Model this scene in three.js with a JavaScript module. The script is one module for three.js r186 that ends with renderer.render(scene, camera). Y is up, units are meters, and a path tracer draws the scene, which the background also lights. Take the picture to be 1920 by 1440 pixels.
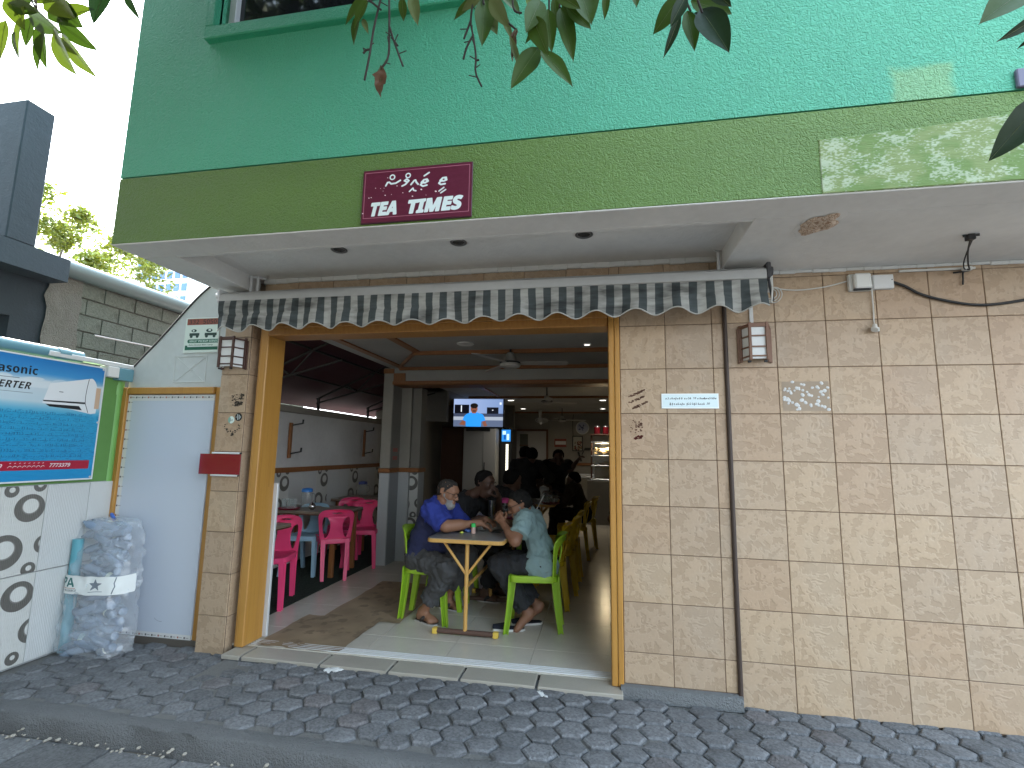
import * as THREE from 'three';
import { mergeGeometries, mergeVertices, toCreasedNormals } from 'three/addons/utils/BufferGeometryUtils.js';

// ---------------------------------------------------------------- camera, sky, sun, exposure
const scene = new THREE.Scene();
const camera = new THREE.PerspectiveCamera(76.12, 4 / 3, 0.05, 400);
camera.rotation.order = 'YXZ';
camera.position.set(-1.1239, 1.508, 3.3671);
camera.rotation.set(0.1362, 0.18, 0.016);
scene.add(camera);

const renderer = new THREE.WebGLRenderer({ antialias: true });
renderer.toneMapping = THREE.LinearToneMapping;
renderer.toneMappingExposure = 6.0;
renderer.shadowMap.enabled = true;

const SUN = new THREE.Vector3(-0.60, 0.70, -0.46).normalize();
{
  const W = 256, H = 128, d = new Float32Array(W * H * 4);
  for (let j = 0; j < H; j++) for (let i = 0; i < W; i++) {
    const up = ((j + 0.5) / H - 0.5) * Math.PI, az = ((i + 0.5) / W - 0.5) * 2 * Math.PI;
    const y = Math.sin(up), x = Math.cos(az) * Math.cos(up), z = Math.sin(az) * Math.cos(up);
    const c = x * SUN.x + y * SUN.y + z * SUN.z, k = Math.pow(1 - Math.max(0, y), 2.2);
    const glow = 0.9 * Math.exp((c - 1) * 9) + 0.5 * Math.exp((c - 1) * 2.2);
    const o = (j * W + i) * 4, ground = y < 0 ? Math.max(0.25, 1 + y * 6) : 1;
    d[o] = (0.42 + 0.50 * k + glow * 1.0) * ground;
    d[o + 1] = (0.61 + 0.36 * k + glow * 0.97) * ground;
    d[o + 2] = (0.83 + 0.17 * k + glow * 0.88) * ground;
    d[o + 3] = 1;
  }
  const t = new THREE.DataTexture(d, W, H, THREE.RGBAFormat, THREE.FloatType);
  t.mapping = THREE.EquirectangularReflectionMapping; t.magFilter = t.minFilter = THREE.LinearFilter; t.needsUpdate = true;
  scene.background = t; scene.environment = t;
  scene.backgroundIntensity = scene.environmentIntensity = 1.0;
}
const sun = new THREE.DirectionalLight(new THREE.Color(1, 0.93, 0.82), 4.5);
sun.position.copy(SUN).multiplyScalar(60); sun.castShadow = true;
sun.shadow.mapSize.set(2048, 2048); sun.shadow.radius = 1;
Object.assign(sun.shadow.camera, { left: -25, right: 25, top: 25, bottom: -25, near: 1, far: 140 });
scene.add(sun, sun.target);

// ---------------------------------------------------------------- helpers
const V = (x, y, z) => new THREE.Vector3(x, y, z);
function mul(a) { return () => { a |= 0; a = a + 0x6D2B79F5 | 0; let t = Math.imul(a ^ a >>> 15, 1 | a); t = t + Math.imul(t ^ t >>> 7, 61 | t) ^ t; return ((t ^ t >>> 14) >>> 0) / 4294967296; }; }
const clamp = (x, a = 0, b = 1) => Math.min(b, Math.max(a, x));
const mix = (a, b, t) => a + (b - a) * t;
const sm = (a, b, x) => { const t = clamp((x - a) / (b - a)); return t * t * (3 - 2 * t); };
const hash = (x, y, s) => { let h = Math.imul(x, 374761393) + Math.imul(y, 668265263) + Math.imul(s, 2246822519) | 0; h = Math.imul(h ^ h >>> 13, 1274126177); h = Math.imul(h ^ h >>> 16, 2246822519); return ((h ^ h >>> 15) >>> 0) / 4294967296; };
function vn(x, y, p, s) {                       // value noise, periodic in p cells
  const ix = Math.floor(x), iy = Math.floor(y), fx = x - ix, fy = y - iy, w = (a) => ((a % p) + p) % p;
  const u = fx * fx * fx * (fx * (fx * 6 - 15) + 10), v = fy * fy * fy * (fy * (fy * 6 - 15) + 10);
  return mix(mix(hash(w(ix), w(iy), s), hash(w(ix + 1), w(iy), s), u), mix(hash(w(ix), w(iy + 1), s), hash(w(ix + 1), w(iy + 1), s), u), v);
}
function fb(u, v, p, o, s) { let a = 0, k = 0.5, n = 0; for (let i = 0; i < o; i++) { a += k * vn(u * p, v * p, p, s + i * 17); n += k; k *= 0.5; p *= 2; } return a / n; }
function hash3(x, y, z, s) { return hash(x + z * 7919, y - z * 104729, s); }
function vn3(x, y, z, s) {
  const ix = Math.floor(x), iy = Math.floor(y), iz = Math.floor(z), f = (t) => t * t * (3 - 2 * t), u = f(x - ix), v = f(y - iy), w = f(z - iz);
  const L = (k) => mix(mix(hash3(ix, iy, iz + k, s), hash3(ix + 1, iy, iz + k, s), u), mix(hash3(ix, iy + 1, iz + k, s), hash3(ix + 1, iy + 1, iz + k, s), u), v);
  return mix(L(0), L(1), w);
}
const l2s = (x) => { x = clamp(x); return 255 * (x <= 0.0031308 ? 12.92 * x : 1.055 * Math.pow(x, 1 / 2.4) - 0.055); };
function tex(w, h, size, fn, srgb = true) {    // fn(u, v) gives linear rgb or one value; size = metres across one repeat
  const d = new Uint8Array(w * h * 4);
  for (let j = 0, o = 0; j < h; j++) for (let i = 0; i < w; i++, o += 4) {
    const c = fn((i + 0.5) / w, (j + 0.5) / h);
    if (typeof c === 'number') d[o] = d[o + 1] = d[o + 2] = clamp(c) * 255;
    else for (let k = 0; k < 3; k++) d[o + k] = srgb ? l2s(c[k]) : clamp(c[k]) * 255;
    d[o + 3] = 255;
  }
  const t = new THREE.DataTexture(d, w, h, THREE.RGBAFormat);
  t.wrapS = t.wrapT = THREE.RepeatWrapping; t.magFilter = THREE.LinearFilter; t.minFilter = THREE.LinearMipmapLinearFilter; t.generateMipmaps = true;
  if (srgb) t.colorSpace = THREE.SRGBColorSpace;
  if (Array.isArray(size)) t.repeat.set(1 / size[0], 1 / size[1]); else t.repeat.set(1 / size, 1 / size);
  t.needsUpdate = true; return t;
}
const mix3 = (a, b, t) => [mix(a[0], b[0], t), mix(a[1], b[1], t), mix(a[2], b[2], t)];
const sc3 = (a, k) => [a[0] * k, a[1] * k, a[2] * k];
function canvasTex(w, h, draw) {
  const c = document.createElement('canvas'); c.width = w; c.height = h; const g = c.getContext('2d'); draw(g, w, h);
  const t = new THREE.CanvasTexture(c); t.colorSpace = THREE.SRGBColorSpace; t.magFilter = THREE.LinearFilter; t.anisotropy = 8; return t;
}
const rgb = (r, g, b) => new THREE.Color().setRGB(r, g, b);
function mat(c, rough = 0.7, extra = {}) { return new THREE.MeshStandardMaterial({ color: Array.isArray(c) ? rgb(...c) : c, roughness: rough, side: THREE.DoubleSide, ...extra }); }

const used = {};
function numbered(n) { const k = used[n] = (used[n] ?? -1) + 1; return k ? n + '_' + String(k).padStart(3, '0') : n; }
function thing(name, label, category, [x, y, z] = [0, 0, 0], turn = 0, group) {
  const o = new THREE.Group(); o.name = numbered(name); o.position.set(x, y, z); o.rotation.y = turn;
  o.userData = { label, category }; if (group) o.userData.group = group; scene.add(o); return o;
}
function mk(name, g, m, parent) {               // geometry in the parent's own coordinates
  const o = new THREE.Mesh(Array.isArray(g) ? merge(g) : g, m); o.name = parent ? name : numbered(name); o.castShadow = o.receiveShadow = true; (parent ?? scene).add(o); return o;
}
function single(name, label, category, g, m, group) { const o = mk(name, g, m); o.userData = { label, category }; if (group) o.userData.group = group; return o; }
function struct(name, g, m) { const o = mk(name, g, m); o.userData.kind = 'structure'; return o; }
function merge(list) {
  list = list.map((g) => { g = g.index ? g.toNonIndexed() : g; for (const k of Object.keys(g.attributes)) if (!['position', 'normal', 'uv', 'color'].includes(k)) g.deleteAttribute(k); return g; });
  if (list.some((g) => g.attributes.color)) for (const g of list) if (!g.attributes.color) g.setAttribute('color', new THREE.BufferAttribute(new Float32Array(g.attributes.position.count * 3).fill(1), 3));
  return list.length === 1 ? list[0] : mergeGeometries(list, false);
}
function uvBox(g) {                             // uv in metres by the dominant axis
  g = g.index ? g.toNonIndexed() : g; if (!g.attributes.normal) g.computeVertexNormals();
  const p = g.attributes.position, n = g.attributes.normal, uv = new Float32Array(p.count * 2);
  for (let i = 0; i < p.count; i += 3) {
    const nx = Math.abs(n.getX(i) + n.getX(i + 1) + n.getX(i + 2)), ny = Math.abs(n.getY(i) + n.getY(i + 1) + n.getY(i + 2)), nz = Math.abs(n.getZ(i) + n.getZ(i + 1) + n.getZ(i + 2));
    for (let k = i; k < i + 3; k++) {
      const x = p.getX(k), y = p.getY(k), z = p.getZ(k);
      if (ny >= nx && ny >= nz) { uv[k * 2] = x; uv[k * 2 + 1] = z; } else if (nx >= nz) { uv[k * 2] = z; uv[k * 2 + 1] = y; } else { uv[k * 2] = x; uv[k * 2 + 1] = y; }
    }
  }
  g.setAttribute('uv', new THREE.BufferAttribute(uv, 2)); return g;
}
function polys(list, smooth = false) {          // list of polygons (arrays of [x,y,z]), fanned
  const pos = [];
  for (const q of list) for (let i = 1; i < q.length - 1; i++) pos.push(...q[0], ...q[i], ...q[i + 1]);
  let g = new THREE.BufferGeometry(); g.setAttribute('position', new THREE.Float32BufferAttribute(pos, 3));
  if (smooth) { g = mergeVertices(g, 1e-5); g.computeVertexNormals(); g = g.toNonIndexed(); } else g.computeVertexNormals();
  return uvBox(g);
}
function cbox(x0, x1, y0, y1, z0, z1, b = 0.004) {      // box with chamfered edges, between two corners
  if (x0 > x1) [x0, x1] = [x1, x0]; if (y0 > y1) [y0, y1] = [y1, y0]; if (z0 > z1) [z0, z1] = [z1, z0];
  b = Math.min(b, (x1 - x0) * 0.3, (y1 - y0) * 0.3, (z1 - z0) * 0.3);
  const X = [x0, x1], Y = [y0, y1], Z = [z0, z1], s = [1, -1], L = [];
  const px = (i, j, k) => [X[i], Y[j] + s[j] * b, Z[k] + s[k] * b], py = (i, j, k) => [X[i] + s[i] * b, Y[j], Z[k] + s[k] * b], pz = (i, j, k) => [X[i] + s[i] * b, Y[j] + s[j] * b, Z[k]];
  for (const i of [0, 1]) {
    const f = (q) => i ? q : q.slice().reverse();
    L.push(f([px(i, 0, 0), px(i, 1, 0), px(i, 1, 1), px(i, 0, 1)]), f([py(0, i, 0), py(0, i, 1), py(1, i, 1), py(1, i, 0)]), f([pz(0, 0, i), pz(1, 0, i), pz(1, 1, i), pz(0, 1, i)]));
    for (const j of [0, 1]) {
      const h = (q) => (i === j) ? q : q.slice().reverse();
      L.push(h([px(i, j, 1), px(i, j, 0), py(i, j, 0), py(i, j, 1)]).reverse().reverse(), h([px(i, 0, j), px(i, 1, j), pz(i, 1, j), pz(i, 0, j)]), h([py(1, i, j), py(0, i, j), pz(0, i, j), pz(1, i, j)]));
      for (const k of [0, 1]) { const t = [px(i, j, k), py(i, j, k), pz(i, j, k)]; L.push((i + j + k) % 2 ? t : t.slice().reverse()); }
    }
  }
  return orient(polys(L), V((x0 + x1) / 2, (y0 + y1) / 2, (z0 + z1) / 2));
}
function orient(g, c) {                          // turn the faces of a convex shape outwards
  const p = g.attributes.position, n = g.attributes.normal, uv = g.attributes.uv, a = V(), m = V();
  for (let i = 0; i < p.count; i += 3) {
    m.set(0, 0, 0); for (let k = 0; k < 3; k++) m.add(a.fromBufferAttribute(p, i + k)); m.divideScalar(3).sub(c);
    a.fromBufferAttribute(n, i);
    if (a.dot(m) < 0) {
      for (const t of [p, uv]) for (let e = 0; e < t.itemSize; e++) { const v1 = t.array[(i + 1) * t.itemSize + e]; t.array[(i + 1) * t.itemSize + e] = t.array[(i + 2) * t.itemSize + e]; t.array[(i + 2) * t.itemSize + e] = v1; }
      for (let k = 0; k < 3; k++) n.setXYZ(i + k, -a.x, -a.y, -a.z);
    }
  }
  return g;
}
function tube(pts, r, seg = 8, steps, closed = false) {
  const c = pts.length === 2 ? new THREE.LineCurve3(V(...pts[0]), V(...pts[1])) : new THREE.CatmullRomCurve3(pts.map((p) => V(...p)), closed, 'centripetal');
  return new THREE.TubeGeometry(c, steps ?? (pts.length === 2 ? 1 : pts.length * 4), r, seg, closed);
}
function rod(a, b, r0, r1 = r0, seg = 10, caps = true) {
  const A = V(...a), B = V(...b), d = B.clone().sub(A), g = new THREE.CylinderGeometry(r1, r0, d.length(), seg, 1, !caps);
  g.applyQuaternion(new THREE.Quaternion().setFromUnitVectors(V(0, 1, 0), d.normalize())); g.translate((A.x + B.x) / 2, (A.y + B.y) / 2, (A.z + B.z) / 2); return g;
}
function bar(a, b, w, t, bev = 0.004) {          // square bar between two points
  const A = V(...a), B = V(...b), d = B.clone().sub(A), L = d.length(), g = cbox(-w / 2, w / 2, -L / 2, L / 2, -t / 2, t / 2, bev);
  g.applyQuaternion(new THREE.Quaternion().setFromUnitVectors(V(0, 1, 0), d.normalize())); g.translate((A.x + B.x) / 2, (A.y + B.y) / 2, (A.z + B.z) / 2); return g;
}
function loft(rings, caps = true, smooth = true) {   // closed rings of equal length
  const L = [], n = rings[0].length;
  for (let r = 0; r < rings.length - 1; r++) for (let i = 0; i < n; i++) { const j = (i + 1) % n; L.push([rings[r][i], rings[r][j], rings[r + 1][j], rings[r + 1][i]]); }
  let g = polys(L, false);
  if (caps) g = merge([g, polys([rings[0].slice().reverse(), rings[rings.length - 1]])]);
  if (smooth) { g.deleteAttribute('normal'); const u = g.attributes.uv; g = toCreasedNormals(g, 0.7); if (!g.attributes.uv) g.setAttribute('uv', u); }
  return g;
}
function lathe(pts, seg = 20) { return new THREE.LatheGeometry(pts.map((p) => new THREE.Vector2(p[0], p[1])), seg); }
const at = (g, x, y, z) => g.clone().translate(x, y, z);
function paint(g, f) { const p = g.attributes.position, c = new Float32Array(p.count * 3); for (let i = 0; i < p.count; i++) c.set(f(p.getX(i), p.getY(i), p.getZ(i)), i * 3); g.setAttribute('color', new THREE.BufferAttribute(c, 3)); return g; }
function shapeOf(pts) { const s = new THREE.Shape(); pts.forEach((p, i) => i ? s.lineTo(p[0], p[1]) : s.moveTo(p[0], p[1])); return s; }
function sheet(x0, x1, y0, y1, z, nx = 1, ny = 1) {  // upright plane, uv in 0..1
  const g = new THREE.PlaneGeometry(x1 - x0, y1 - y0, nx, ny); g.translate((x0 + x1) / 2, (y0 + y1) / 2, z); return g;
}
function uvSpan(g, ax, a0, a1, ay, b0, b1) { const p = g.attributes.position, u = new Float32Array(p.count * 2), k = { x: 'getX', y: 'getY', z: 'getZ' }; for (let i = 0; i < p.count; i++) { u[i * 2] = (p[k[ax]](i) - a0) / (a1 - a0); u[i * 2 + 1] = (p[k[ay]](i) - b0) / (b1 - b0); } g.setAttribute('uv', new THREE.BufferAttribute(u, 2)); return g; }
// ---------------------------------------------------------------- materials
const T = {};
T.stucco = tex(1024, 1024, 0.8, (u, v) => { const wx = u + 0.012 * (vn(u * 40, v * 40, 40, 3) - 0.5), wy = v + 0.012 * (vn(u * 40, v * 40, 40, 9) - 0.5); const r = Math.abs(2 * fb(wx, wy, 68, 2, 15) - 1); return clamp(0.42 * sm(0.0, 0.32, r) + 0.28 * fb(u, v, 110, 2, 6) + 0.3 * fb(wx, wy, 70, 2, 25)); }, false);
T.grain = tex(512, 512, 0.5, (u, v) => fb(u, v, 24, 4, 21), false);
T.soft = tex(512, 512, 2.2, (u, v) => { const k = 0.86 + 0.28 * (fb(u, v, 4, 5, 31) - 0.5) + 0.06 * (fb(u, v, 60, 2, 35) - 0.5); return [k, k, k]; });
T.tile = tex(1024, 1024, 1.2, (u, v) => {       // pressed limestone look: pale flakes over darker hollows
  const wu = u + 0.05 * (fb(u, v, 10, 3, 41) - 0.5), wv = v + 0.05 * (fb(u, v, 10, 3, 45) - 0.5);
  const f = fb(wu, wv, 26, 4, 51) * 0.6 + (1 - Math.abs(2 * fb(wu, wv, 34, 3, 57) - 1)) * 0.4, k = sm(0.56, 0.61, f), e = sm(0.02, 0, Math.abs(f - 0.60));
  let c = mix3([0.385, 0.276, 0.180], [0.435, 0.316, 0.211], k); c = mix3(c, [0.48, 0.375, 0.27], e * 0.45); c = mix3(c, [0.43, 0.34, 0.25], 0.35 * sm(0.55, 0.8, fb(u, v, 5, 3, 61)));
  return sc3(c, 0.95 + 0.1 * fb(u, v, 120, 2, 65));
});
T.tileB = tex(512, 512, 1.2, (u, v) => { const wu = u + 0.05 * (fb(u, v, 10, 3, 41) - 0.5), wv = v + 0.05 * (fb(u, v, 10, 3, 45) - 0.5); return 0.7 * sm(0.52, 0.64, fb(wu, wv, 26, 4, 51) * 0.6 + (1 - Math.abs(2 * fb(wu, wv, 34, 3, 57) - 1)) * 0.4) + 0.3 * fb(u, v, 50, 2, 66); }, false);
T.paver = tex(1024, 1024, 1.0, (u, v) => { const k = 0.55 + 0.9 * fb(u, v, 90, 3, 71) * (0.6 + 0.8 * fb(u, v, 7, 3, 75)); const s = sm(0.74, 0.8, vn(u * 160, v * 160, 160, 77)); return mix3([0.130 * k, 0.132 * k, 0.135 * k], [0.2, 0.19, 0.18], 0.12 * s); });
T.paverB = tex(512, 512, 0.5, (u, v) => 0.6 * fb(u, v, 50, 3, 71) + 0.4 * vn(u * 128, v * 128, 128, 78), false);
T.wood = tex(512, 512, [0.5, 1.2], (u, v) => { const g = fb(u + 0.02 * vn(u * 4, v * 3, 4, 83), v * 0.06, 48, 4, 81), k = 0.8 + 0.4 * g; return [k, k * (0.94 + 0.06 * g), k * 0.96]; });
T.block = tex(512, 512, 0.8, (u, v) => { const k = 0.75 + 0.5 * fb(u, v, 50, 3, 91); return sc3(mix3([0.135, 0.16, 0.135], [0.085, 0.105, 0.082], sm(0.45, 0.7, fb(u, v, 5, 4, 95))), k); });
T.floor = tex(512, 512, 1.2, (u, v) => sc3([0.60, 0.55, 0.465], 0.9 + 0.16 * fb(u, v, 8, 5, 101) + 0.06 * vn(u * 200, v * 200, 200, 103)));
T.cloth = tex(512, 512, 0.3, (u, v) => { const k = 0.9 + 0.16 * vn(u * 170, v * 20, 20, 111) * vn(u * 20, v * 170, 20, 113) + 0.1 * fb(u, v, 6, 3, 115); return [k, k, k]; });
T.dirt = tex(1024, 256, [2.6, 0.42], (u, v) => { const k = 0.60 + 0.5 * fb(u, v, 20, 5, 121) - 0.42 * sm(0.45, 0.7, fb(u, v * 0.4, 9, 4, 125)) - 0.12 * sm(0.5, 0.7, fb(u, v, 40, 3, 127)); return [k, k * 0.995, k * 0.985]; });
T.card = tex(512, 512, 1.3, (u, v) => { const k = 0.75 + 0.5 * fb(u, v, 7, 5, 131); return mix3([0.30 * k, 0.215 * k, 0.135 * k], [0.16, 0.115, 0.075], 0.6 * sm(0.55, 0.72, fb(u, v, 13, 4, 135))); });
T.ribs = tex(256, 64, 0.3, (u) => 0.5 + 0.5 * Math.sin(u * 2 * Math.PI * 26), false);
T.plasterB = tex(512, 512, 0.9, (u, v) => 0.7 * fb(u, v, 12, 5, 141) + 0.3 * fb(u, v, 70, 2, 143), false);
T.bark = tex(256, 512, [0.3, 0.6], (u, v) => sc3([0.12, 0.095, 0.07], 0.6 + 0.9 * fb(u, v * 0.3, 20, 4, 151)));

const M = {
  soffit: mat([0.80, 0.785, 0.76], 0.85, { map: T.soft, bumpMap: T.plasterB, bumpScale: 0.004 }),
  white: mat([0.74, 0.74, 0.73], 0.6, { map: T.soft }),
  bead: mat([0.6, 0.6, 0.58], 0.8),
  grout: mat([0.16, 0.11, 0.075], 0.95),
  wood: mat([0.46, 0.235, 0.05], 0.42, { map: T.wood, bumpMap: T.grain, bumpScale: 0.0012 }),
  lintel: mat([0.36, 0.17, 0.042], 0.45, { map: T.wood }),
  trim: mat([0.25, 0.10, 0.03], 0.5, { map: T.wood }),
  darkwood: mat([0.11, 0.045, 0.022], 0.55, { map: T.wood }),
  concrete: mat([0.22, 0.215, 0.205], 0.95, { map: T.soft, bumpMap: T.paverB, bumpScale: 0.006 }),
  stepconc: mat([0.13, 0.135, 0.14], 0.95, { map: T.soft, bumpMap: T.paverB, bumpScale: 0.006 }),
  black: mat([0.012, 0.012, 0.013], 0.5), dark: mat([0.03, 0.03, 0.032], 0.7),
  metal: mat([0.55, 0.55, 0.56], 0.35, { metalness: 0.9 }), alu: mat([0.66, 0.67, 0.68], 0.45, { metalness: 0.25 }),
  plasticW: mat([0.62, 0.61, 0.57], 0.5), glass: new THREE.MeshPhysicalMaterial({ color: rgb(0.95, 0.97, 0.97), roughness: 0.05, transmission: 1, thickness: 0, side: THREE.DoubleSide }),
  block: mat([1, 1, 1], 0.95, { map: T.block, bumpMap: T.paverB, bumpScale: 0.006 }), mortar: mat([0.075, 0.08, 0.07], 0.95),
  floor: mat([1, 1, 1], 0.22, { map: T.floor }), floorGap: mat([0.10, 0.085, 0.07], 0.9),
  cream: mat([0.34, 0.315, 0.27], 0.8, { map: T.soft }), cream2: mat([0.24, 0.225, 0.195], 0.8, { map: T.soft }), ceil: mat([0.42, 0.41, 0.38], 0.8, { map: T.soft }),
};
const TILES = [[1, 1, 1], [0.95, 0.95, 0.96], [1.04, 1.03, 1.0], [0.97, 0.93, 0.90]].map((c) => mat(c, 0.5, { map: T.tile, bumpMap: T.tileB, bumpScale: 0.0016 }));

// ---------------------------------------------------------------- ground, pavement, road
let SPH;
const R1 = mul(11);
struct('ground', uvBox(new THREE.PlaneGeometry(160, 160).rotateX(-Math.PI / 2).translate(0, -0.16, 0)), M.concrete);
const road = struct('road', uvBox(new THREE.BoxGeometry(30, 0.05, 6).translate(-1, -0.13, 3.9)), M.floorGap);
{
  const m = [0.8, 0.95, 1.1].map((k) => mat([k, k, k], 0.85, { map: T.paver, bumpMap: T.paverB, bumpScale: 0.006 }));
  for (let i = 0; i < 22; i++) for (let j = 0; j < 3; j++) {   // large concrete slabs of the roadway
    const x = -6.25 + i * 0.425, z = 0.94 + j * 0.6; mk('slab', cbox(x + 0.006, x + 0.418, -0.12, -0.098 + R1() * 0.005, z, z + 0.594, 0.006), m[Math.floor(R1() * 3)], road);
  }
}
const pavement = struct('pavement', uvBox(new THREE.BoxGeometry(14, 0.16, 1.0).translate(0.2, -0.085, 0.33)), mat([0.19, 0.185, 0.175], 0.95, { map: T.soft, bumpMap: T.paverB, bumpScale: 0.008 }));
{
  const hexes = [];
  for (let k = 0; k < 6; k++) {
    const r = mul(200 + k), top = [], ch = [], bot = [], P = [[-0.0965, 0], [-0.052, -0.069], [0.052, -0.069], [0.0965, 0], [0.052, 0.069], [-0.052, 0.069]].map((p) => [p[0] * 0.965 + (r() - 0.5) * 0.006, p[1] * 0.965 + (r() - 0.5) * 0.009]);
    const ring = (s, y, n = 0) => P.flatMap((p, i) => { const q = P[(i + 1) % 6]; return [p, [(p[0] + q[0]) / 2 + (r() - 0.5) * 0.005, (p[1] + q[1]) / 2 + (r() - 0.5) * 0.005]]; }).map((p) => [p[0] * s, y + (r() - 0.5) * n, p[1] * s]);
    const a = ring(0.86, 0.012, 0.003), b = ring(0.985, 0.003, 0.004), c = ring(1, -0.03), L = [];
    for (let i = 0; i < 12; i++) { const j = (i + 1) % 12; L.push([[0, 0.0145, 0], a[j], a[i]], [a[i], a[j], b[j], b[i]], [b[i], b[j], c[j], c[i]]); }
    let g = orient(polys(L), V(0, -0.02, 0)); g.deleteAttribute('normal'); g = toCreasedNormals(g, 0.6);
    const uv = g.attributes.uv; for (let i = 0; i < uv.count; i++) uv.setXY(i, uv.getX(i) + k * 0.37, uv.getY(i) + k * 0.19);
    hexes.push(g);
  }
  const hm = [0.92, 1.0, 1.07, 1.16].map((k, i) => mat([k * 1.0, k, k * 1.015], 0.88, { map: T.paver, bumpMap: T.paverB, bumpScale: 0.005 }));
  hm.push(mat([1.06, 0.98, 0.97], 0.9, { map: T.paver, bumpMap: T.paverB, bumpScale: 0.005 }));
  let n = 0; const rest = [];
  const rise = (x, z) => 0.03 * sm(-3.75, -3.3, x) * sm(-0.6, -1.3, x) * (1 - sm(0.12, 0.62, z));
  for (let i = -33; i < 29; i++) for (let j = -1; j < 7; j++) {
    const x = -0.084 + i * 0.1508, z = 0.095 + j * 0.1448 + (i & 1 ? 0 : -0.0724) + (R1() - 0.5) * 0.006;
    if (z > 0.80 || z < -0.06 || (x < -0.3 && x > -3.85 && z < 0.08) || x < -4.99 || (x > 1.62 && z > 0.3)) continue;
    const h = R1() < 0.09 ? 4 : Math.floor(R1() * 4), y = 0.002 + (R1() - 0.5) * 0.008, worn = x < -3.4 ? -0.005 : 0;
    if (n < 300) { n++; const o = mk('paver', hexes[Math.floor(R1() * 6)], hm[h], pavement); o.position.set(x, y + worn + rise(x, z), z); o.rotation.set((R1() - 0.5) * 0.05, (R1() - 0.5) * 0.05 + (R1() < 0.5 ? 0 : Math.PI), (R1() - 0.5) * 0.05); }
    else rest.push(at(hexes[Math.floor(R1() * 6)], x, y, z));
  }
  if (rest.length) { const o = mk('pavers', rest, hm[1], pavement); o.userData.kind = 'stuff'; }
  // worn concrete kerb along the outer edge
  mk('bedding', polys([[[-3.74, 0.026, 0.06], [-1.1, 0.026, 0.06], [-0.7, -0.007, 0.62], [-3.8, -0.007, 0.62]]]), pavement.material, pavement);
  const kerb = struct('kerb', new THREE.BufferGeometry(), M.concrete), pts = [];
  const L = []; const nx = 150, sect = [[0.785, -0.006], [0.80, 0.007], [0.845, 0.009], [0.885, 0.005], [0.905, -0.008], [0.92, -0.05], [0.93, -0.11]];
  const row = (i) => sect.map((s, k) => { const x = -6 + i * 0.065; return [x, s[1] + 0.012 * (vn3(x * 5, k, 1, 7) - 0.5) * (k ? 1 : 0.2), s[0] + 0.035 * (vn3(x * 7, k * 0.7, 5, 8) - 0.5) * (k > 2 ? 1 : 0.3)]; });
  for (let i = 0; i < nx; i++) { const a = row(i), b = row(i + 1); for (let k = 0; k < 6; k++) L.push([a[k], a[k + 1], b[k + 1], b[k]]); }
  kerb.geometry = polys(L, true); kerb.material = M.kerb = mat([0.145, 0.147, 0.148], 0.95, { map: T.soft, bumpMap: T.paverB, bumpScale: 0.009 });
  const bits = mk('rubble', (() => { const g = []; const r = mul(5); for (let i = 0; i < 260; i++) { const s = 0.003 + r() * 0.009, k = new THREE.IcosahedronGeometry(s, 0).scale(1, 0.7, 1.3); k.translate(-5 + r() * 6.5, -0.096 + s * 0.5 + (r() < 0.5 ? 0.03 * r() : 0), 0.925 + r() * 0.05); g.push(k); } return merge(g); })(), mat([0.34, 0.31, 0.26], 0.95), kerb); bits.userData.kind = 'stuff';
}

// ---------------------------------------------------------------- the tea shop building
const shop = thing('shop_building', 'green stucco tea shop with beige tiled ground floor and wide open front', 'building', [-1, 0, 0]);
const sp = (name, g, m, parent = shop) => { g = Array.isArray(g) ? merge(g.map(uvIf)) : uvIf(g); if (parent === shop) g = g.clone().translate(1, 0, 0); return mk(name, g, m, parent); };
function uvIf(g) { return g.attributes.uv && !g.index ? g : uvBox(g); }
// beige wall tiles: shared slabs with different cuts out of the stone pattern
const tileSets = {};
function tileGeo(w, h, k) {
  const key = w.toFixed(3) + h.toFixed(3) + k;
  return tileSets[key] ??= (() => { const g = cbox(0.002, w - 0.002, 0.002, h - 0.002, -0.014, 0, 0.0022), uv = g.attributes.uv, r = mul(900 + k * 31), a = r() * 3, b = r() * 3; for (let i = 0; i < uv.count; i++) uv.setXY(i, uv.getX(i) + a, uv.getY(i) + b); return g; })();
}
const RT = mul(71);
function tileWall(parent, xs, ys, place) {
  for (let i = 0; i < xs.length - 1; i++) for (let j = 0; j < ys.length - 1; j++) {
    const o = mk('tile', tileGeo(xs[i + 1] - xs[i], ys[j + 1] - ys[j], Math.floor(RT() * 6)), TILES[Math.floor(RT() * 4)], parent); place(o, xs[i], ys[j]); o.position.z += (RT() - 0.5) * 0.0012;
  }
}
const rows = [0.27, 0.57, 0.87, 1.17, 1.47, 1.77, 2.07, 2.37, 2.67];
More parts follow.
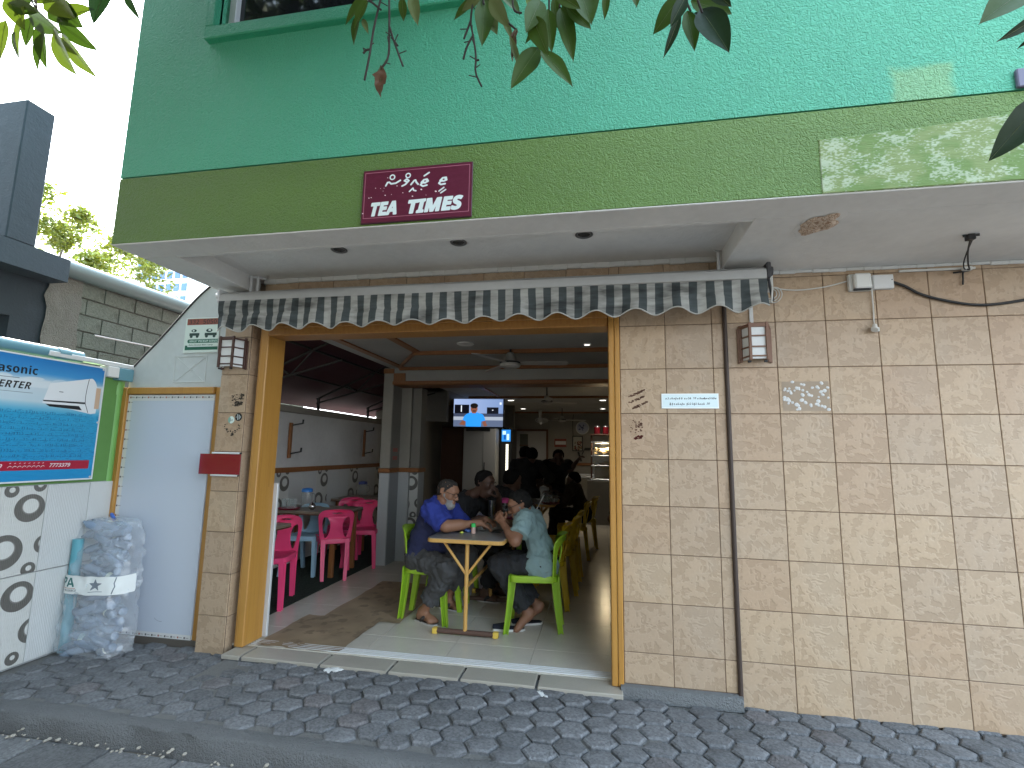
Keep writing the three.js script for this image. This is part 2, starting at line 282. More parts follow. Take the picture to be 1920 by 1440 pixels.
{
  const w = sp('tile_wall', new THREE.BoxGeometry(3.6, 2.83, 0.2).translate(0.808, 1.415, -0.1045), M.grout);
  const put = (o, x, y) => o.position.set(x + 1, y, 0);
  tileWall(w, [-0.992, -0.692, -0.392, -0.318], [0.085, ...rows, 2.83], put);
  tileWall(w, [-0.304, 0, 0.3, 0.6, 0.9, 1.2, 1.5, 1.8, 2.1, 2.4], [0.006, ...rows, 2.83], put);
  const p = sp('tile_pillar', new THREE.BoxGeometry(0.235, 2.83, 0.24).translate(-3.955, 1.415, -0.128), M.grout);
  tileWall(p, [-4.078, -3.84], [0.0, ...rows, 2.83], put);
  for (const [a, b] of [0.0, ...rows, 2.83].slice(0, -1).map((v, i, s) => [v, [...rows, 2.83][i]])) { const o = mk('tile', tileGeo(0.12, b - a, Math.floor(RT() * 6)), TILES[Math.floor(RT() * 4)], p); o.rotation.y = Math.PI / 2; o.position.set(-3.834 + 1, a, -0.006); }
  const hd = sp('tile_header', new THREE.BoxGeometry(2.76, 0.34, 0.2).translate(-2.372, 2.66, -0.1046), M.grout);
  tileWall(hd, [-3.752, ...Array.from({ length: 9 }, (_, i) => -3.46 + i * 0.3), -0.992], [2.49, 2.67, 2.83], put);
  sp('pavement_step', [uvBox(new THREE.BoxGeometry(2.72, 0.052, 0.12).translate(-2.37, 0.02, 0.045))], M.stepconc); sp('wall_plinth', [uvBox(new THREE.BoxGeometry(0.71, 0.082, 0.05).translate(-0.66, 0.041, 0.02))], mat([0.20, 0.208, 0.21], 0.95, { map: T.soft, bumpMap: T.paverB, bumpScale: 0.008 }));
}
// wooden frame of the opening, aluminium door leaf, sill
{
  const f = sp('door_frame', [cbox(-3.762, -3.70, 0.062, 2.49, -0.02, -0.235, 0.006), cbox(-3.776, -3.764, 0.062, 2.49, -0.026, -0.09, 0.003)], M.wood); f.name = 'door_frame';
  sp('door_frame', [cbox(-1.068, -1.030, 0.062, 2.49, 0.012, -0.20, 0.005), cbox(-1.028, -0.994, 0.062, 2.49, 0.016, -0.02, 0.005)], M.wood);
  sp('lintel', [cbox(-3.698, -1.07, 2.378, 2.49, -0.01, -0.2, 0.006)], M.lintel);
  sp('lintel_trim', [cbox(-3.698, -1.07, 2.435, 2.488, 0.012, -0.008, 0.004)], M.lintel);
  sp('sliding_door_edge', [cbox(-3.715, -3.672, 0.064, 1.225, -0.238, -0.262, 0.003)], M.alu);
  const xs = [-3.78, -3.62, -3.02, -2.528, -2.037, -1.54, -1.0], sm_ = M.sill = mat([0.60, 0.60, 0.60], 0.4, { map: T.floor });
  for (let i = 0; i < 6; i++) sp('sill_tile', cbox(xs[i] + 0.014, xs[i + 1] - 0.004, 0.03, 0.0595, -0.075, 0.108, 0.004), sm_);
  sp('door_track', [-0.10, -0.125, -0.150, -0.175].map((z) => cbox(-3.69, -1.07, 0.058, 0.066, z, z - 0.008, 0.001)), M.alu);
}
// upper storey: teal stucco over an olive band, white soffit with a sunk panel
{
  const X0 = -4.05, X1 = 3.2, blotch = (u, v, s) => fb(u * 0.99, v * 0.3, 7, 5, s);
  const up = tex(1024, 512, 1, (u, v) => {
    const x = X0 + u * (X1 - X0), y = 3.145 + v * 3.4; let c = [0.068, 0.35, 0.212];
    c = sc3(c, 0.90 + 0.2 * blotch(u, v, 161)); const d = Math.max(Math.abs(x - 0.36) - 0.12, Math.abs(y - 3.20) - 0.10 - 0.02 * vn(x * 30, 3, 999, 2)); c = mix3(c, [0.20, 0.34, 0.14], 0.65 * sm(0.03, -0.02, d + 0.03 * (fb(u, v, 90, 2, 166) - 0.5)));
    return c;
  });
  up.repeat.set(1, 1);
  const lo = tex(1024, 128, 1, (u, v) => {
    const x = X0 + u * (X1 - X0); let c = sc3([0.100, 0.180, 0.034], 0.9 + 0.2 * blotch(u, v, 171)); return c;
  });
  lo.repeat.set(1, 1);
  const mu = mat([1, 1, 1], 0.62, { map: up, bumpMap: T.stucco, bumpScale: 0.0065 }), ml = mat([1, 1, 1], 0.62, { map: lo, bumpMap: T.stucco, bumpScale: 0.0065 });
  for (const m of [mu, ml]) { m.bumpMap = T.stucco.clone(); m.bumpMap.repeat.set((X1 - X0) / 0.8, (m === mu ? 3.4 : 0.429) / 0.8); m.bumpMap.needsUpdate = true; }
  // wall with a window hole
  const wx0 = -3.455, wx1 = -1.6, wy0 = 4.085, wy1 = 5.4;
  const s = shapeOf([[X0, 3.152], [X1, 3.152], [X1, 6.55], [X0, 6.55]]); s.holes.push(shapeOf([[wx0, wy0], [wx0, wy1], [wx1, wy1], [wx1, wy0]]));
  let g = new THREE.ExtrudeGeometry(s, { depth: 0.18, bevelEnabled: false }).translate(0, 0, 0.82); g = uvSpan(uvBox(g), 'x', X0, X1, 'y', 3.145, 6.545);
  sp('upper_wall', [g], mu);
  const side = mat([0.14, 0.14, 0.14], 0.65, { bumpMap: T.stucco, bumpScale: 0.006 });
  sp('side_wall', [uvBox(new THREE.BoxGeometry(0.2, 3.84, 8.8).translate(X0 + 0.1, 4.64, -3.585)), uvBox(new THREE.BoxGeometry(0.2, 3.84, 8.8).translate(X1 - 0.1, 4.64, -3.585))], side);
  sp('roof', uvBox(new THREE.BoxGeometry(X1 - X0 + 0.3, 0.2, 9.3).translate((X0 + X1) / 2, 6.66, -3.5)), M.concrete);
  sp('olive_band', [uvSpan(cbox(X0 - 0.003, X1, 2.716, 3.145, 0.8, 1.003, 0.006), 'x', X0, X1, 'y', 2.716, 3.145)], ml);
  // repaired patch with chalky efflorescence
  const pt = tex(512, 256, 1, (u, v) => { const w = sm(0.50, 0.66, fb(u, v * 0.4, 22, 5, 181) * 0.55 + 0.45 * fb(u, v * 0.5, 150, 2, 183) + 0.10 * sm(0.6, 1, v) + 0.08 * sm(0.12, 0, u)); return mix3(mix3([0.115, 0.19, 0.045], [0.17, 0.225, 0.075], sm(0.4, 0.6, fb(u, v * 0.5, 9, 4, 185))), [0.44, 0.49, 0.38], w * 0.6); }); pt.repeat.set(1, 1);
  const edge = []; const rp = mul(4); for (let i = 0; i <= 22; i++) edge.push([-0.095 + i * 0.15, Math.min(3.135, 2.985 + i * 0.009 + (rp() - 0.5) * 0.012)]);
  const ps = shapeOf([[-0.095, 2.722], [3.19, 2.722], ...edge.slice().reverse()]);
  sp('plaster_patch', [uvSpan(uvBox(new THREE.ExtrudeGeometry(ps, { depth: 0.006, bevelEnabled: true, bevelSize: 0.003, bevelThickness: 0.003, bevelSegments: 1 }).translate(0, 0, 0.999)), 'x', -0.1, 1.4, 'y', 2.72, 3.14)], mat([1, 1, 1], 0.75, { map: pt, bumpMap: T.plasterB, bumpScale: 0.003 }));
  // soffit slabs around the sunk panel
  const sx0 = -3.80, sx1 = -0.335, sz0 = 0.765;
  sp('soffit', [cbox(X0, sx0, 2.714, 2.9, 0.8, -0.01, 0.004), cbox(sx1, X1, 2.714, 2.9, 0.8, 0.0, 0.004), cbox(sx0, sx1, 2.714, 2.9, 0.798, sz0, 0.004), cbox(X0 - 0.002, X1, 2.713, 2.73, 1.0, 0.802, 0.003), cbox(X0 + 0.002, X1 - 0.002, 2.83, 2.86, sz0 - 0.002, -0.2, 0.001)], M.soffit);
  sp('upper_floor', uvBox(new THREE.BoxGeometry(X1 - X0 - 0.4, 0.15, 8.7).translate((X0 + X1) / 2, 2.98, -3.6)), M.concrete);
  sp('bead', (() => { const g = [], r = mul(8); for (let i = 0; i < 34; i++) { const x = -3.75 + i * 0.1; g.push(cbox(x, x + 0.1, 2.796 + (r() - 0.5) * 0.006, 2.832, 0.024 + (r() - 0.5) * 0.004, 0.001, 0.004)); } return g; })(), M.bead);
  sp('bead', (() => { const g = [], r = mul(9); for (let i = 0; i < 30; i++) { const x = -0.06 + i * 0.1; g.push(cbox(x, x + 0.1, 2.692 + (r() - 0.5) * 0.008, 2.713, 0.014 + (r() - 0.5) * 0.004, 0.001, 0.004)); } return g; })(), M.bead);
  for (const x of [-2.84, -2.01, -1.215]) {
    const d = sp('downlight', lathe([[0.052, 0.0], [0.055, -0.005], [0.046, -0.010], [0.041, -0.002], [0.036, 0.0]], 24).translate(x, 2.8295, 0.49), mat([0.16, 0.155, 0.15], 0.4, { metalness: 0.5 }));
    mk('lamp_lens', lathe([[0.0, -0.0015], [0.02, -0.002], [0.037, -0.001]], 20).translate(x + 1, 2.8285, 0.49), mat([0.035, 0.033, 0.03], 0.25), d);
  }
  // window
  const w = sp('window', (() => { const f = []; for (const [a, b, c, d] of [[wx0 - 0.065, wx1 + 0.065, wy0 - 0.085, wy0], [wx0 - 0.065, wx0, wy0 + 0.002, wy1], [wx1, wx1 + 0.065, wy0 + 0.002, wy1]]) f.push(cbox(a, b, c, d, 0.98, 1.045, 0.006)); return f; })(), mat([0.03, 0.30, 0.165], 0.55, { bumpMap: T.stucco, bumpScale: 0.004 }));
  mk('window_frame', [cbox(wx0 + 0.02, wx0 + 0.07, wy0 + 0.002, wy1, 0.90, 0.96), cbox(wx0 + 0.07, wx1, wy0 + 0.002, wy0 + 0.03, 0.90, 0.955), cbox(-2.55, -2.5, wy0 + 0.03, wy1, 0.90, 0.95)].map((g) => g.translate(1, 0, 0)), M.alu, w);
  mk('pane', uvBox(new THREE.BoxGeometry(1.8, 1.3, 0.006).translate(-1.5, 4.75, 0.92)), mat([0.015, 0.017, 0.02], 0.06), w);
  mk('curtain', uvBox(new THREE.BoxGeometry(1.8, 1.3, 0.01).translate(-1.5, 4.75, 0.85)), M.black, w);
  // pipe in the corner of the two wall fields
  sp('drain_pipe', [rod([-0.311, 0.0, 0.008], [-0.311, 2.714, 0.008], 0.014, 0.014, 10)], mat([0.05, 0.032, 0.024], 0.6));
  // broken plaster in the soffit
  const dm = sp('broken_plaster', (() => { const L = [], r = mul(33), n = 26, ring = (s, y, k) => Array.from({ length: n }, (_, i) => { const a = i / n * 2 * Math.PI, q = s * (1 + 0.7 * (vn3(Math.cos(a) * 2 + 5, Math.sin(a) * 2 + 5, k, 3) - 0.5)); return [0.0 + q * 0.082 * Math.cos(a) + 0.02 * Math.sin(a), y, 0.70 + q * 0.125 * Math.sin(a)]; }); const A = ring(1.32, 2.7125, 1), B = ring(1.0, 2.7085, 1), C = ring(0.93, 2.712, 2); for (let i = 0; i < n; i++) { const j = (i + 1) % n; L.push([A[i], A[j], B[j], B[i]], [B[i], B[j], C[j], C[i]]); } return [polys(L, true)]; })(), M.soffit);
  mk('bare_patch', (() => { const L = [], n = 26, m = 7, P = (i, k) => { const a = i / n * 2 * Math.PI, q = k / m * 0.98 * (1 + 0.7 * (vn3(Math.cos(a) * 2 + 5, Math.sin(a) * 2 + 5, 2, 3) - 0.5)), x = q * 0.082 * Math.cos(a) + 0.02 * Math.sin(a) * k / m, z = 0.70 + q * 0.125 * Math.sin(a); return [x + 1, 2.7085 - 0.028 * vn3(x * 45 + 9, z * 40, 2, 5) * (1 - Math.pow(k / m, 3)), z]; }; for (let k = 0; k < m; k++) for (let i = 0; i < n; i++) L.push([P(i, k), P(i + 1, k), P(i + 1, k + 1), P(i, k + 1)]); return polys(L, true); })(), mat([1, 1, 1], 0.95, { map: tex(256, 256, 0.3, (u, v) => { const d = fb(u + 0.1 * fb(u, v, 6, 3, 191), v, 10, 4, 193), k = Math.abs(((d * 6) % 1) - 0.5) * 2; return mix3([0.36, 0.22, 0.14], [0.66, 0.53, 0.42], sm(0.1, 0.55, k)); }), bumpMap: T.paverB, bumpScale: 0.012 }), dm);
}
// ---------------------------------------------------------------- inside the shop
{
  const fl = struct('floor', uvBox(new THREE.BoxGeometry(5.9, 0.14, 9.94).translate(-2.2, -0.022, -5.05)), M.floorGap);
  const g = cbox(0.0012, 0.5988, 0, 0.0125, 0.0012, 0.5988, 0.0015), r = mul(14), gs = [0, 1, 2].map((k) => { const c = g.clone(), uv = c.attributes.uv; for (let i = 0; i < uv.count; i++) uv.setXY(i, uv.getX(i) + k * 0.4, uv.getY(i) + k * 0.7); return c; });
  const far = [];
  for (let i = 0; i < 10; i++) for (let j = 0; j < 16; j++) {
    const x = -5.22 + i * 0.6, z = -1.07 - 0.6 * j;
    if (j < 9 && i > 1 && i < 9) { const o = mk('tile', gs[Math.floor(r() * 3)], M.floor, fl); o.position.set(x, 0.0475, z); } else far.push(at(gs[0], x, 0.0475, z));
  }
  const fg = cbox(0.0012, 0.5988, 0, 0.0125, 0.0012, 0.388, 0.0015); for (let i = 2; i < 9; i++) { const o = mk('tile', fg, M.floor, fl); o.position.set(-5.22 + i * 0.6, 0.0475, -0.47); }
  const o = mk('tiles', far, M.floor, fl); o.userData.kind = 'stuff'; 
  // ceiling and the dropped beam
  const ce = struct('ceiling', [uvBox(new THREE.BoxGeometry(4.6, 0.12, 10.0).translate(-1.55, 2.63, -5.22))], M.ceil);
  const tb = (a, b, w = 0.085, y = 2.57) => bar([a[0], y, a[1]], [b[0], y, b[1]], w, 0.03, 0.004);
  for (const [n, list] of [['ceiling_trim', [[[-3.09, -0.25], [-3.09, -1.62]], [[-3.13, -1.62], [0.6, -1.62]], [[-3.10, -1.63], [-3.66, -2.52]], [[-3.66, -0.25], [-3.66, -2.62]], [[-3.70, -2.58], [0.6, -2.58]]]], ['ceiling_trim', [[[-3.7, -4.35], [0.6, -4.35]], [[-3.7, -6.0], [0.6, -6.0]], [[-3.09, -3.1], [-3.09, -6.0]], [[-3.7, -9.7], [0.6, -9.7]]]]]) for (const [a, b] of list) mk(n, uvBox(tb(a, b)), M.trim, ce);
  const beam = struct('beam', uvBox(new THREE.BoxGeometry(4.42, 0.185, 0.30).translate(-1.60, 2.475, -2.80)), M.ceil);
  mk('beam_trim', [cbox(-3.81, 0.6, 2.352, 2.395, -2.625, -2.655, 0.004), cbox(-3.81, 0.6, 2.345, 2.384, -2.66, -2.96, 0.004)], M.trim, beam);
  // side and back walls
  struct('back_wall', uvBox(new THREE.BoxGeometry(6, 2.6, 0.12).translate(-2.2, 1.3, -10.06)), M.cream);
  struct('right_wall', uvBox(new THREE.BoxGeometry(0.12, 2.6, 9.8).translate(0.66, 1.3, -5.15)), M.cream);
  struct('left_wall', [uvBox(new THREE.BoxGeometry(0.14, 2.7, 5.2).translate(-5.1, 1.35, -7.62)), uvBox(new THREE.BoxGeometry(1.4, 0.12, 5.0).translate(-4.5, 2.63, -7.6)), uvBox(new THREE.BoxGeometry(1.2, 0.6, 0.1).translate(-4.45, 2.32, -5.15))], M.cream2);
  for (const [x0, x1, z0, z1] of [[-3.2, 0.6, -9.99, -9.965]]) { const t = struct('dado_rail', cbox(x0, x1, 1.16, 1.23, z0, z1), M.trim); }
  // partition with the brown door, deep in the left
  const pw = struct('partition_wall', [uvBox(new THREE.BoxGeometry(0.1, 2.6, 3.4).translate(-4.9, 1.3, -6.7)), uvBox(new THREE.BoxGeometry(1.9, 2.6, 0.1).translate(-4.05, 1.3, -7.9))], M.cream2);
  const d = thing('inner_door', 'dark brown wooden door behind the striped pillar', 'door', [-4.42, 0.06, -7.83]);
  mk('leaf', cbox(-0.4, 0.4, 0, 2.0, 0, 0.04, 0.004), M.darkwood, d); mk('panel', [cbox(-0.3, 0.3, 1.1, 1.85, 0.042, 0.052, 0.006), cbox(-0.3, 0.3, 0.15, 0.95, 0.042, 0.052, 0.006)], M.darkwood, d); mk('handle', [rod([0.33, 1.0, 0.05], [0.33, 1.0, 0.1], 0.01), rod([0.33, 1.0, 0.1], [0.22, 1.0, 0.1], 0.009)], M.metal, d);
}
const ringTex = canvasTex(256, 1024, (g, w, h) => {     // printed rings of the decor tiles, cut off at their edges; two tiles high
  g.fillStyle = '#dcdcd8'; g.fillRect(0, 0, w, h); const k = w / 0.3;
  for (const [x, y, R, q] of [[0.205, 0.46, 0.098, 0.5], [0.325, 0.21, 0.085, 0.6], [0.225, 0.055, 0.042, 0.35], [-0.01, 0.22, 0.085, 0.5], [0.203, 1.05, 0.095, 0.52], [0.08, 0.77, 0.115, 0.5], [0.325, 0.79, 0.065, 0.6], [0.245, 0.632, 0.046, 0.38], [0.08, 1.175, 0.044, 0.4], [0.25, 1.20, 0.042, 0.4], [0.02, 0.585, 0.05, 0.4]]) {
    const row = y > 0.605 ? 1 : 0; g.save(); g.beginPath(); g.rect(0, row ? 0 : h * 0.497, w, h * 0.504); g.clip(); const E = (dx, dy, r, c) => { g.fillStyle = c; g.beginPath(); g.ellipse((x + dx) * k, h - (y + dy) * h / 1.21, r * k, r * h / 1.21, 0, 0, 7); g.fill(); };
    E(0, 0, R, '#6a6762'); E(R * 0.05, R * 0.12, R * (q + 0.06), '#8d8a85'); E(R * 0.05, R * 0.14, R * q, '#e2e2de'); g.restore();
  }
});
const ribB = T.ribs.clone(); ribB.repeat.set(1, 1); ribB.needsUpdate = true;
M.ringTile = mat([0.80, 0.80, 0.79], 0.35, { map: ringTex, bumpMap: ribB, bumpScale: 0.0015 }); M.plainTile = mat([0.56, 0.57, 0.56], 0.35, { bumpMap: ribB, bumpScale: 0.0015 });
const dadoTile = {};
function dado(w, h, row = 0) { return dadoTile[w + '/' + h + row] ??= uvSpan(cbox(0.0015, w - 0.0015, 0.0015, h - 0.0015, -0.01, 0, 0.0015), 'x', w - 0.3, w, 'y', -row * 0.605, 1.21 - row * 0.605); }
// left inner wall of the lean-to: dado of white tiles with rings, wooden rail, cream above, open gap under the roof
{
  const w = struct('inner_wall', uvBox(new THREE.BoxGeometry(0.1, 2.03, 4.86).translate(-5.06, 1.015, -2.67)), M.white);
  for (let i = 0; i < 16; i++) for (const [y, h] of [[0.06, 0.56], [0.62, 0.58]]) { const z = -0.24 - i * 0.3, o = mk('tile', dado(0.3, h, y > 0.3 ? 1 : 0), i % 3 === 0 ? M.ringTile : M.plainTile, w); o.rotation.y = Math.PI / 2; o.position.set(-5.0, y, z); }
  mk('dado_rail', cbox(-5.01, -4.985, 1.20, 1.262, -0.24, -5.1, 0.003), M.trim, w);
  mk('ledge', cbox(-5.03, -4.96, 1.95, 2.035, -0.24, -5.1, 0.004), M.cream, w);
  // maroon sheet roof of the lean-to on steel bars
  const roof = thing('lean_to_roof', 'dark maroon sheet roof sloping down over the left dining area', 'roof', [-4.4, 2.3, -2.6]);
  const L = []; for (let i = 0; i < 20; i++) for (let j = 0; j < 10; j++) { const P = (a, b) => { const u = b / 10; return [mix(-3.8, -5.35, u) + 4.4, mix(2.78, 2.10, u) - 2.3 + 0.018 * Math.sin(a * 1.9) * Math.sin(u * 3.1), -0.32 - a * 0.25 + 2.6]; }; L.push([P(i, j), P(i + 1, j), P(i + 1, j + 1), P(i, j + 1)]); }
  mk('roof_sheet', polys(L, true), mat([0.055, 0.012, 0.018], 0.85), roof);
  const steel = mat([0.02, 0.017, 0.016], 0.7);
  for (const z of [-1.4, -2.9, -4.4]) { const q = (x, y) => [x + 4.4, y - 2.3, z + 2.6]; mk('rafter', [rod(q(-3.84, 2.72), q(-5.05, 2.19), 0.014), rod(q(-3.84, 2.45), q(-5.05, 2.13), 0.012), rod(q(-4.2, 2.55), q(-4.45, 2.29), 0.01), rod(q(-4.6, 2.38), q(-4.45, 2.29), 0.01)], steel, roof); mk('post', rod(q(-5.02, 1.99), q(-5.02, 2.2), 0.02), steel, roof); }
  for (const x of [-4.2, -4.7]) mk('purlin', rod([x + 4.4, mix(2.70, 2.08, (-3.8 - x) / 1.55) + 0.03 - 2.3, 2.2], [x + 4.4, mix(2.70, 2.08, (-3.8 - x) / 1.55) + 0.03 - 2.3, -2.4], 0.014), steel, roof);
  // striped pillar
  const p = thing('pillar', 'striped cream pillar with ring tiles and a wooden rail between the dining areas', 'pillar', [-3.75, 0.06, -2.85]);
  const st = (x0, x1, z0, z1, y0, y1, m, n = 'stripe') => mk(n, cbox(x0 + 3.75, x1 + 3.75, y0 - 0.06, y1 - 0.06, z0 + 2.85, z1 + 2.85, 0.003), m, p);
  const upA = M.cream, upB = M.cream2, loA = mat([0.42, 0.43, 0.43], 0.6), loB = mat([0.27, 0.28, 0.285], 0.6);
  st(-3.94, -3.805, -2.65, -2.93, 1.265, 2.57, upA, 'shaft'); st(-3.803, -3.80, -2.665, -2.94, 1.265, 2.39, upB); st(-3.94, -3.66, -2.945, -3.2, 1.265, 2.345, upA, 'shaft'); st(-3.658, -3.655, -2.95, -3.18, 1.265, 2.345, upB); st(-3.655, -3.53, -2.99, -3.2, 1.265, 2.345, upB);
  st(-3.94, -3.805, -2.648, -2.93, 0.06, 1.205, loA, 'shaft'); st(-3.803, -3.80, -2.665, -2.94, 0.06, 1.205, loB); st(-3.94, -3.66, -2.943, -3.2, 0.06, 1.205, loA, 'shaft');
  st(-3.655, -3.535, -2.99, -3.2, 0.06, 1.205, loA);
  for (const [y, h] of [[0.06, 0.56], [0.62, 0.58]]) { const o = mk('tile', dado(0.12, h, y > 0.3 ? 1 : 0), M.ringTile, p); o.position.set(0.095, y - 0.06, -0.128); }
  st(-3.95, -3.795, -2.635, -2.935, 1.207, 1.263, M.trim, 'rail'); st(-3.95, -3.52, -2.936, -3.21, 1.2072, 1.2628, M.trim, 'rail');
  st(-3.945, -3.798, -2.64, -2.65, 2.50, 2.562, M.trim, 'capital'); st(-3.80, -3.64, -2.63, -2.95, 2.353, 2.5, M.trim, 'capital');
  const red = mat([0.33, 0.10, 0.075], 0.6); for (const y of [1.37, 1.475]) st(-3.797, -3.795, -2.72, -2.86, y, y + 0.05, red, 'red_label');
}
// ---------------------------------------------------------------- left neighbour: white door, gable, tiled wall, block wall, dark house
{
  const fence = thing('gable_front', 'white board gable with a sloping black edge above the pale door', 'wall', [-4.6, 0, -0.12]);
  const P = [[-5.05, 1.99], [-4.074, 1.99], [-4.074, 2.98], [-4.22, 2.925], [-4.34, 2.85], [-4.466, 2.745], [-4.63, 2.57], [-4.80, 2.385], [-4.93, 2.255], [-5.05, 2.13]];
  mk('board', uvBox(new THREE.ExtrudeGeometry(shapeOf(P), { depth: 0.02, bevelEnabled: false }).translate(4.6, 0, -0.005)), mat([0.60, 0.64, 0.63], 0.6, { map: T.soft }), fence);
  mk('edge_strip', tube([[-5.06, 2.125], [-4.93, 2.262], [-4.80, 2.392], [-4.63, 2.577], [-4.466, 2.752], [-4.34, 2.857], [-4.22, 2.932], [-4.07, 2.99]].map((p) => [p[0] + 4.6, p[1], 0.012]), 0.011, 6), M.dark, fence);
  const pt = mat([0.63, 0.66, 0.655], 0.6); mk('hatch', [[-4.62, -4.315, 2.245, 2.25], [-4.62, -4.315, 2.03, 2.035]].map(([a, b, c, d]) => cbox(a + 4.6, b + 4.6, c, d, 0.016, 0.019, 0.001)).concat([[-4.62, -4.615], [-4.32, -4.315]].map(([a, b]) => cbox(a + 4.6, b + 4.6, 2.036, 2.2445, 0.016, 0.0192, 0.001)), [bar([-0.0, 2.04, 0.017], [0.27, 2.24, 0.017], 0.004, 0.003, 0.001), bar([-0.0, 2.24, 0.0175], [0.27, 2.04, 0.0175], 0.004, 0.003, 0.001)]), pt, fence);
  const dt = canvasTex(512, 1024, (g, w, h) => {    // protective film with a printed border still round the sheet
    g.fillStyle = '#ccd2da'; g.fillRect(0, 0, w, h); g.fillStyle = '#e2e0da'; g.fillRect(0, 0, w, 26); g.fillRect(0, 0, 26, h); g.fillRect(0, h - 38, w, 38);
    const mark = (x, y, i) => { g.fillStyle = i % 3 ? '#4c4a4a' : '#a05a48'; g.fillRect(x, y, 8, 7); g.fillStyle = '#a8a49e'; g.fillRect(x + 11, y + 2, 16, 3); };
    for (let i = 0; i < 14; i++) { mark(10 + i * 36, 8, i); mark(6 + i * 36, h - 30, i); mark(20 + i * 36, h - 16, i + 1); } for (let i = 0; i < 24; i++) mark(4, 30 + i * 41, i);
    g.strokeStyle = '#8b8f99'; g.lineWidth = 1.5; g.beginPath(); g.moveTo(300, 930); g.quadraticCurveTo(320, 945, 345, 942); g.stroke();
  });
  const door = thing('side_door', 'plain pale blue-white sheet door in an ochre wooden frame, left of the tiled pillar', 'door', [-4.62, 0, -0.12]);
  mk('leaf', uvSpan(cbox(-0.40, 0.42, 0.012, 1.925, 0, 0.03, 0.003), 'x', -0.40, 0.42, 'y', 0.012, 1.925), mat([0.92, 0.93, 0.96], 0.38, { map: dt }), door);
  mk('frame', [cbox(-0.445, -0.402, 0.0, 1.985, -0.02, 0.05), cbox(0.422, 0.54, 0.0, 1.985, -0.02, 0.022), cbox(-0.40, 0.42, 1.93, 1.985, -0.02, 0.048)], M.wood, door);
  // tiled wall with rings under the advertisement board
  const w = struct('side_wall', uvBox(new THREE.BoxGeometry(0.14, 2.1, 2.2).translate(-5.131, 1.05, 1.02)), mat([0.13, 0.30, 0.075], 0.7, { map: T.soft }));
  mk('lower_wall', uvBox(new THREE.BoxGeometry(0.02, 1.22, 2.19).translate(-5.07, 0.61, 1.03)), mat([0.30, 0.31, 0.3], 0.8), w);
  for (let i = 0; i < 6; i++) for (const y of [0, 0.605]) { const z = 0.11 + i * 0.3 , o = mk('tile', dado(0.3, 0.6, y > 0.3 ? 1 : 0), i % 3 === 1 ? M.ringTile : M.plainTile, w); o.rotation.y = Math.PI / 2; o.position.set(-5.05, y + 0.012, z + 0.3); }
  for (const y of [0, 0.605]) { const o = mk('tile', dado(0.19, 0.6), M.plainTile, w); o.rotation.y = Math.PI / 2; o.position.set(-5.05, y + 0.012, 0.108); }
  const ad = canvasTex(1024, 1024, (g, W, H) => {   // z 0.98 (left) .. 0.12 (right)
    const gr = g.createLinearGradient(0, 0, 0, H); for (const [s, c] of [[0, '#1c77bf'], [0.13, '#3f96d2'], [0.2, '#cfdde4'], [0.36, '#c5dbe4'], [0.46, '#2ba2cf'], [1, '#1b93cb']]) gr.addColorStop(s, c); g.fillStyle = gr; g.fillRect(0, 0, W, H);
    const r = mul(77); g.globalAlpha = 0.5; for (let i = 0; i < 60; i++) { g.fillStyle = '#dfe9ec'; g.beginPath(); g.ellipse(r() * W, 190 + r() * 60, 30 + r() * 70, 8 + r() * 20, -0.1, 0, 7); g.fill(); } g.globalAlpha = 1;
    for (let i = 0; i < 2600; i++) { g.fillStyle = ['#0f6f9c', '#0d5f8c', '#47b4d8', '#2c8fb4'][i % 4]; g.globalAlpha = 0.35; g.fillRect(r() * W, 440 + r() * 410, 6 + r() * 22, 2 + r() * 4); } g.globalAlpha = 1;
    g.fillStyle = '#eef1f2'; g.beginPath(); g.moveTo(560, 210); g.lineTo(905, 120); g.quadraticCurveTo(990, 150, 975, 430); g.lineTo(930, 440); g.lineTo(520, 375); g.closePath(); g.fill();
    g.strokeStyle = '#1a1d24'; g.lineWidth = 5; g.beginPath(); g.moveTo(880, 130); g.quadraticCurveTo(860, 280, 872, 350); g.lineTo(905, 430); g.stroke();
    g.fillStyle = '#14161c'; g.beginPath(); g.moveTo(520, 352); g.lineTo(868, 340); g.lineTo(870, 356); g.lineTo(530, 362); g.fill(); g.beginPath(); g.moveTo(545, 382); g.lineTo(820, 378); g.lineTo(850, 412); g.lineTo(580, 402); g.fill(); g.fillRect(640, 268, 34, 5);
    g.fillStyle = '#d9b89a'; g.fillRect(955, 200, 44, 190);
    g.fillStyle = '#10131a'; g.font = 'bold 92px sans-serif'; g.save(); g.transform(1, -0.02, 0, 1, 0, 0); g.fillText('Panasonic', 8, 165); g.font = 'italic bold 78px sans-serif'; g.fillText('INVERTER', 48, 285); g.restore(); g.strokeStyle = '#1a1d24'; g.lineWidth = 3; g.beginPath(); g.moveTo(100, 200); g.lineTo(330, 196); g.stroke(); g.lineWidth = 2; g.beginPath(); g.moveTo(160, 308); g.lineTo(440, 306); g.stroke();
    g.strokeStyle = '#0b3d62'; g.lineWidth = 2.2; g.globalAlpha = 0.8; for (let l = 0; l < 9; l++) for (let x = 60; x < 900; x += 13 + r() * 10) { const y = 470 + l * 44; g.beginPath(); g.moveTo(x, y); g.quadraticCurveTo(x + 5, y - 14 + r() * 8, x + 10, y - 3); if (r() < 0.4) g.arc(x + 6, y - 17, 2, 0, 6); g.stroke(); } g.globalAlpha = 1;
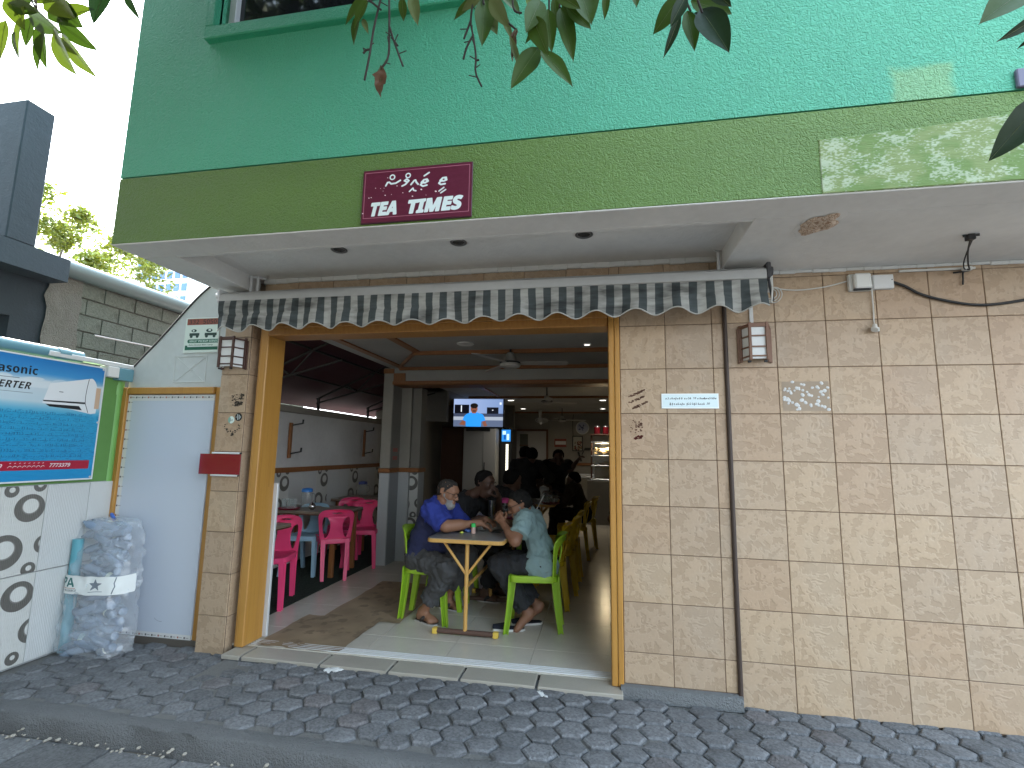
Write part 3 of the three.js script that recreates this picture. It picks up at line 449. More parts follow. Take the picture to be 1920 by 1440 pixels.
    g.fillStyle = '#b01636'; g.fillRect(0, 852, W - 50, 74); g.fillStyle = '#f0e6e4'; g.font = 'italic bold 44px sans-serif'; g.fillText('7773379', 640, 905); g.fillText('7773379', 130, 905); g.lineWidth = 4; g.strokeStyle = '#f0e6e4'; for (let x = 340; x < 600; x += 34) { g.beginPath(); g.moveTo(x, 905); g.quadraticCurveTo(x + 18, 880, x + 28, 898); g.moveTo(x + 10, 872); g.lineTo(x + 22, 866); g.stroke(); }
    g.strokeStyle = '#e9eceb'; g.lineWidth = 26; g.strokeRect(0, 0, W, H);
  });
  const board = thing('advertisement_board', 'blue sea and sky advertisement board with a white air conditioner', 'advertisement', [-5.05, 1.24, 0.55]);
  const bg = new THREE.PlaneGeometry(0.86, 0.88).rotateY(Math.PI / 2).translate(0.0225, 0.44, 0);
  mk('board', cbox(0.002, 0.02, 0, 0.88, -0.43, 0.43, 0.002), M.plasticW, board); mk('print', bg, mat([0.78, 0.78, 0.8], 0.4, { map: ad }), board);
  const bolt = lathe([[0.0, 0.004], [0.007, 0.003], [0.009, 0]], 10).rotateZ(-Math.PI / 2); for (const [y, z] of [[0.86, -0.41], [0.02, -0.41], [0.44, -0.415]]) { const o = mk('screw', bolt, M.metal, board); o.position.set(0.023, y, z); }
  // rain pipes and gutter
  const bluegrey = mat([0.13, 0.29, 0.36], 0.4), green = mat([0.17, 0.40, 0.10], 0.45), teal = mat([0.10, 0.33, 0.40], 0.45), pipeg = (n, l, c, p, g, m) => { const t = thing(n, l, c, p); mk('pipe', g, m, t); return t; };
  let t = pipeg('gutter_pipe', 'blue-grey horizontal pipe running above the advertisement board', 'pipe', [-5.06, 2.17, 0.5], rod([0, 0.0, 2], [0, 0, -0.20], 0.042, 0.042, 16), bluegrey); mk('coupling', [rod([0, 0, -0.02], [0, 0, -0.10], 0.046, 0.046, 16)], bluegrey, t);
  t = thing('roof_gutter', 'pale metal gutter channel with box end over the green downpipe', 'gutter', [-5.05, 2.08, 0.0]); mk('channel', [cbox(-0.03, 0.035, 0.06, 0.095, 0.55, -0.16, 0.003)], M.alu, t); mk('end_box', [cbox(-0.04, 0.05, -0.03, 0.055, 0.125, 0.03, 0.004)], M.white, t); mk('bracket', [cbox(-0.06, 0.045, -0.045, 0.056, 0.028, -0.10, 0.004)], bluegrey, t);
  t = pipeg('downpipe', 'green plastic downpipe beside the ochre door frame', 'pipe', [-5.095, 0.86, -0.045], rod([0, 0, 0], [0, 1.18, 0], 0.042, 0.042, 16), green); mk('collar', rod([0, 1.06, 0], [0, 1.14, 0], 0.046, 0.046, 16), green, t); mk('lower_pipe', rod([0, -0.84, 0], [0, -0.001, 0], 0.040, 0.040, 16), bluegrey, t);
  pipeg('pipe_stub', 'short teal pipe standing behind the bag of bottles', 'pipe', [-5.012, 0, 0.175], rod([0, 0, 0], [0.0, 0.80, 0.0], 0.036, 0.036, 16), teal);
  // concrete block wall behind
  const bw = thing('block_wall', 'unpainted grey concrete block wall beyond the side roof', 'wall', [-6.32, 0, -2.5]);
  mk('core', uvBox(new THREE.BoxGeometry(0.18, 3.22, 4.3).translate(-0.105, 1.61, 0.1)), M.mortar, bw);
  const r = mul(51); const bgs = [0.34, 0.165].map((l) => cbox(-0.015, 0, 0, 0.158, 0, -l, 0.006));
  for (let j = 0; j < 9; j++) { const y = 1.635 + j * 0.17, st = (j % 2) * 0.175; for (let i = 0; i < 11; i++) { const o = mk('block', bgs[0], M.block, bw); o.position.set(-0.006 + r() * 0.008, y, 2.0 - i * 0.351 - st); const k = 0.85 + r() * 0.3; } }
  for (let j = 1; j < 9; j += 2) { const o = mk('block', bgs[1], M.block, bw); o.position.set(0, 1.635 + j * 0.17, 2.0); }
  mk('plaster_column', (() => { const L = [], nz = 8, ny = 40, P = (a, b) => [0.012 + 0.016 * vn3(a * 0.9, b * 0.6, 2, 4), 1.2 + b * 0.05, 2.24 - a * 0.04 - 0.05 * vn3(b * 0.5, a > 4 ? 8 : 1, 1, 6)]; for (let a = 0; a < nz; a++) for (let b = 0; b < ny - 1; b++) L.push([P(a, b), P(a + 1, b), P(a + 1, b + 1), P(a, b + 1)]); return polys(L, true); })(), mat([0.20, 0.205, 0.18], 0.95, { map: T.soft, bumpMap: T.paverB, bumpScale: 0.01 }), bw);
  mk('light_rod', rod([0.08, 2.62, 1.78], [0.08, 2.66, 0.55], 0.009), M.white, bw);
  const bp = thing('roof_pipe', 'large grey-green pipe running along the top of the block wall', 'pipe', [-6.28, 3.22, -1]); mk('pipe', [rod([0, 0, 0.95], [0, 0.03, -2.6], 0.085, 0.085, 22)], mat([0.14, 0.20, 0.20], 0.35), bp); mk('end_cap', rod([0, 0, 1.0], [0, 0, 0.93], 0.092, 0.092, 22), mat([0.12, 0.17, 0.17], 0.4), bp); mk('coupling', rod([0, 0.018, -1.15], [0, 0.021, -1.35], 0.09, 0.09, 22), M.plasticW, bp);
  // dark house corner
  const dh = thing('dark_house', 'dark slate-blue rendered house with a square column rising above its roof edge', 'house', [-6.6, 0, 0.3]);
  const slate = mat([0.028, 0.045, 0.058], 0.8, { map: T.soft, bumpMap: T.plasterB, bumpScale: 0.004 }), slate2 = mat([0.055, 0.082, 0.105], 0.8, { map: T.soft, bumpMap: T.plasterB, bumpScale: 0.004 });
  mk('wall', [uvBox(new THREE.BoxGeometry(0.2, 3.06, 0.44).translate(0.18, 1.53, -0.55)), uvBox(new THREE.BoxGeometry(0.2, 0.42, 2.6).translate(0.18, 2.85, 0.97)), uvBox(new THREE.BoxGeometry(0.2, 2.42, 2.6).translate(0.179, 1.21, 0.97))], slate, dh);
  mk('roof_beam', uvBox(new THREE.BoxGeometry(0.8, 0.22, 3.3).translate(0.1, 3.14, 1.05)), slate2, dh);
  mk('column', cbox(-0.3, 0.5, 3.251, 4.54, -0.30, -0.07, 0.01), slate2, dh);
  mk('flood_lamp', [rod([0.16, 3.08, 0.0], [0.24, 3.02, 0.05], 0.035, 0.05, 14), rod([0.1, 3.12, -0.02], [0.16, 3.08, 0], 0.012)], M.plasticW, dh);
  const inner = mk('window_reveal', uvBox(new THREE.BoxGeometry(0.04, 0.6, 1.8).translate(-0.3, 2.55, 0.6)), M.white, dh);
  // far tower block
  const tw = thing('tower_block', 'distant white tower block with blue windows behind the trees', 'building', [-47, 0, -42]);
  mk('wall', uvBox(new THREE.BoxGeometry(7, 24, 5).translate(0, 12, 0)), M.white, tw); const bm = mat([0.05, 0.14, 0.36], 0.15), wg = new THREE.BoxGeometry(0.62, 0.8, 0.06); for (let i = 0; i < 7; i++) for (let j = 0; j < 8; j++) { const o = mk('window', wg, bm, tw); o.position.set(-2.9 + i * 0.95, 12.5 + j * 1.4, 2.53); }
}
// ---------------------------------------------------------------- fixtures on the facade
const stroke = (g, pts, w) => { g.lineWidth = w; g.lineCap = 'round'; g.lineJoin = 'round'; g.beginPath(); pts.forEach((p, i) => i ? g.lineTo(...p) : g.moveTo(...p)); g.stroke(); };
{
  const art = canvasTex(1024, 512, (g, W, H) => {
    g.fillStyle = '#5b1730'; g.fillRect(0, 0, W, H); const r = mul(3);
    for (let i = 0; i < 400; i++) { g.globalAlpha = 0.06; g.fillStyle = i % 2 ? '#7a3450' : '#3c0f22'; g.beginPath(); g.ellipse(r() * W, r() * H, 10 + r() * 50, 4 + r() * 14, 0, 0, 7); g.fill(); } g.globalAlpha = 1;
    g.strokeStyle = '#b0707f'; g.lineWidth = 5; g.strokeRect(16, 22, W - 36, H - 66);
    const q = (x, y) => [(x - 318) / 1368 * W, (y - 292 + 118 * (x - 318) / 1368) / 705 * H]; g.strokeStyle = '#d9e6e4'; g.fillStyle = '#d9e6e4';
    const S = (w, ...p) => stroke(g, p.map((a) => q(...a)), w), ring = (x, y, R, w) => { const c = q(x, y); g.lineWidth = w; g.beginPath(); g.arc(c[0], c[1], R, 0, 7); g.stroke(); };
    S(17, [1300, 420], [1330, 385], [1372, 378], [1380, 410], [1345, 425], [1310, 425], [1285, 455], [1310, 472], [1362, 462]); ring(1342, 404, 14, 9);
    S(14, [1290, 560], [1348, 512]); S(14, [1312, 584], [1372, 540]); S(16, [1098, 356], [1158, 312]);
    S(17, [1065, 445], [1095, 410], [1135, 400], [1150, 425], [1115, 448], [1080, 448], [1055, 475], [1085, 494], [1135, 480]); ring(1110, 424, 13, 9);
    S(17, [935, 472], [972, 420], [990, 412], [1000, 440], [1025, 468]); S(14, [918, 566], [962, 520], [970, 548], [1000, 556]);
    S(17, [822, 492], [862, 470], [905, 420], [878, 398], [848, 420], [880, 436]); ring(893, 350, 21, 12);
    S(17, [612, 488], [632, 445], [655, 440], [680, 462], [740, 452], [795, 415]); ring(692, 372, 22, 12);
    for (const [w, x0, x1] of [['TEA', 62, 350], ['TIMES', 418, 950]]) { g.save(); g.font = 'bold 168px sans-serif'; const k = (x1 - x0 - 28) / g.measureText(w).width; g.translate(x0 + 8, 446); g.transform(1, -0.02, -0.2, 1, 0, 0); g.scale(k, 1); g.lineWidth = 15; g.lineJoin = 'round'; g.strokeText(w, 0, 0); g.fillText(w, 0, 0); g.restore(); }
    for (const [x, y, s] of [[480, 520, 5], [545, 525, 4], [590, 520, 4], [580, 560, 4], [632, 380, 6], [610, 617, 7], [690, 605, 4], [757, 490, 6], [835, 583, 6], [1068, 538, 9], [1250, 563, 10], [1130, 612, 4], [400, 655, 7], [430, 648, 6], [330, 865, 7], [960, 628, 8], [985, 555, 8]]) { const c = q(x, y); g.fillStyle = '#e8d8d8'; g.beginPath(); g.ellipse(c[0], c[1], s, s * 0.7, 0.4, 0, 7); g.fill(); }
  });
  const s = thing('shop_sign', 'maroon TEA TIMES shop sign on the olive band', 'sign', [-2.096, 2.88, 1.004]); mk('board', cbox(-0.313, 0.313, -0.154, 0.158, 0, 0.012, 0.002), mat([0.06, 0.012, 0.026], 0.5), s); mk('face', sheet(-0.309, 0.309, -0.150, 0.154, 0.0128), mat([1, 1, 1], 0.45, { map: art }), s);
}
// striped awning: white roller case and scalloped valance
{
  const x0 = -3.935, x1 = -0.115, Z = 0.25, aw = thing('awning', 'grey and off-white striped awning with a scalloped edge above the entrance', 'awning', [-2.03, 2.6, 0.15]);
  const top = (x) => mix(2.588, 2.578, (x - x0) / (x1 - x0)), k2 = (x) => (x - x0) / (x1 - x0);
  const white = mat([0.50, 0.505, 0.50], 0.6, { map: T.soft }), L = [], n = 60, sec = [[0.04, 2.56], [0.04, 2.70], [0.10, 2.70], [0.20, 2.672], [Z, 2.642], [Z + 0.008, 2.615], [Z + 0.004, 2.585], [Z - 0.03, 2.57]];
  const rings = Array.from({ length: n + 1 }, (_, i) => { const x = mix(x0, x1, i / n); return sec.map(([z, y], q) => [x + 2.03, y - 2.6 + (q > 2 ? 0.004 * (vn3(x * 3, q, 1, 5) - 0.5) : 0), z - 0.15 + (q > 2 ? 0.006 * (vn3(x * 4, q, 3, 6) - 0.5) : 0)]); });
  mk('roller_case', loft(rings, true), white, aw);
  // valance: 37 dark stripes dyed into the cloth
  const p = [], cols = [], uv = [], P = 37 * 10 + 5, rows_ = 10, pitch = (x1 - x0) / 37.5, bottom = (x) => { const s = Math.abs(Math.sin(Math.PI * (x + 3.99) / 0.247)), sc = s * s * (1.25 - 0.25 * s); return mix(2.345, 2.378, k2(x)) + 0.040 * sc + 0.01 * (vn3(x * 2.2, 4, 4, 9) - 0.5); };
  const pos = (i, j) => { const x = mix(x0, x1, i / P), t = j / rows_, y = mix(top(x), bottom(x), t); return [x + 2.03 + 0.012 * (vn3(x * 3.1, t * 2, 7, 11) - 0.5) * t, y - 2.6, Z - 0.15 + 0.006 + t * 0.045 * (vn3(x * 2.4, t * 1.2, 3, 13) - 0.5) + t * 0.02 * Math.sin(x * 25.4 + 1.2 * Math.sin(x * 2)) + 0.010 * t * (vn3(x * 11, t * 4, 8, 15) - 0.5) - 0.012 * sm(0.35, 0.5, t) * sm(0.62, 0.5, t) * vn3(x * 1.6, 1, 1, 17)]; };
  const A = []; for (let i = 0; i < P; i++) for (let j = 0; j < rows_; j++) A.push([pos(i, j), pos(i, j + 1), pos(i + 1, j + 1), pos(i + 1, j)]);
  const g = polys(A, true); let q = 0; const c = new Float32Array(g.attributes.position.count * 3); for (let i = 0; i < P; i++) { const dark = ((i % 10) >= 0 && (i % 10) < 5); for (let j = 0; j < rows_; j++) for (let k = 0; k < 6; k++, q++) { const d = dark ? [0.072, 0.088, 0.092] : [0.41, 0.415, 0.395]; c.set(d, q * 3); } }
  g.setAttribute('color', new THREE.BufferAttribute(c, 3)); mk('valance', g, mat([1, 1, 1], 0.9, { map: T.dirt, vertexColors: true }), aw);
  mk('piping', tube(Array.from({ length: 301 }, (_, k) => { const q = pos(Math.round(k / 300 * P), rows_); return [q[0], q[1] - 0.002, q[2] + 0.002]; }), 0.0045, 5, 600), mat([0.42, 0.41, 0.38], 0.9), aw);
  const dk = mat([0.05, 0.05, 0.055], 0.5); mk('end_bracket', [cbox(1.918, 1.945, -0.01, 0.09, -0.13, 0.10, 0.006), bar([1.945, 0.06, 0.02], [1.955, -0.15, 0.06], 0.018, 0.012), rod([1.93, 0.04, 0.06], [1.96, 0.04, 0.06], 0.03)], dk, aw);
  mk('motor', [cbox(1.95, 1.985, -0.06, 0.075, -0.06, 0.0, 0.006), bar([1.955, -0.06, 0.07], [1.94, -0.165, 0.08], 0.014, 0.01)], M.plasticW, aw);
  mk('end_cap', [cbox(-1.925, -1.905, -0.02, 0.085, -0.10, 0.11, 0.008), rod([-1.93, 0.05, 0.05], [-1.975, 0.05, 0.05], 0.028, 0.02, 12)], M.alu, aw);
  for (const x of [-3.77, -0.345]) mk('ceiling_bracket', [rod([x + 2.015, 0.09, -0.03], [x + 2.015, 0.228, -0.03], 0.011), rod([x + 2.05, 0.09, -0.06], [x + 2.05, 0.228, -0.06], 0.011), bar([x + 1.98, 0.222, -0.0], [x + 2.09, 0.222, -0.09], 0.03, 0.006)], M.alu, aw);
}
// lattice wall lanterns
function lantern(pos, label, w, slant, dim) {
  const t = thing('wall_lantern', label, 'lamp', pos, 0), wd = mat(dim, 0.55, { map: T.wood }), H = 0.245, d = 0.10, c = w * 0.30, pts = [[-w / 2, 0.012], [-c, d], [c, d], [w / 2, 0.012]];
  const post = []; for (const [x, z] of pts) post.push(cbox(x - 0.0085, x + 0.0085, -H / 2, H / 2, z - 0.008, z + 0.008, 0.002)); mk('post', post[0], wd, t); post.slice(1).forEach((g) => mk('post', g, wd, t));
  for (let i = 0; i < 3; i++) { const [a, b] = [pts[i], pts[i + 1]], rails = [0.105, 0.035, -0.035, -0.095].map((y, k) => bar([a[0], y, a[1]], [b[0], y, b[1]], k ? 0.009 : 0.026, k ? 0.008 : 0.01, 0.001)); for (const g of rails) mk('rail', g, wd, t); mk('shade', loft([[-0.112], [0.112]].map(([y]) => [[a[0] * 0.88, y, a[1] * 0.93], [b[0] * 0.88, y, b[1] * 0.93], [b[0] * 0.86, y, b[1] * 0.9], [a[0] * 0.86, y, a[1] * 0.9]]), true, false), mat([0.74, 0.76, 0.76], 0.7), t); }
  for (const x of [-w / 2 - 0.012, w / 2 + 0.012]) mk('back_slat', cbox(x - 0.007, x + 0.007, -H / 2 - 0.005, H / 2 - 0.02, 0.001, 0.012, 0.002), wd, t);
  mk('foot', [cbox(-c - 0.012, -c + 0.006, -H / 2 - 0.012, -H / 2, d - 0.03, d - 0.012, 0.001), cbox(c - 0.02, c - 0.004, -H / 2 - 0.012, -H / 2, d - 0.02, d - 0.005, 0.001)], M.dark, t); return t;
}
lantern([-0.135, 2.225, 0.002], 'brown wooden lattice wall lantern with white panes on the open tile wall', 0.17, 0, [0.20, 0.105, 0.065]);
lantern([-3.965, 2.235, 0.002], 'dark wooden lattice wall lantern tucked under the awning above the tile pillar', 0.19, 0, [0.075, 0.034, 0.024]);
// plates and notices
{
  const writing = (g, x0, x1, y, s, seed) => { const r = mul(seed); for (let x = x1; x > x0; x -= s * (0.62 + r() * 0.3)) { const k = Math.floor(r() * 4), b = y; stroke(g, k === 0 ? [[x - s * 0.5, b], [x - s * 0.2, b - s * 0.1], [x, b - s * 0.35]] : k === 1 ? [[x - s * 0.45, b], [x - s * 0.2, b - s * 0.4], [x - s * 0.1, b - s * 0.05], [x, b - s * 0.1]] : k === 2 ? [[x - s * 0.35, b + s * 0.05], [x - s * 0.1, b - s * 0.4], [x - s * 0.4, b - s * 0.3], [x - s * 0.1, b - s * 0.15]] : [[x - s * 0.4, b - s * 0.05], [x - s * 0.3, b - s * 0.3], [x, b - s * 0.3], [x - s * 0.1, b]], s * 0.2); if (r() < 0.7) stroke(g, [[x - s * 0.35, b - s * 0.6 + (r() < 0.25 ? s * 0.95 : 0)], [x - s * 0.15, b - s * 0.72 + 0 + (r() < 0 ? s : 0)]], s * 0.17); } };
  const nt = canvasTex(768, 212, (g, W, H) => { g.fillStyle = '#f6fbfb'; g.fillRect(0, 0, W, H); g.fillStyle = '#dcedf1'; g.fillRect(10, 10, W - 20, H - 22); g.strokeStyle = '#20282e'; g.fillStyle = '#20282e'; writing(g, 545, 740, 78, 34, 5); writing(g, 430, 505 + 100, 78, 34, 9); writing(g, 40, 180, 78, 34, 10); writing(g, 195, 285, 78, 34, 11); writing(g, 305, 400, 78, 34, 12); g.clearRect; g.font = 'italic bold 40px sans-serif'; g.fillStyle = '#dcedf1'; g.fillRect(418, 30, 62, 60); g.fillStyle = '#39434a'; g.fillText('10', 424, 78); writing(g, 470, 580, 158, 34, 21); writing(g, 420, 455, 158, 34, 22); writing(g, 335, 400, 158, 34, 23); writing(g, 200, 310, 158, 34, 24); writing(g, 120, 180, 158, 34, 25); g.fillText('30', 604, 158); g.fillText('?', 100, 158); });
  const n = thing('notice_plate', 'small white notice plate with two lines of writing on the tile wall', 'notice', [-0.547, 1.853, 0.0012]); mk('plate', cbox(-0.18, 0.18, -0.05, 0.05, 0, 0.005, 0.001), M.white, n); mk('print', sheet(-0.178, 0.178, -0.048, 0.048, 0.0058), mat([1, 1, 1], 0.4, { map: nt }), n);
  const cs = canvasTex(512, 512, (g, W, H) => {
    g.fillStyle = '#dbe6df'; g.fillRect(0, 0, W, H); g.fillStyle = '#8f4a38'; g.fillRect(20, 12, W, 92); g.fillStyle = '#2c211c'; g.font = 'bold 86px monospace'; g.save(); g.scale(1.02, 1); g.fillText('332 5050', 44, 88); g.restore(); g.fillStyle = '#1f3f38';
    for (const [x, k] of [[70, 1], [300, 1.2]]) { g.beginPath(); g.ellipse(x + 65, 190, 40 * k, 22 * k, 0, 0, 7); g.fill(); g.fillRect(x, 225, 150 * k, 40); g.beginPath(); g.arc(x + 30, 275, 22, 0, 7); g.arc(x + 120 * k, 275, 22, 0, 7); g.fill(); } g.fillStyle = '#dbe6df'; g.fillRect(115, 178, 26, 24); g.fillRect(352, 170, 36, 28);
    g.fillStyle = '#2f6b5a'; g.beginPath(); g.roundRect(50, 318, 600, 56, 24); g.fill(); g.fillStyle = '#d2e2da'; g.font = 'bold 42px sans-serif'; g.fillText("MALE' PICKUP SERVICE", 80, 361); g.fillStyle = '#27413a'; g.font = 'italic bold 30px sans-serif'; g.fillText('Extra Service Men / Lorry', 72, 412); g.fillStyle = '#14614c'; g.fillRect(20, 430, W, 46); g.fillRect(20, 408, 36, 40);
  });
  const s = thing('pickup_sign', 'pale pickup service sign with a phone number and vans on the white gable', 'sign', [-4.39, 2.43, -0.1035]); mk('plate', cbox(-0.16, 0.17, -0.155, 0.145, 0, 0.005, 0.001), M.white, s); mk('print', sheet(-0.157, 0.167, -0.152, 0.142, 0.0058), mat([0.9, 0.92, 0.9], 0.5, { map: cs }), s);
  // red acrylic box sign on two rails
  const red = new THREE.MeshPhysicalMaterial({ color: rgb(0.23, 0.004, 0.018), roughness: 0.12, clearcoat: 0.6, side: THREE.DoubleSide });
  const rs = thing('red_plate', 'glossy dark red blank plate between two metal rails across the tile pillar', 'sign', [-4.0, 1.375, 0.002]); mk('plate', [cbox(-0.178, 0.178, -0.078, 0.077, 0.012, 0.017, 0.001)], red, rs); mk('rail', cbox(-0.075, 0.165, 0.078, 0.090, 0, 0.022, 0.002), M.alu, rs); mk('rail', cbox(-0.07, 0.16, -0.091, -0.079, 0, 0.022, 0.002), M.alu, rs); mk('rail_end', [cbox(0.1655, 0.176, 0.077, 0.089, 0.002, 0.02, 0.002), cbox(0.161, 0.172, -0.09, -0.08, 0.002, 0.02, 0.002)], M.black, rs);
  // stickers and glue marks
  const st = canvasTex(128, 128, (g) => { g.fillStyle = '#14161b'; g.fillRect(0, 0, 128, 128); g.strokeStyle = '#b9c0c2'; stroke(g, [[50, 26], [80, 26]], 8); stroke(g, [[34, 52], [96, 48]], 13); stroke(g, [[24, 80], [104, 74]], 15); stroke(g, [[64, 96], [64, 112]], 8); });
  const sk = (n, l, x, y, r, m) => single(n, l, 'sticker', new THREE.CylinderGeometry(r, r, 0.0012, 28).rotateX(Math.PI / 2).rotateZ(0.02).translate(x, y, 0.0022), m);
  const blackSt = mat([1, 1, 1], 0.4, { map: st }); sk('sticker', 'round black sticker on the tile pillar', -3.886, 1.737, 0.031, blackSt);
  const st2 = canvasTex(128, 128, (g) => { g.fillStyle = '#d5e4dd'; g.fillRect(0, 0, 128, 128); g.fillStyle = '#7ea898'; g.fillRect(0, 84, 128, 44); g.strokeStyle = '#24302c'; stroke(g, [[60, 40], [72, 36], [66, 60], [84, 66]], 6); stroke(g, [[34, 76], [92, 80]], 6); }); sk('sticker', 'round white and green sticker beside the black one on the pillar', -3.948, 1.715, 0.028, mat([1, 1, 1], 0.4, { map: st2 }));
  const blot = (r, cx, cy, n, sx, sy, ax) => { const G = []; for (let i = 0; i < n; i++) { const a = r() * 7, q = Math.sqrt(r()), x = cx + sx * q * Math.cos(a) * (ax ? Math.cos(ax) : 1), y = cy + sy * q * Math.sin(a) + (ax ? sx * q * Math.cos(a) * Math.sin(ax) : 0), s = 0.0015 + r() * 0.0045, m = 7, pts = []; for (let k = 0; k < m; k++) { const b = k / m * 2 * Math.PI, w = s * (0.5 + r() * 0.8); pts.push([x + w * Math.cos(b) * 1.5, y + w * Math.sin(b)]); } G.push(new THREE.ExtrudeGeometry(shapeOf(pts), { depth: 0.0006, bevelEnabled: false }).translate(0, 0, 0.0012)); } return merge(G); };
  const r = mul(19), glue = mat([0.13, 0.065, 0.042], 0.9), gl2 = mat([0.055, 0.045, 0.035], 0.9), gl3 = mat([0.13, 0.03, 0.022], 0.9);
  const t1 = thing('glue_marks', 'three slanted brown glue marks on the tile next to the yellow frame', 'mark', [0, 0, 0]); for (const [x, y] of [[-0.885, 1.905], [-0.89, 1.862], [-0.865, 1.825]]) mk('streak', blot(r, x, y, 46, 0.062, 0.007, 0.42), glue, t1);
  single('glue_mark', 'dark speckled glue mark with a red-brown scab under the slanted marks', 'mark', merge([blot(r, -0.895, 1.68, 34, 0.045, 0.05), blot(r, -0.862, 1.70, 12, 0.006, 0.04)]), glue); single('glue_scab', 'small red-brown glue scab on the tile below the dark specks', 'mark', blot(r, -0.877, 1.612, 48, 0.03, 0.011, 0.25), gl3);
  single('pillar_mark', 'dark smudged glue mark on the pillar tile above the stickers', 'mark', merge([blot(r, -3.905, 1.84, 80, 0.045, 0.018, 0.1), blot(r, -3.91, 1.885, 40, 0.06, 0.03), blot(r, -3.87, 1.90, 20, 0.012, 0.03)]), gl2);
  single('pillar_mark', 'ring of small dark glue spots below the stickers on the pillar', 'mark', merge([...Array.from({ length: 12 }, (_, i) => { const a = Math.PI + i / 11 * Math.PI; return blot(r, -3.935 + 0.062 * Math.cos(a), 1.675 + 0.055 * Math.sin(a), 3, 0.008, 0.012); }), blot(r, -3.928, 1.602, 16, 0.012, 0.012)]), gl2);
  const rf = thing('adhesive_patch', 'grey rectangle dotted with white dabs of old adhesive on the tile wall', 'mark', [0.155, 1.885, 0.0008]); mk('film', cbox(-0.136, 0.136, -0.095, 0.092, 0, 0.0008, 0.0003), mat([0.40, 0.315, 0.235], 0.9, { map: T.soft }), rf);
  for (let i = 0; i < 52; i++) { const s = 0.006 + r() * 0.006, x = (r() - 0.5) * 0.262, y = (r() - 0.5) * 0.178; const o = mk('dab', SPH ??= new THREE.SphereGeometry(1, 8, 5), M.white, rf); o.position.set(x, y, 0.0008); o.scale.set(s * (0.8 + r() * 0.5), s * (0.8 + r() * 0.4), 0.002); o.rotation.z = r() * 3; }
}
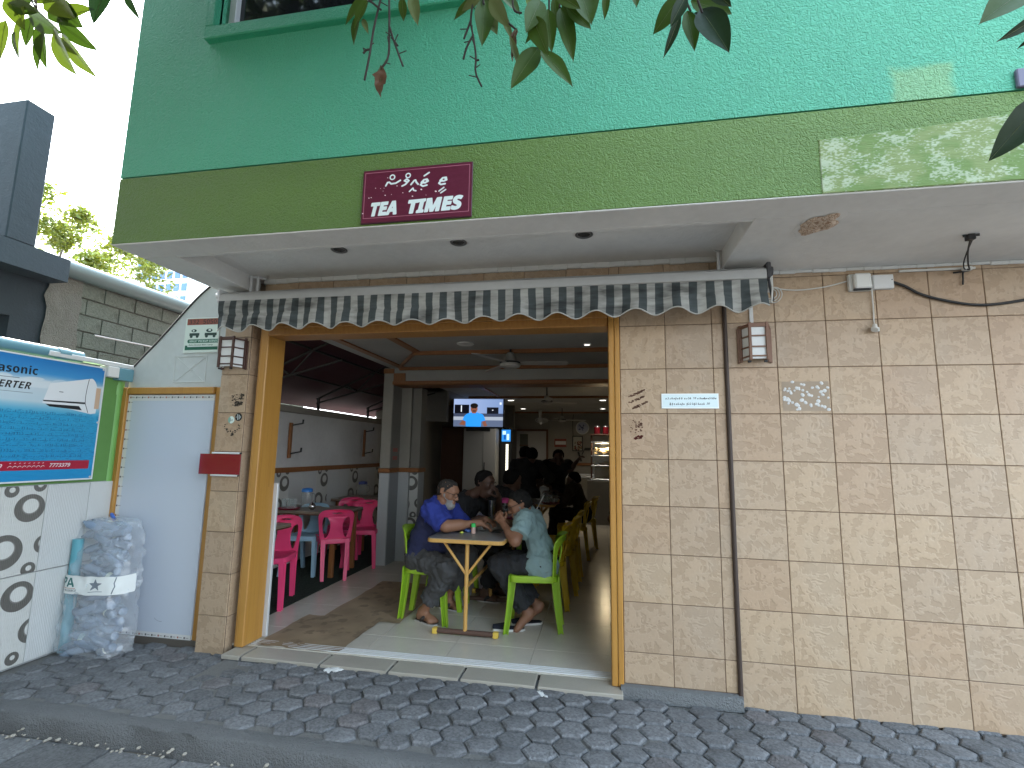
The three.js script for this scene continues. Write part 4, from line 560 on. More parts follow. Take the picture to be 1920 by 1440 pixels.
// junction boxes, cables, conduits
{
  const jb = thing('junction_box', 'weathered square switch box with a clear cover high on the tile wall', 'switch box', [0.508, 2.607, 0]); mk('base', cbox(-0.068, 0.062, -0.056, 0.055, 0, 0.03, 0.006), M.plasticW, jb); mk('cover', cbox(-0.046, 0.05, -0.046, 0.05, 0.031, 0.062, 0.01), new THREE.MeshPhysicalMaterial({ color: rgb(0.78, 0.78, 0.75), roughness: 0.25, clearcoat: 0.5, side: THREE.DoubleSide }), jb); mk('hinge', cbox(-0.05, 0.05, -0.058, -0.046, 0.031, 0.05, 0.003), M.dark, jb);
  const wb = thing('cover_box', 'plain white cable cover box right of the switch box', 'cable box', [0.638, 2.603, 0]); mk('box', cbox(-0.062, 0.055, -0.045, 0.046, 0, 0.035, 0.004), M.white, wb); mk('screw', [lathe([[0, 0.002], [0.004, 0]], 8).rotateX(Math.PI / 2).translate(0.045, 0.01, 0.035)], M.dark, wb);
  single('black_cable', 'black cable sagging across the tiles to the right edge', 'cable', tube([[0.695, 2.602, 0.02], [0.76, 2.575, 0.014], [0.838, 2.522, 0.014], [0.979, 2.471, 0.014], [1.161, 2.437, 0.014], [1.385, 2.458, 0.014], [1.7, 2.53, 0.014], [2.2, 2.6, 0.014]], 0.0085, 8, 80), M.black);
  single('white_cable', 'thin white cable drooping from the awning motor to the switch box', 'cable', tube([[-0.05, 2.60, 0.09], [-0.013, 2.595, 0.03], [0.06, 2.585, 0.008], [0.152, 2.577, 0.007], [0.31, 2.592, 0.007], [0.45, 2.625, 0.01]], 0.0042, 6, 60), M.plasticW);
  single('cable_coil', 'small coil of white cable beside the end of the awning', 'cable', merge([0, 1, 2].map((k) => new THREE.TorusGeometry(0.034 + k * 0.008, 0.0032, 6, 28).rotateX(0.2 * k).translate(-0.02 + k * 0.006, 2.555 - k * 0.006, 0.02 + k * 0.005))), M.plasticW);
  single('socket_cable', 'short white cable hanging from the switch box with a lamp socket', 'cable', merge([tube([[0.562, 2.59, 0.045], [0.572, 2.56, 0.02], [0.575, 2.46, 0.012], [0.572, 2.35, 0.012], [0.566, 2.32, 0.03]], 0.0045, 6, 30), rod([0.566, 2.325, 0.03], [0.552, 2.29, 0.05], 0.012, 0.019, 12), cbox(0.566, 0.588, 2.282, 2.31, 0.012, 0.04, 0.004)]), M.plasticW);
  const rod_ = (x0, x1, y0, y1, z = 0.012) => cbox(x0, x1, y0, y1, 0.0012, z, 0.002);
  single('conduit', 'white cable trunking above the brown lattice lantern', 'cable trunking', rod_(-0.157, -0.133, 2.345, 2.53), M.white); single('conduit', 'thin beige trunking run along the top of the tile wall', 'cable trunking', rod_(0.74, 1.16, 2.668, 2.682), M.plasticW);
  const sw = thing('ceiling_wire', 'loose black wires hanging from a hole in the white soffit', 'wire', [0.859, 2.712, 0.44]); mk('box', [cbox(-0.018, 0.018, -0.03, 0.001, -0.018, 0.018, 0.003), bar([-0.035, -0.002, 0], [0.04, -0.002, 0.01], 0.02, 0.004)], M.black, sw); mk('wire', tube([[0, -0.025, 0], [0.05, -0.05, -0.10], [0.15, -0.07, -0.26], [0.22, -0.07, -0.36], [0.235, -0.055, -0.40]], 0.0045, 6, 30), M.black, sw); mk('wire', tube([[0.01, -0.025, 0], [0.06, -0.045, -0.12], [0.14, -0.06, -0.28], [0.2, -0.06, -0.37], [0.23, -0.055, -0.405]], 0.0035, 6, 30), M.dark, sw); mk('terminal', cbox(0.215, 0.265, -0.06, -0.035, -0.42, -0.395, 0.004), M.plasticW, sw);
  single('wire_stub', 'short dark wire stub poking from the tile wall below the soffit', 'wire', tube([[1.04, 2.65, 0.006], [1.087, 2.652, 0.012], [1.13, 2.66, 0.006], [1.09, 2.65, 0.014], [1.083, 2.60, 0.014], [1.082, 2.57, 0.01]], 0.005, 6, 30), M.black);
  single('meter_plate', 'grey metal plate at the right end of the teal wall above the olive band', 'plate', cbox(0.722, 0.86, 3.153, 3.243, 1.001, 1.02, 0.004), mat([0.12, 0.11, 0.17], 0.5));
  single('litter', 'crumpled white tissue on the pavers in front of the sill', 'tissue', (() => { const g = [], r = mul(2); for (let i = 0; i < 26; i++) g.push(new THREE.IcosahedronGeometry(0.008 + r() * 0.009, 0).scale(1.4, 0.6, 1).rotateY(r() * 3).translate(-2.89 + (r() - 0.5) * 0.11, 0.033 + r() * 0.014, 0.125 + (r() - 0.5) * 0.05)); return merge(g); })(), M.white);
  single('litter', 'small torn white paper scrap by the right end of the sill', 'paper', (() => { const g = [], r = mul(6); for (let i = 0; i < 16; i++) g.push(new THREE.IcosahedronGeometry(0.007 + r() * 0.008, 0).scale(1.3, 0.5, 1).rotateY(r() * 3).translate(-1.515 + i * 0.0025 + (r() - 0.5) * 0.03, 0.034 + r() * 0.008, 0.122 + i * 0.003 + (r() - 0.5) * 0.02)); return merge(g); })(), M.white);
}
// bag of empty plastic bottles leaning on the door
{
  const b = thing('bottle_bag', 'tall clear bag crammed with empty plastic bottles, leaning against the pale door', 'bag', [-4.80, 0, 0.16]);
  const film = new THREE.MeshPhysicalMaterial({ color: rgb(0.95, 0.97, 0.99), roughness: 0.16, transmission: 0.82, thickness: 0, side: THREE.DoubleSide });
  // outline measured up the bag: height, centre, half width, depth centre, half depth
  const S = [[0.004, 0.03, 0.22, 0.0, 0.085], [0.03, 0.02, 0.275, 0.0, 0.11], [0.10, 0.018, 0.278, -0.005, 0.125], [0.25, 0.012, 0.272, -0.02, 0.13], [0.42, 0.004, 0.252, -0.04, 0.125], [0.52, -0.004, 0.244, -0.055, 0.12], [0.66, -0.036, 0.25, -0.075, 0.12], [0.78, -0.052, 0.256, -0.095, 0.12], [0.87, -0.066, 0.25, -0.105, 0.105], [0.92, -0.07, 0.20, -0.11, 0.075], [0.945, -0.06, 0.11, -0.115, 0.04]];
  const n = 44, m = 64, at_ = (t) => { const k = t * (S.length - 1), i = Math.min(S.length - 2, Math.floor(k)), f = k - i; return S[i].map((v, q) => mix(v, S[i + 1][q], f)); };
  const rings = []; for (let j = 0; j <= m; j++) { const [y, cx, w, cz, d] = at_(j / m), r = []; for (let i = 0; i < n; i++) { const a = i / n * 2 * Math.PI, c = Math.cos(a), s = Math.sin(a), e = 0.62, px = Math.sign(c) * Math.pow(Math.abs(c), e), pz = Math.sign(s) * Math.pow(Math.abs(s), e), bump = 0.045 * (vn3(px * 4.5 + y * 3, y * 16, pz * 4 + 9, 3) - 0.5) + 0.028 * (vn3(px * 10, y * 34 - px * 9, pz * 9, 5) - 0.5); r.push([cx + px * (w + bump), y + (j > 2 ? 0.012 * (vn3(px * 7, j, pz, 8) - 0.5) : 0), cz + pz * (d + bump * 0.9)]); } rings.push(r); }
  mk('film', loft(rings, true), film, b);
  const pet = new THREE.MeshPhysicalMaterial({ color: rgb(0.72, 0.82, 0.90), roughness: 0.12, transmission: 0.8, thickness: 0, side: THREE.DoubleSide }), petB = new THREE.MeshPhysicalMaterial({ color: rgb(0.42, 0.53, 0.66), roughness: 0.18, transmission: 0.55, thickness: 0, side: THREE.DoubleSide });
  const bot = lathe([[0, 0], [0.028, 0.002], [0.031, 0.012], [0.031, 0.05], [0.028, 0.055], [0.031, 0.062], [0.031, 0.125], [0.022, 0.155], [0.012, 0.172], [0.012, 0.185], [0.0, 0.186]], 12), lab = new THREE.CylinderGeometry(0.0318, 0.0318, 0.036, 12, 1, true).translate(0, 0.092, 0), cap = new THREE.CylinderGeometry(0.0138, 0.0138, 0.014, 10).translate(0, 0.181, 0);
  const lm = mat([0.62, 0.66, 0.55], 0.6), cm = mat([0.16, 0.36, 0.66], 0.5), r = mul(88), e = new THREE.Euler(); let c = 0;
  for (let j = 0; j < 20; j++) for (let i = 0; i < 7; i++) { const t = 0.04 + j * 0.0455, [y, cx, w, cz, d] = at_(t), o = mk('bottle', bot, r() < 0.6 ? petB : pet, b), tilt = (r() - 0.5) * 0.9; o.rotation.set((r() - 0.5) * 0.5, (r() - 0.5) * 0.8, Math.PI / 2 + tilt); const L = 0.16 * Math.cos(tilt), xx = (r() - 0.5) * 2 * Math.max(0.02, w - 0.05 - L / 2); o.position.set(cx + xx + L / 2, clamp(y + 0.03 + (r() - 0.5) * 0.03 - 0.08 * Math.sin(tilt), 0.05, 0.86), cz + (r() - 0.4) * 1.5 * (d - 0.055)); o.scale.set(0.95, 0.86, 0.7 + r() * 0.3); if (c++ % 11 === 3) mk('label', lab, lm, o); if (c % 17 === 1) mk('cap', cap, cm, o); }
  const bt = canvasTex(512, 160, (g, W, H) => { g.fillStyle = '#e3e6e3'; g.fillRect(0, 0, W, H); g.fillStyle = '#1f6a66'; g.font = 'bold 108px sans-serif'; g.fillText('PA', 18, 98); g.fillStyle = '#b98a7a'; g.fillRect(20, 108, 150, 5); g.fillStyle = '#4a4f52'; g.font = 'bold 25px sans-serif'; g.fillText('STICS ALLIANCE', -6, 138); g.strokeStyle = '#5b6472'; g.fillStyle = '#7a828c'; const P = []; for (let i = 0; i < 11; i++) { const a = -Math.PI / 2 + i / 10 * 2 * Math.PI, q = i % 2 ? 20 : 50; P.push([330 + q * Math.cos(a), 74 + q * Math.sin(a)]); } g.beginPath(); P.forEach((p, i) => i ? g.lineTo(...p) : g.moveTo(...p)); g.fill(); stroke(g, P, 4); stroke(g, [[282, 132], [384, 128]], 4); stroke(g, [[468, 6], [455, 60], [462, 90], [448, 150]], 5); });
  const L = [], bn = 30; for (let k = 0; k < bn; k++) for (let q = 0; q < 6; q++) { const P = (i, j) => { const u = i / bn, v = j / 6, X = -1.01 + 2.02 * u, cx = clamp(X, -1, 1), s = Math.pow(1 - Math.min(1, Math.pow(Math.abs(cx), 2 / 0.62)), 0.5), y = 0.425 + 0.125 * v + 0.012 * u; const [, c0, w, cz, d] = at_(0.455 + 0.09 * v); return [c0 + X * (w + 0.022), y + 0.006 * (vn3(u * 9, v * 2, 1, 4) - 0.5), cz + Math.pow(s, 0.62) * (d + 0.026) + 0.012 * (vn3(u * 14, v * 5, 4, 6) - 0.5)]; }; L.push([P(k, q), P(k + 1, q), P(k + 1, q + 1), P(k, q + 1)]); }
  const bg = polys(L, true), bu = new Float32Array(bg.attributes.position.count * 2); let q = 0; for (let k = 0; k < bn; k++) for (let j = 0; j < 6; j++) for (const [a, c] of [[0, 0], [1, 0], [1, 1], [0, 0], [1, 1], [0, 1]]) { bu[q++] = (k + a) / bn; bu[q++] = (j + c) / 6; } bg.setAttribute('uv', new THREE.BufferAttribute(bu, 2)); mk('band', bg, mat([1, 1, 1], 0.6, { map: bt }), b);
  mk('tie', tube([[-0.06, 0.93, -0.115], [-0.09, 0.96, -0.12], [-0.11, 0.97, -0.13]], 0.012, 8), mat([0.05, 0.13, 0.45], 0.5), b);
}
// ---------------------------------------------------------------- plastic chairs
const chairGeo = (() => {
  const ch = { };
  const leg = (x0, z0, x1, z1, s) => { const w0 = 0.032, w1 = 0.021, t = 0.007, rings = []; for (let k = 0; k <= 4; k++) { const f = k / 4, x = mix(x0, x1, f * f * 0.35 + f * 0.65), z = mix(z0, z1, f), y = mix(0.445, 0, f), w = mix(w0, w1, Math.pow(f, 0.6)), d = mix(0.048, 0.036, f) * s; rings.push([[-w, -d * 0.5], [-w, d * 0.5], [-w + t, d * 0.5], [-w + t, -d * 0.5 + t * s], [w - t, -d * 0.5 + t * s], [w - t, d * 0.5], [w, d * 0.5], [w, -d * 0.5]].map(([a, b]) => [x + a, y, z + b])); } return uvBox(loft(rings, true, true)); };
  ch.legs = [leg(0.175, 0.165, 0.222, 0.195, 1), leg(0.175, -0.165, 0.222, -0.195, -1), leg(-0.165, 0.13, -0.215, 0.118, 1), leg(-0.165, -0.13, -0.215, -0.118, -1)];
  const n = 40, out = (s) => Array.from({ length: n }, (_, i) => { const a = i / n * 2 * Math.PI, c = Math.cos(a), q = Math.sin(a), e = 0.42, x = Math.sign(c) * Math.pow(Math.abs(c), e), z = Math.sign(q) * Math.pow(Math.abs(q), e); return [0.01 + x * 0.205 * s, z * (0.185 + 0.018 * x) * s]; });
  const ring = (s, y, sag = 0) => out(s).map(([x, z]) => [x, y - sag, z]);
  ch.seat = uvBox(loft([ring(0.95, 0.392), ring(1.0, 0.398), ring(1.005, 0.43), ring(0.985, 0.445), ring(0.93, 0.449), ring(0.80, 0.440), ring(0.45, 0.434), ring(0.02, 0.432)], true, true));
  const s = new THREE.Shape(); const c = (p, fn) => { const pts = []; for (let i = 0; i <= p; i++) pts.push(fn(i / p)); return pts; };
  // outer outline: foot strip up the sides to a rounded top
  const outer = [[-0.125, 0], ...c(10, (t) => [-mix(0.165, 0.19, t), mix(0.02, 0.25, t)]), ...c(10, (t) => [-0.19 + 0.085 * (1 - Math.cos(t * Math.PI / 2)), 0.25 + 0.085 * Math.sin(t * Math.PI / 2)]), ...c(6, (t) => [mix(-0.10, 0.10, t), 0.336 + 0.008 * Math.sin(t * Math.PI)]), ...c(10, (t) => [0.105 + 0.085 * Math.sin(t * Math.PI / 2), 0.25 + 0.085 * Math.cos(t * Math.PI / 2)]), ...c(10, (t) => [mix(0.19, 0.165, t), mix(0.25, 0.02, t)]), [0.125, 0]];
  const sh = shapeOf(outer), hole = (k) => c(26, (t) => { const a = t * 2 * Math.PI, y = 0.145 + 0.115 * Math.sin(a), w = 0.036 * (1 + 0.25 * Math.sin(a)); return [k * (0.118 + w * Math.cos(a) * (Math.cos(a) * 1 > 0 ? 0.72 : 1.5) + 0.008 * Math.sin(a)), y]; });
  sh.holes.push(shapeOf(hole(1)), shapeOf(hole(-1)), shapeOf(c(20, (t) => [0.06 * Math.cos(t * 2 * Math.PI), 0.303 + 0.010 * Math.sin(t * 2 * Math.PI)])));
  let g = new THREE.ExtrudeGeometry(sh, { depth: 0.006, bevelEnabled: true, bevelSize: 0.003, bevelThickness: 0.003, bevelSegments: 2, curveSegments: 8 }); const p = g.attributes.position;
  for (let i = 0; i < p.count; i++) { const a = p.getX(i), t = p.getY(i), d = p.getZ(i); p.setXYZ(i, -0.182 - 0.075 * Math.pow(Math.max(0, t) / 0.34, 1.25) + 0.085 * Math.pow(a / 0.19, 2) * (0.5 + 0.5 * t / 0.34) - d, 0.43 + t, a); }
  g.computeVertexNormals(); ch.back = uvBox(toCreasedNormals(g, 0.8)); return ch;
})();
const plastic = (c, r = 0.42) => mat(c, r);
const CH = { green: plastic([0.30, 0.50, 0.025]), yellow: plastic([0.62, 0.42, 0.01]), pink: plastic([0.78, 0.06, 0.18]), blue: plastic([0.30, 0.46, 0.58]) };
function chair(kind, label, x, z, turn, group) {
  const t = thing('plastic_chair', label, 'chair', [x, 0.06, z], turn, group); mk('seat', chairGeo.seat, CH[kind], t); mk('backrest', chairGeo.back, CH[kind], t); for (const g of chairGeo.legs) mk('leg', g, CH[kind], t); return t;
}
const face = (dx, dz) => Math.atan2(-dz, dx);
chair('green', 'lime green plastic chair under the man in the blue shirt', -2.62, -0.967, face(1, 0.03));
chair('green', 'lime green plastic chair under the man in the teal shirt', -1.675, -0.922, face(-1, 0.06));
chair('green', 'shaded green plastic chair on the far side of the front table, behind the blue shirt', -2.62, -1.62, face(1, 0.0));
chair('green', 'green plastic chair tucked behind the long table, its legs showing under the stretcher', -2.26, -2.55, face(1, -0.1));
chair('pink', 'pink plastic chair nearest the entrance, pushed under the end of a brown table', -4.20, -1.0, face(0.2, 0.98));
chair('pink', 'pink plastic chair turned with its back to the doorway', -4.16, -2.02, face(-0.565, -0.825));
chair('pink', 'pink plastic chair facing the street beside the striped pillar', -4.12, -2.66, face(0.25, 0.97));
chair('pink', 'pink plastic chair by the wall, mostly hidden behind the others', -4.50, -2.92, face(0.1, 1));
chair('blue', 'pale blue plastic chair behind the wall table', -4.55, -2.10, face(0.15, 0.98));
const YG = 'yellow chairs along the right of the long tables';
chair('yellow', 'yellow plastic chair right behind the man in the teal shirt', -1.66, -1.50, face(-1, 0.05)); chair('yellow', 'second yellow plastic chair behind the man in the teal shirt', -1.60, -2.02, face(-1, 0.02)); chair('yellow', 'third yellow plastic chair in the row beside the aisle', -1.58, -2.60, face(-1, -0.03)); chair('yellow', 'yellow plastic chair under the man in the brown shirt at the back', -1.42, -4.55, face(-1, 0.1));
chair('yellow', 'yellow plastic chair at the back, just in front of the brown shirted man', -1.52, -3.7, face(-1, 0.05));

// ---------------------------------------------------------------- tables
M.lam = mat([0.30, 0.285, 0.265], 0.28, { map: T.soft }); M.cane = mat([0.62, 0.36, 0.10], 0.45, { map: T.wood }); M.footbar = mat([0.10, 0.055, 0.04], 0.55); M.capY = mat([0.70, 0.48, 0.08], 0.5);
function longTable(label, x, z0, z1) {
  const t = thing('dining_table', label, 'table', [x, 0.06, (z0 + z1) / 2], 0), L = Math.abs(z1 - z0) / 2, W = 0.315;
  const pts = [], c = 0.05; for (const [sx, sz, a0] of [[1, 1, 0], [-1, 1, 1], [-1, -1, 2], [1, -1, 3]]) for (let i = 0; i <= 4; i++) { const a = (a0 + i / 4) * Math.PI / 2; pts.push([sx * (W - c) + c * Math.cos(a), sz * (L - c) + c * Math.sin(a)]); }
  const slab = (s, y0, y1, b) => loft([[s - b, y0], [s, y0 + b], [s, y1 - b], [s - b, y1]].map(([o, y]) => pts.map(([px, pz]) => [px + Math.sign(px) * o, y, pz + Math.sign(pz) * o])), true, true);
  mk('tabletop', uvBox(slab(-0.006, 0.735, 0.752, 0.001)), M.lam, t); mk('edge_band', uvBox(slab(0, 0.718, 0.7485, 0.004)), M.cane, t);
  for (const s of [1, -1]) {
    const z = s * (L - 0.10), l = mk('leg', rod([0, 0.03, z], [0, 0.718, z], 0.0165, 0.0165, 14), M.cane, t); mk('brace', [rod([0, 0.46, z], [-0.2, 0.715, z], 0.011), rod([0, 0.46, z], [0.2, 0.715, z], 0.011)], M.cane, l);
    const f = mk('foot_bar', rod([-0.235, 0.028, z], [0.235, 0.028, z], 0.02, 0.02, 14), M.footbar, t); for (const q of [-1, 1]) { mk('end_cap', cbox(q * 0.225, q * 0.268, 0.004, 0.05, z - 0.022, z + 0.022, 0.006), M.capY, f); }
  }
  mk('stretcher', rod([0, 0.37, L - 0.1], [0, 0.37, -L + 0.1], 0.014), M.cane, t); return t;
}
const tableA = longTable('grey topped table with pale wooden edge between the two seated men', -2.19, -0.50, -1.60);
longTable('second grey topped table, behind the front one, with a jug and glasses', -2.17, -1.66, -2.76); longTable('far grey topped table where the silhouetted customers sit', -2.05, -3.3, -4.6);
function wallTable(label, x0, x1, z0, z1, y = 0.79, inset = 0.07) {
  const t = thing('wall_table', label, 'table', [(x0 + x1) / 2, 0.06, (z0 + z1) / 2]), w = (x1 - x0) / 2, d = Math.abs(z1 - z0) / 2, h = y - 0.06; mk('tabletop', cbox(-w, w, h - 0.028, h, -d, d, 0.004), mat([0.26, 0.20, 0.15], 0.35, { map: T.soft }), t); mk('edge_band', [cbox(-w - 0.003, w + 0.003, h - 0.04, h - 0.029, -d - 0.003, d + 0.003, 0.002)], M.darkwood, t);
  for (const a of [-1, 1]) for (const b of [-1, 1]) mk('leg', bar([a * (w - inset), 0, b * (d - 0.08)], [a * (w - inset), h - 0.04, b * (d - 0.08)], 0.05, 0.045), M.trim, t); return t;
}
wallTable('brown table against the inner wall with glasses and a blue topped jug', -4.97, -4.06, -1.86, -2.5); wallTable('brown table end just inside the entrance beside the pink chair', -4.97, -4.06, -0.35, -1.04, 0.79, 0.36); wallTable('dark table end further along the inner wall', -4.97, -4.42, -3.3, -4.0);
{
  const mt = struct('green_mat', uvBox(new THREE.BoxGeometry(1.03, 0.008, 4.3).translate(-4.49, 0.066, -2.55)), mat([0.010, 0.022, 0.012], 0.98, { bumpMap: T.grain, bumpScale: 0.006 })); mt.userData = { kind: 'structure' };
  const r = mul(61); const sheetg = (x0, x1, z0, z1, y) => { const L = [], n = 12, m = 18, P = (i, j) => [mix(x0, x1, i / n) + 0.02 * (vn3(i * 0.5, j * 0.5, y * 900, 2) - 0.5), y + 0.006 * vn3(i * 0.7, j * 0.6, y * 700, 5), mix(z0, z1, j / m) + 0.03 * (vn3(i * 0.6, j * 0.4, y * 800, 7) - 0.5)]; for (let i = 0; i < n; i++) for (let j = 0; j < m; j++) L.push([P(i, j), P(i, j + 1), P(i + 1, j + 1), P(i + 1, j)]); return polys(L, true); };
  const cb = mat([1, 1, 1], 0.85, { map: T.card });
  single('cardboard', 'flattened brown cardboard sheet on the floor next to the sill', 'cardboard', sheetg(-3.66, -2.98, -0.09, -0.78, 0.0625), cb); single('cardboard', 'second worn cardboard sheet further in along the aisle', 'cardboard', sheetg(-3.50, -2.80, -0.74, -1.95, 0.0645), cb);
}
// ---------------------------------------------------------------- tableware
const GL = new THREE.MeshPhysicalMaterial({ color: rgb(0.93, 0.95, 0.95), roughness: 0.06, transmission: 0.95, thickness: 0, side: THREE.DoubleSide });
M.steel = mat([0.72, 0.72, 0.72], 0.16, { metalness: 1 });
function shaker(label, x, z, body) { const t = thing('shaker', label, 'shaker', [x, 0.812, z]); mk('body', lathe([[0, 0], [0.018, 0], [0.0185, 0.006], [0.0175, 0.05], [0.0165, 0.054]], 16), body, t); mk('cap', lathe([[0.019, 0.052], [0.0195, 0.056], [0.0185, 0.078], [0.016, 0.083], [0, 0.084]], 16), mat([0.03, 0.55, 0.11], 0.4), t); }
shaker('green capped shaker standing at the front of the table', -2.195, -0.80, mat([0.62, 0.42, 0.36], 0.4)); shaker('green capped shaker behind the plate by the hand', -2.165, -1.20, mat([0.75, 0.72, 0.6], 0.4));
{
  const pl = thing('plate', 'white plate under the man’s hand', 'plate', [-2.13, 0.812, -1.00]); mk('dish', lathe([[0, 0.004], [0.05, 0.004], [0.062, 0.009], [0.092, 0.016], [0.094, 0.018], [0.062, 0.012], [0, 0.008]], 28), mat([0.75, 0.77, 0.72], 0.25), pl);
  single('mobile_phone', 'black mobile phone lying on the table in front of the teal shirt', 'phone', cbox(-2.055, -1.975, 0.8125, 0.822, -1.02, -0.87, 0.003), M.black); single('mobile_phone', 'dark phone lying beside the blue shirted man’s arm', 'phone', cbox(-2.40, -2.26, 0.8125, 0.821, -0.91, -0.83, 0.003), M.black);
  single('tin', 'small blue tin on the table by the forearm', 'tin', lathe([[0, 0], [0.03, 0], [0.031, 0.004], [0.031, 0.022], [0.028, 0.026], [0, 0.027]], 20).translate(-2.26, 0.8125, -0.87), mat([0.10, 0.20, 0.55], 0.3)); single('lime', 'small yellow-green lime wedge near the table edge', 'lime', new THREE.SphereGeometry(0.013, 12, 8).scale(1.4, 0.8, 1).translate(-2.285, 0.823, -0.755), mat([0.5, 0.55, 0.08], 0.5));
  const tumbler = (label, x, z, h = 0.13, r = 0.033, m = GL, n = 'glass', y = 0.812) => single(n, label, 'glass', lathe([[0, 0.003], [r * 0.78, 0.003], [r * 0.8, 0.0], [r, h], [r * 0.94, h], [r * 0.76, 0.008], [0, 0.008]], 20).translate(x, y, z), m);
  tumbler('tall steel tumbler on the table between the two men', -2.21, -1.56, 0.205, 0.037, mat([0.35, 0.35, 0.36], 0.12, { metalness: 0.9 }), 'tumbler');
  const jar = (label, x, z, cap, y = 0.812, s = 1) => { const t = thing('water_jug', label, 'jug', [x, y, z]); t.scale.setScalar(s); mk('body', lathe([[0, 0], [0.06, 0], [0.064, 0.008], [0.066, 0.15], [0.058, 0.17], [0.055, 0.172]], 20), GL, t); mk('lid', lathe([[0.064, 0.168], [0.066, 0.175], [0.062, 0.205], [0.03, 0.214], [0, 0.215]], 20), mat(cap, 0.4), t); mk('handle', tube([[0.062, 0.15, 0], [0.10, 0.145, 0], [0.105, 0.08, 0], [0.065, 0.04, 0]], 0.007, 8), GL, t); };
  jar('pink lidded water jug by the teal shirted man’s face', -2.11, -1.74, [0.70, 0.06, 0.26]); jar('clear water jug on the far table', -1.90, -3.55, [0.3, 0.3, 0.3]); jar('blue lidded water jug on the wall table', -4.64, -2.18, [0.03, 0.18, 0.52]); jar('dim blue lidded jug on the far wall table', -4.66, -3.65, [0.06, 0.08, 0.25]);
  const tray = (label, x, z, n, y, col) => { const t = thing('glass_tray', label, 'tray', [x, y, z]); mk('tray', lathe([[0, 0.004], [0.11, 0.004], [0.125, 0.014], [0.128, 0.016], [0.112, 0.0], [0, 0.0]], 24), mat(col, 0.4), t); for (let i = 0; i < n; i++) tumbler(['first', 'second', 'third', 'fourth'][i] + ' glass from the left on the ' + label, x - 0.075 + (i % 4) * 0.05, z + (i > 3 ? 0.05 : 0), 0.115, 0.024, GL, 'glass', y + 0.005).userData.group = 'glasses on the ' + label; };
  tray('red tray on the wall table', -4.74, -1.99, 4, 0.792, [0.32, 0.02, 0.05]); tray('crimson tray on the second table', -2.10, -1.82, 3, 0.812, [0.45, 0.02, 0.09]); tray('dark red tray on the far table', -1.80, -3.42, 4, 0.812, [0.25, 0.015, 0.035]);
  single('sugar_pot', 'small round steel pot on the wall table', 'pot', lathe([[0, 0], [0.02, 0], [0.022, 0.006], [0.038, 0.02], [0.042, 0.04], [0.036, 0.055], [0.03, 0.06], [0.025, 0.072], [0.008, 0.08], [0.008, 0.088], [0, 0.09]], 22).translate(-4.46, 0.792, -2.02), M.steel);
  for (const [x, z] of [[-1.98, -3.9], [-2.2, -3.7]]) single('plate', x < -2 ? 'white plate at the left of the far table' : 'white plate in front of the brown shirted man', 'plate', lathe([[0, 0.006], [0.06, 0.006], [0.09, 0.018], [0.06, 0.0], [0, 0.0]], 20).translate(x, 0.812, z), M.white);
  single('tubular_straw', 'pale drinking straw leaning above the teal shirt collar', 'straw', rod([-1.83, 0.82, -1.72], [-1.70, 1.07, -1.74], 0.005), M.white);
}
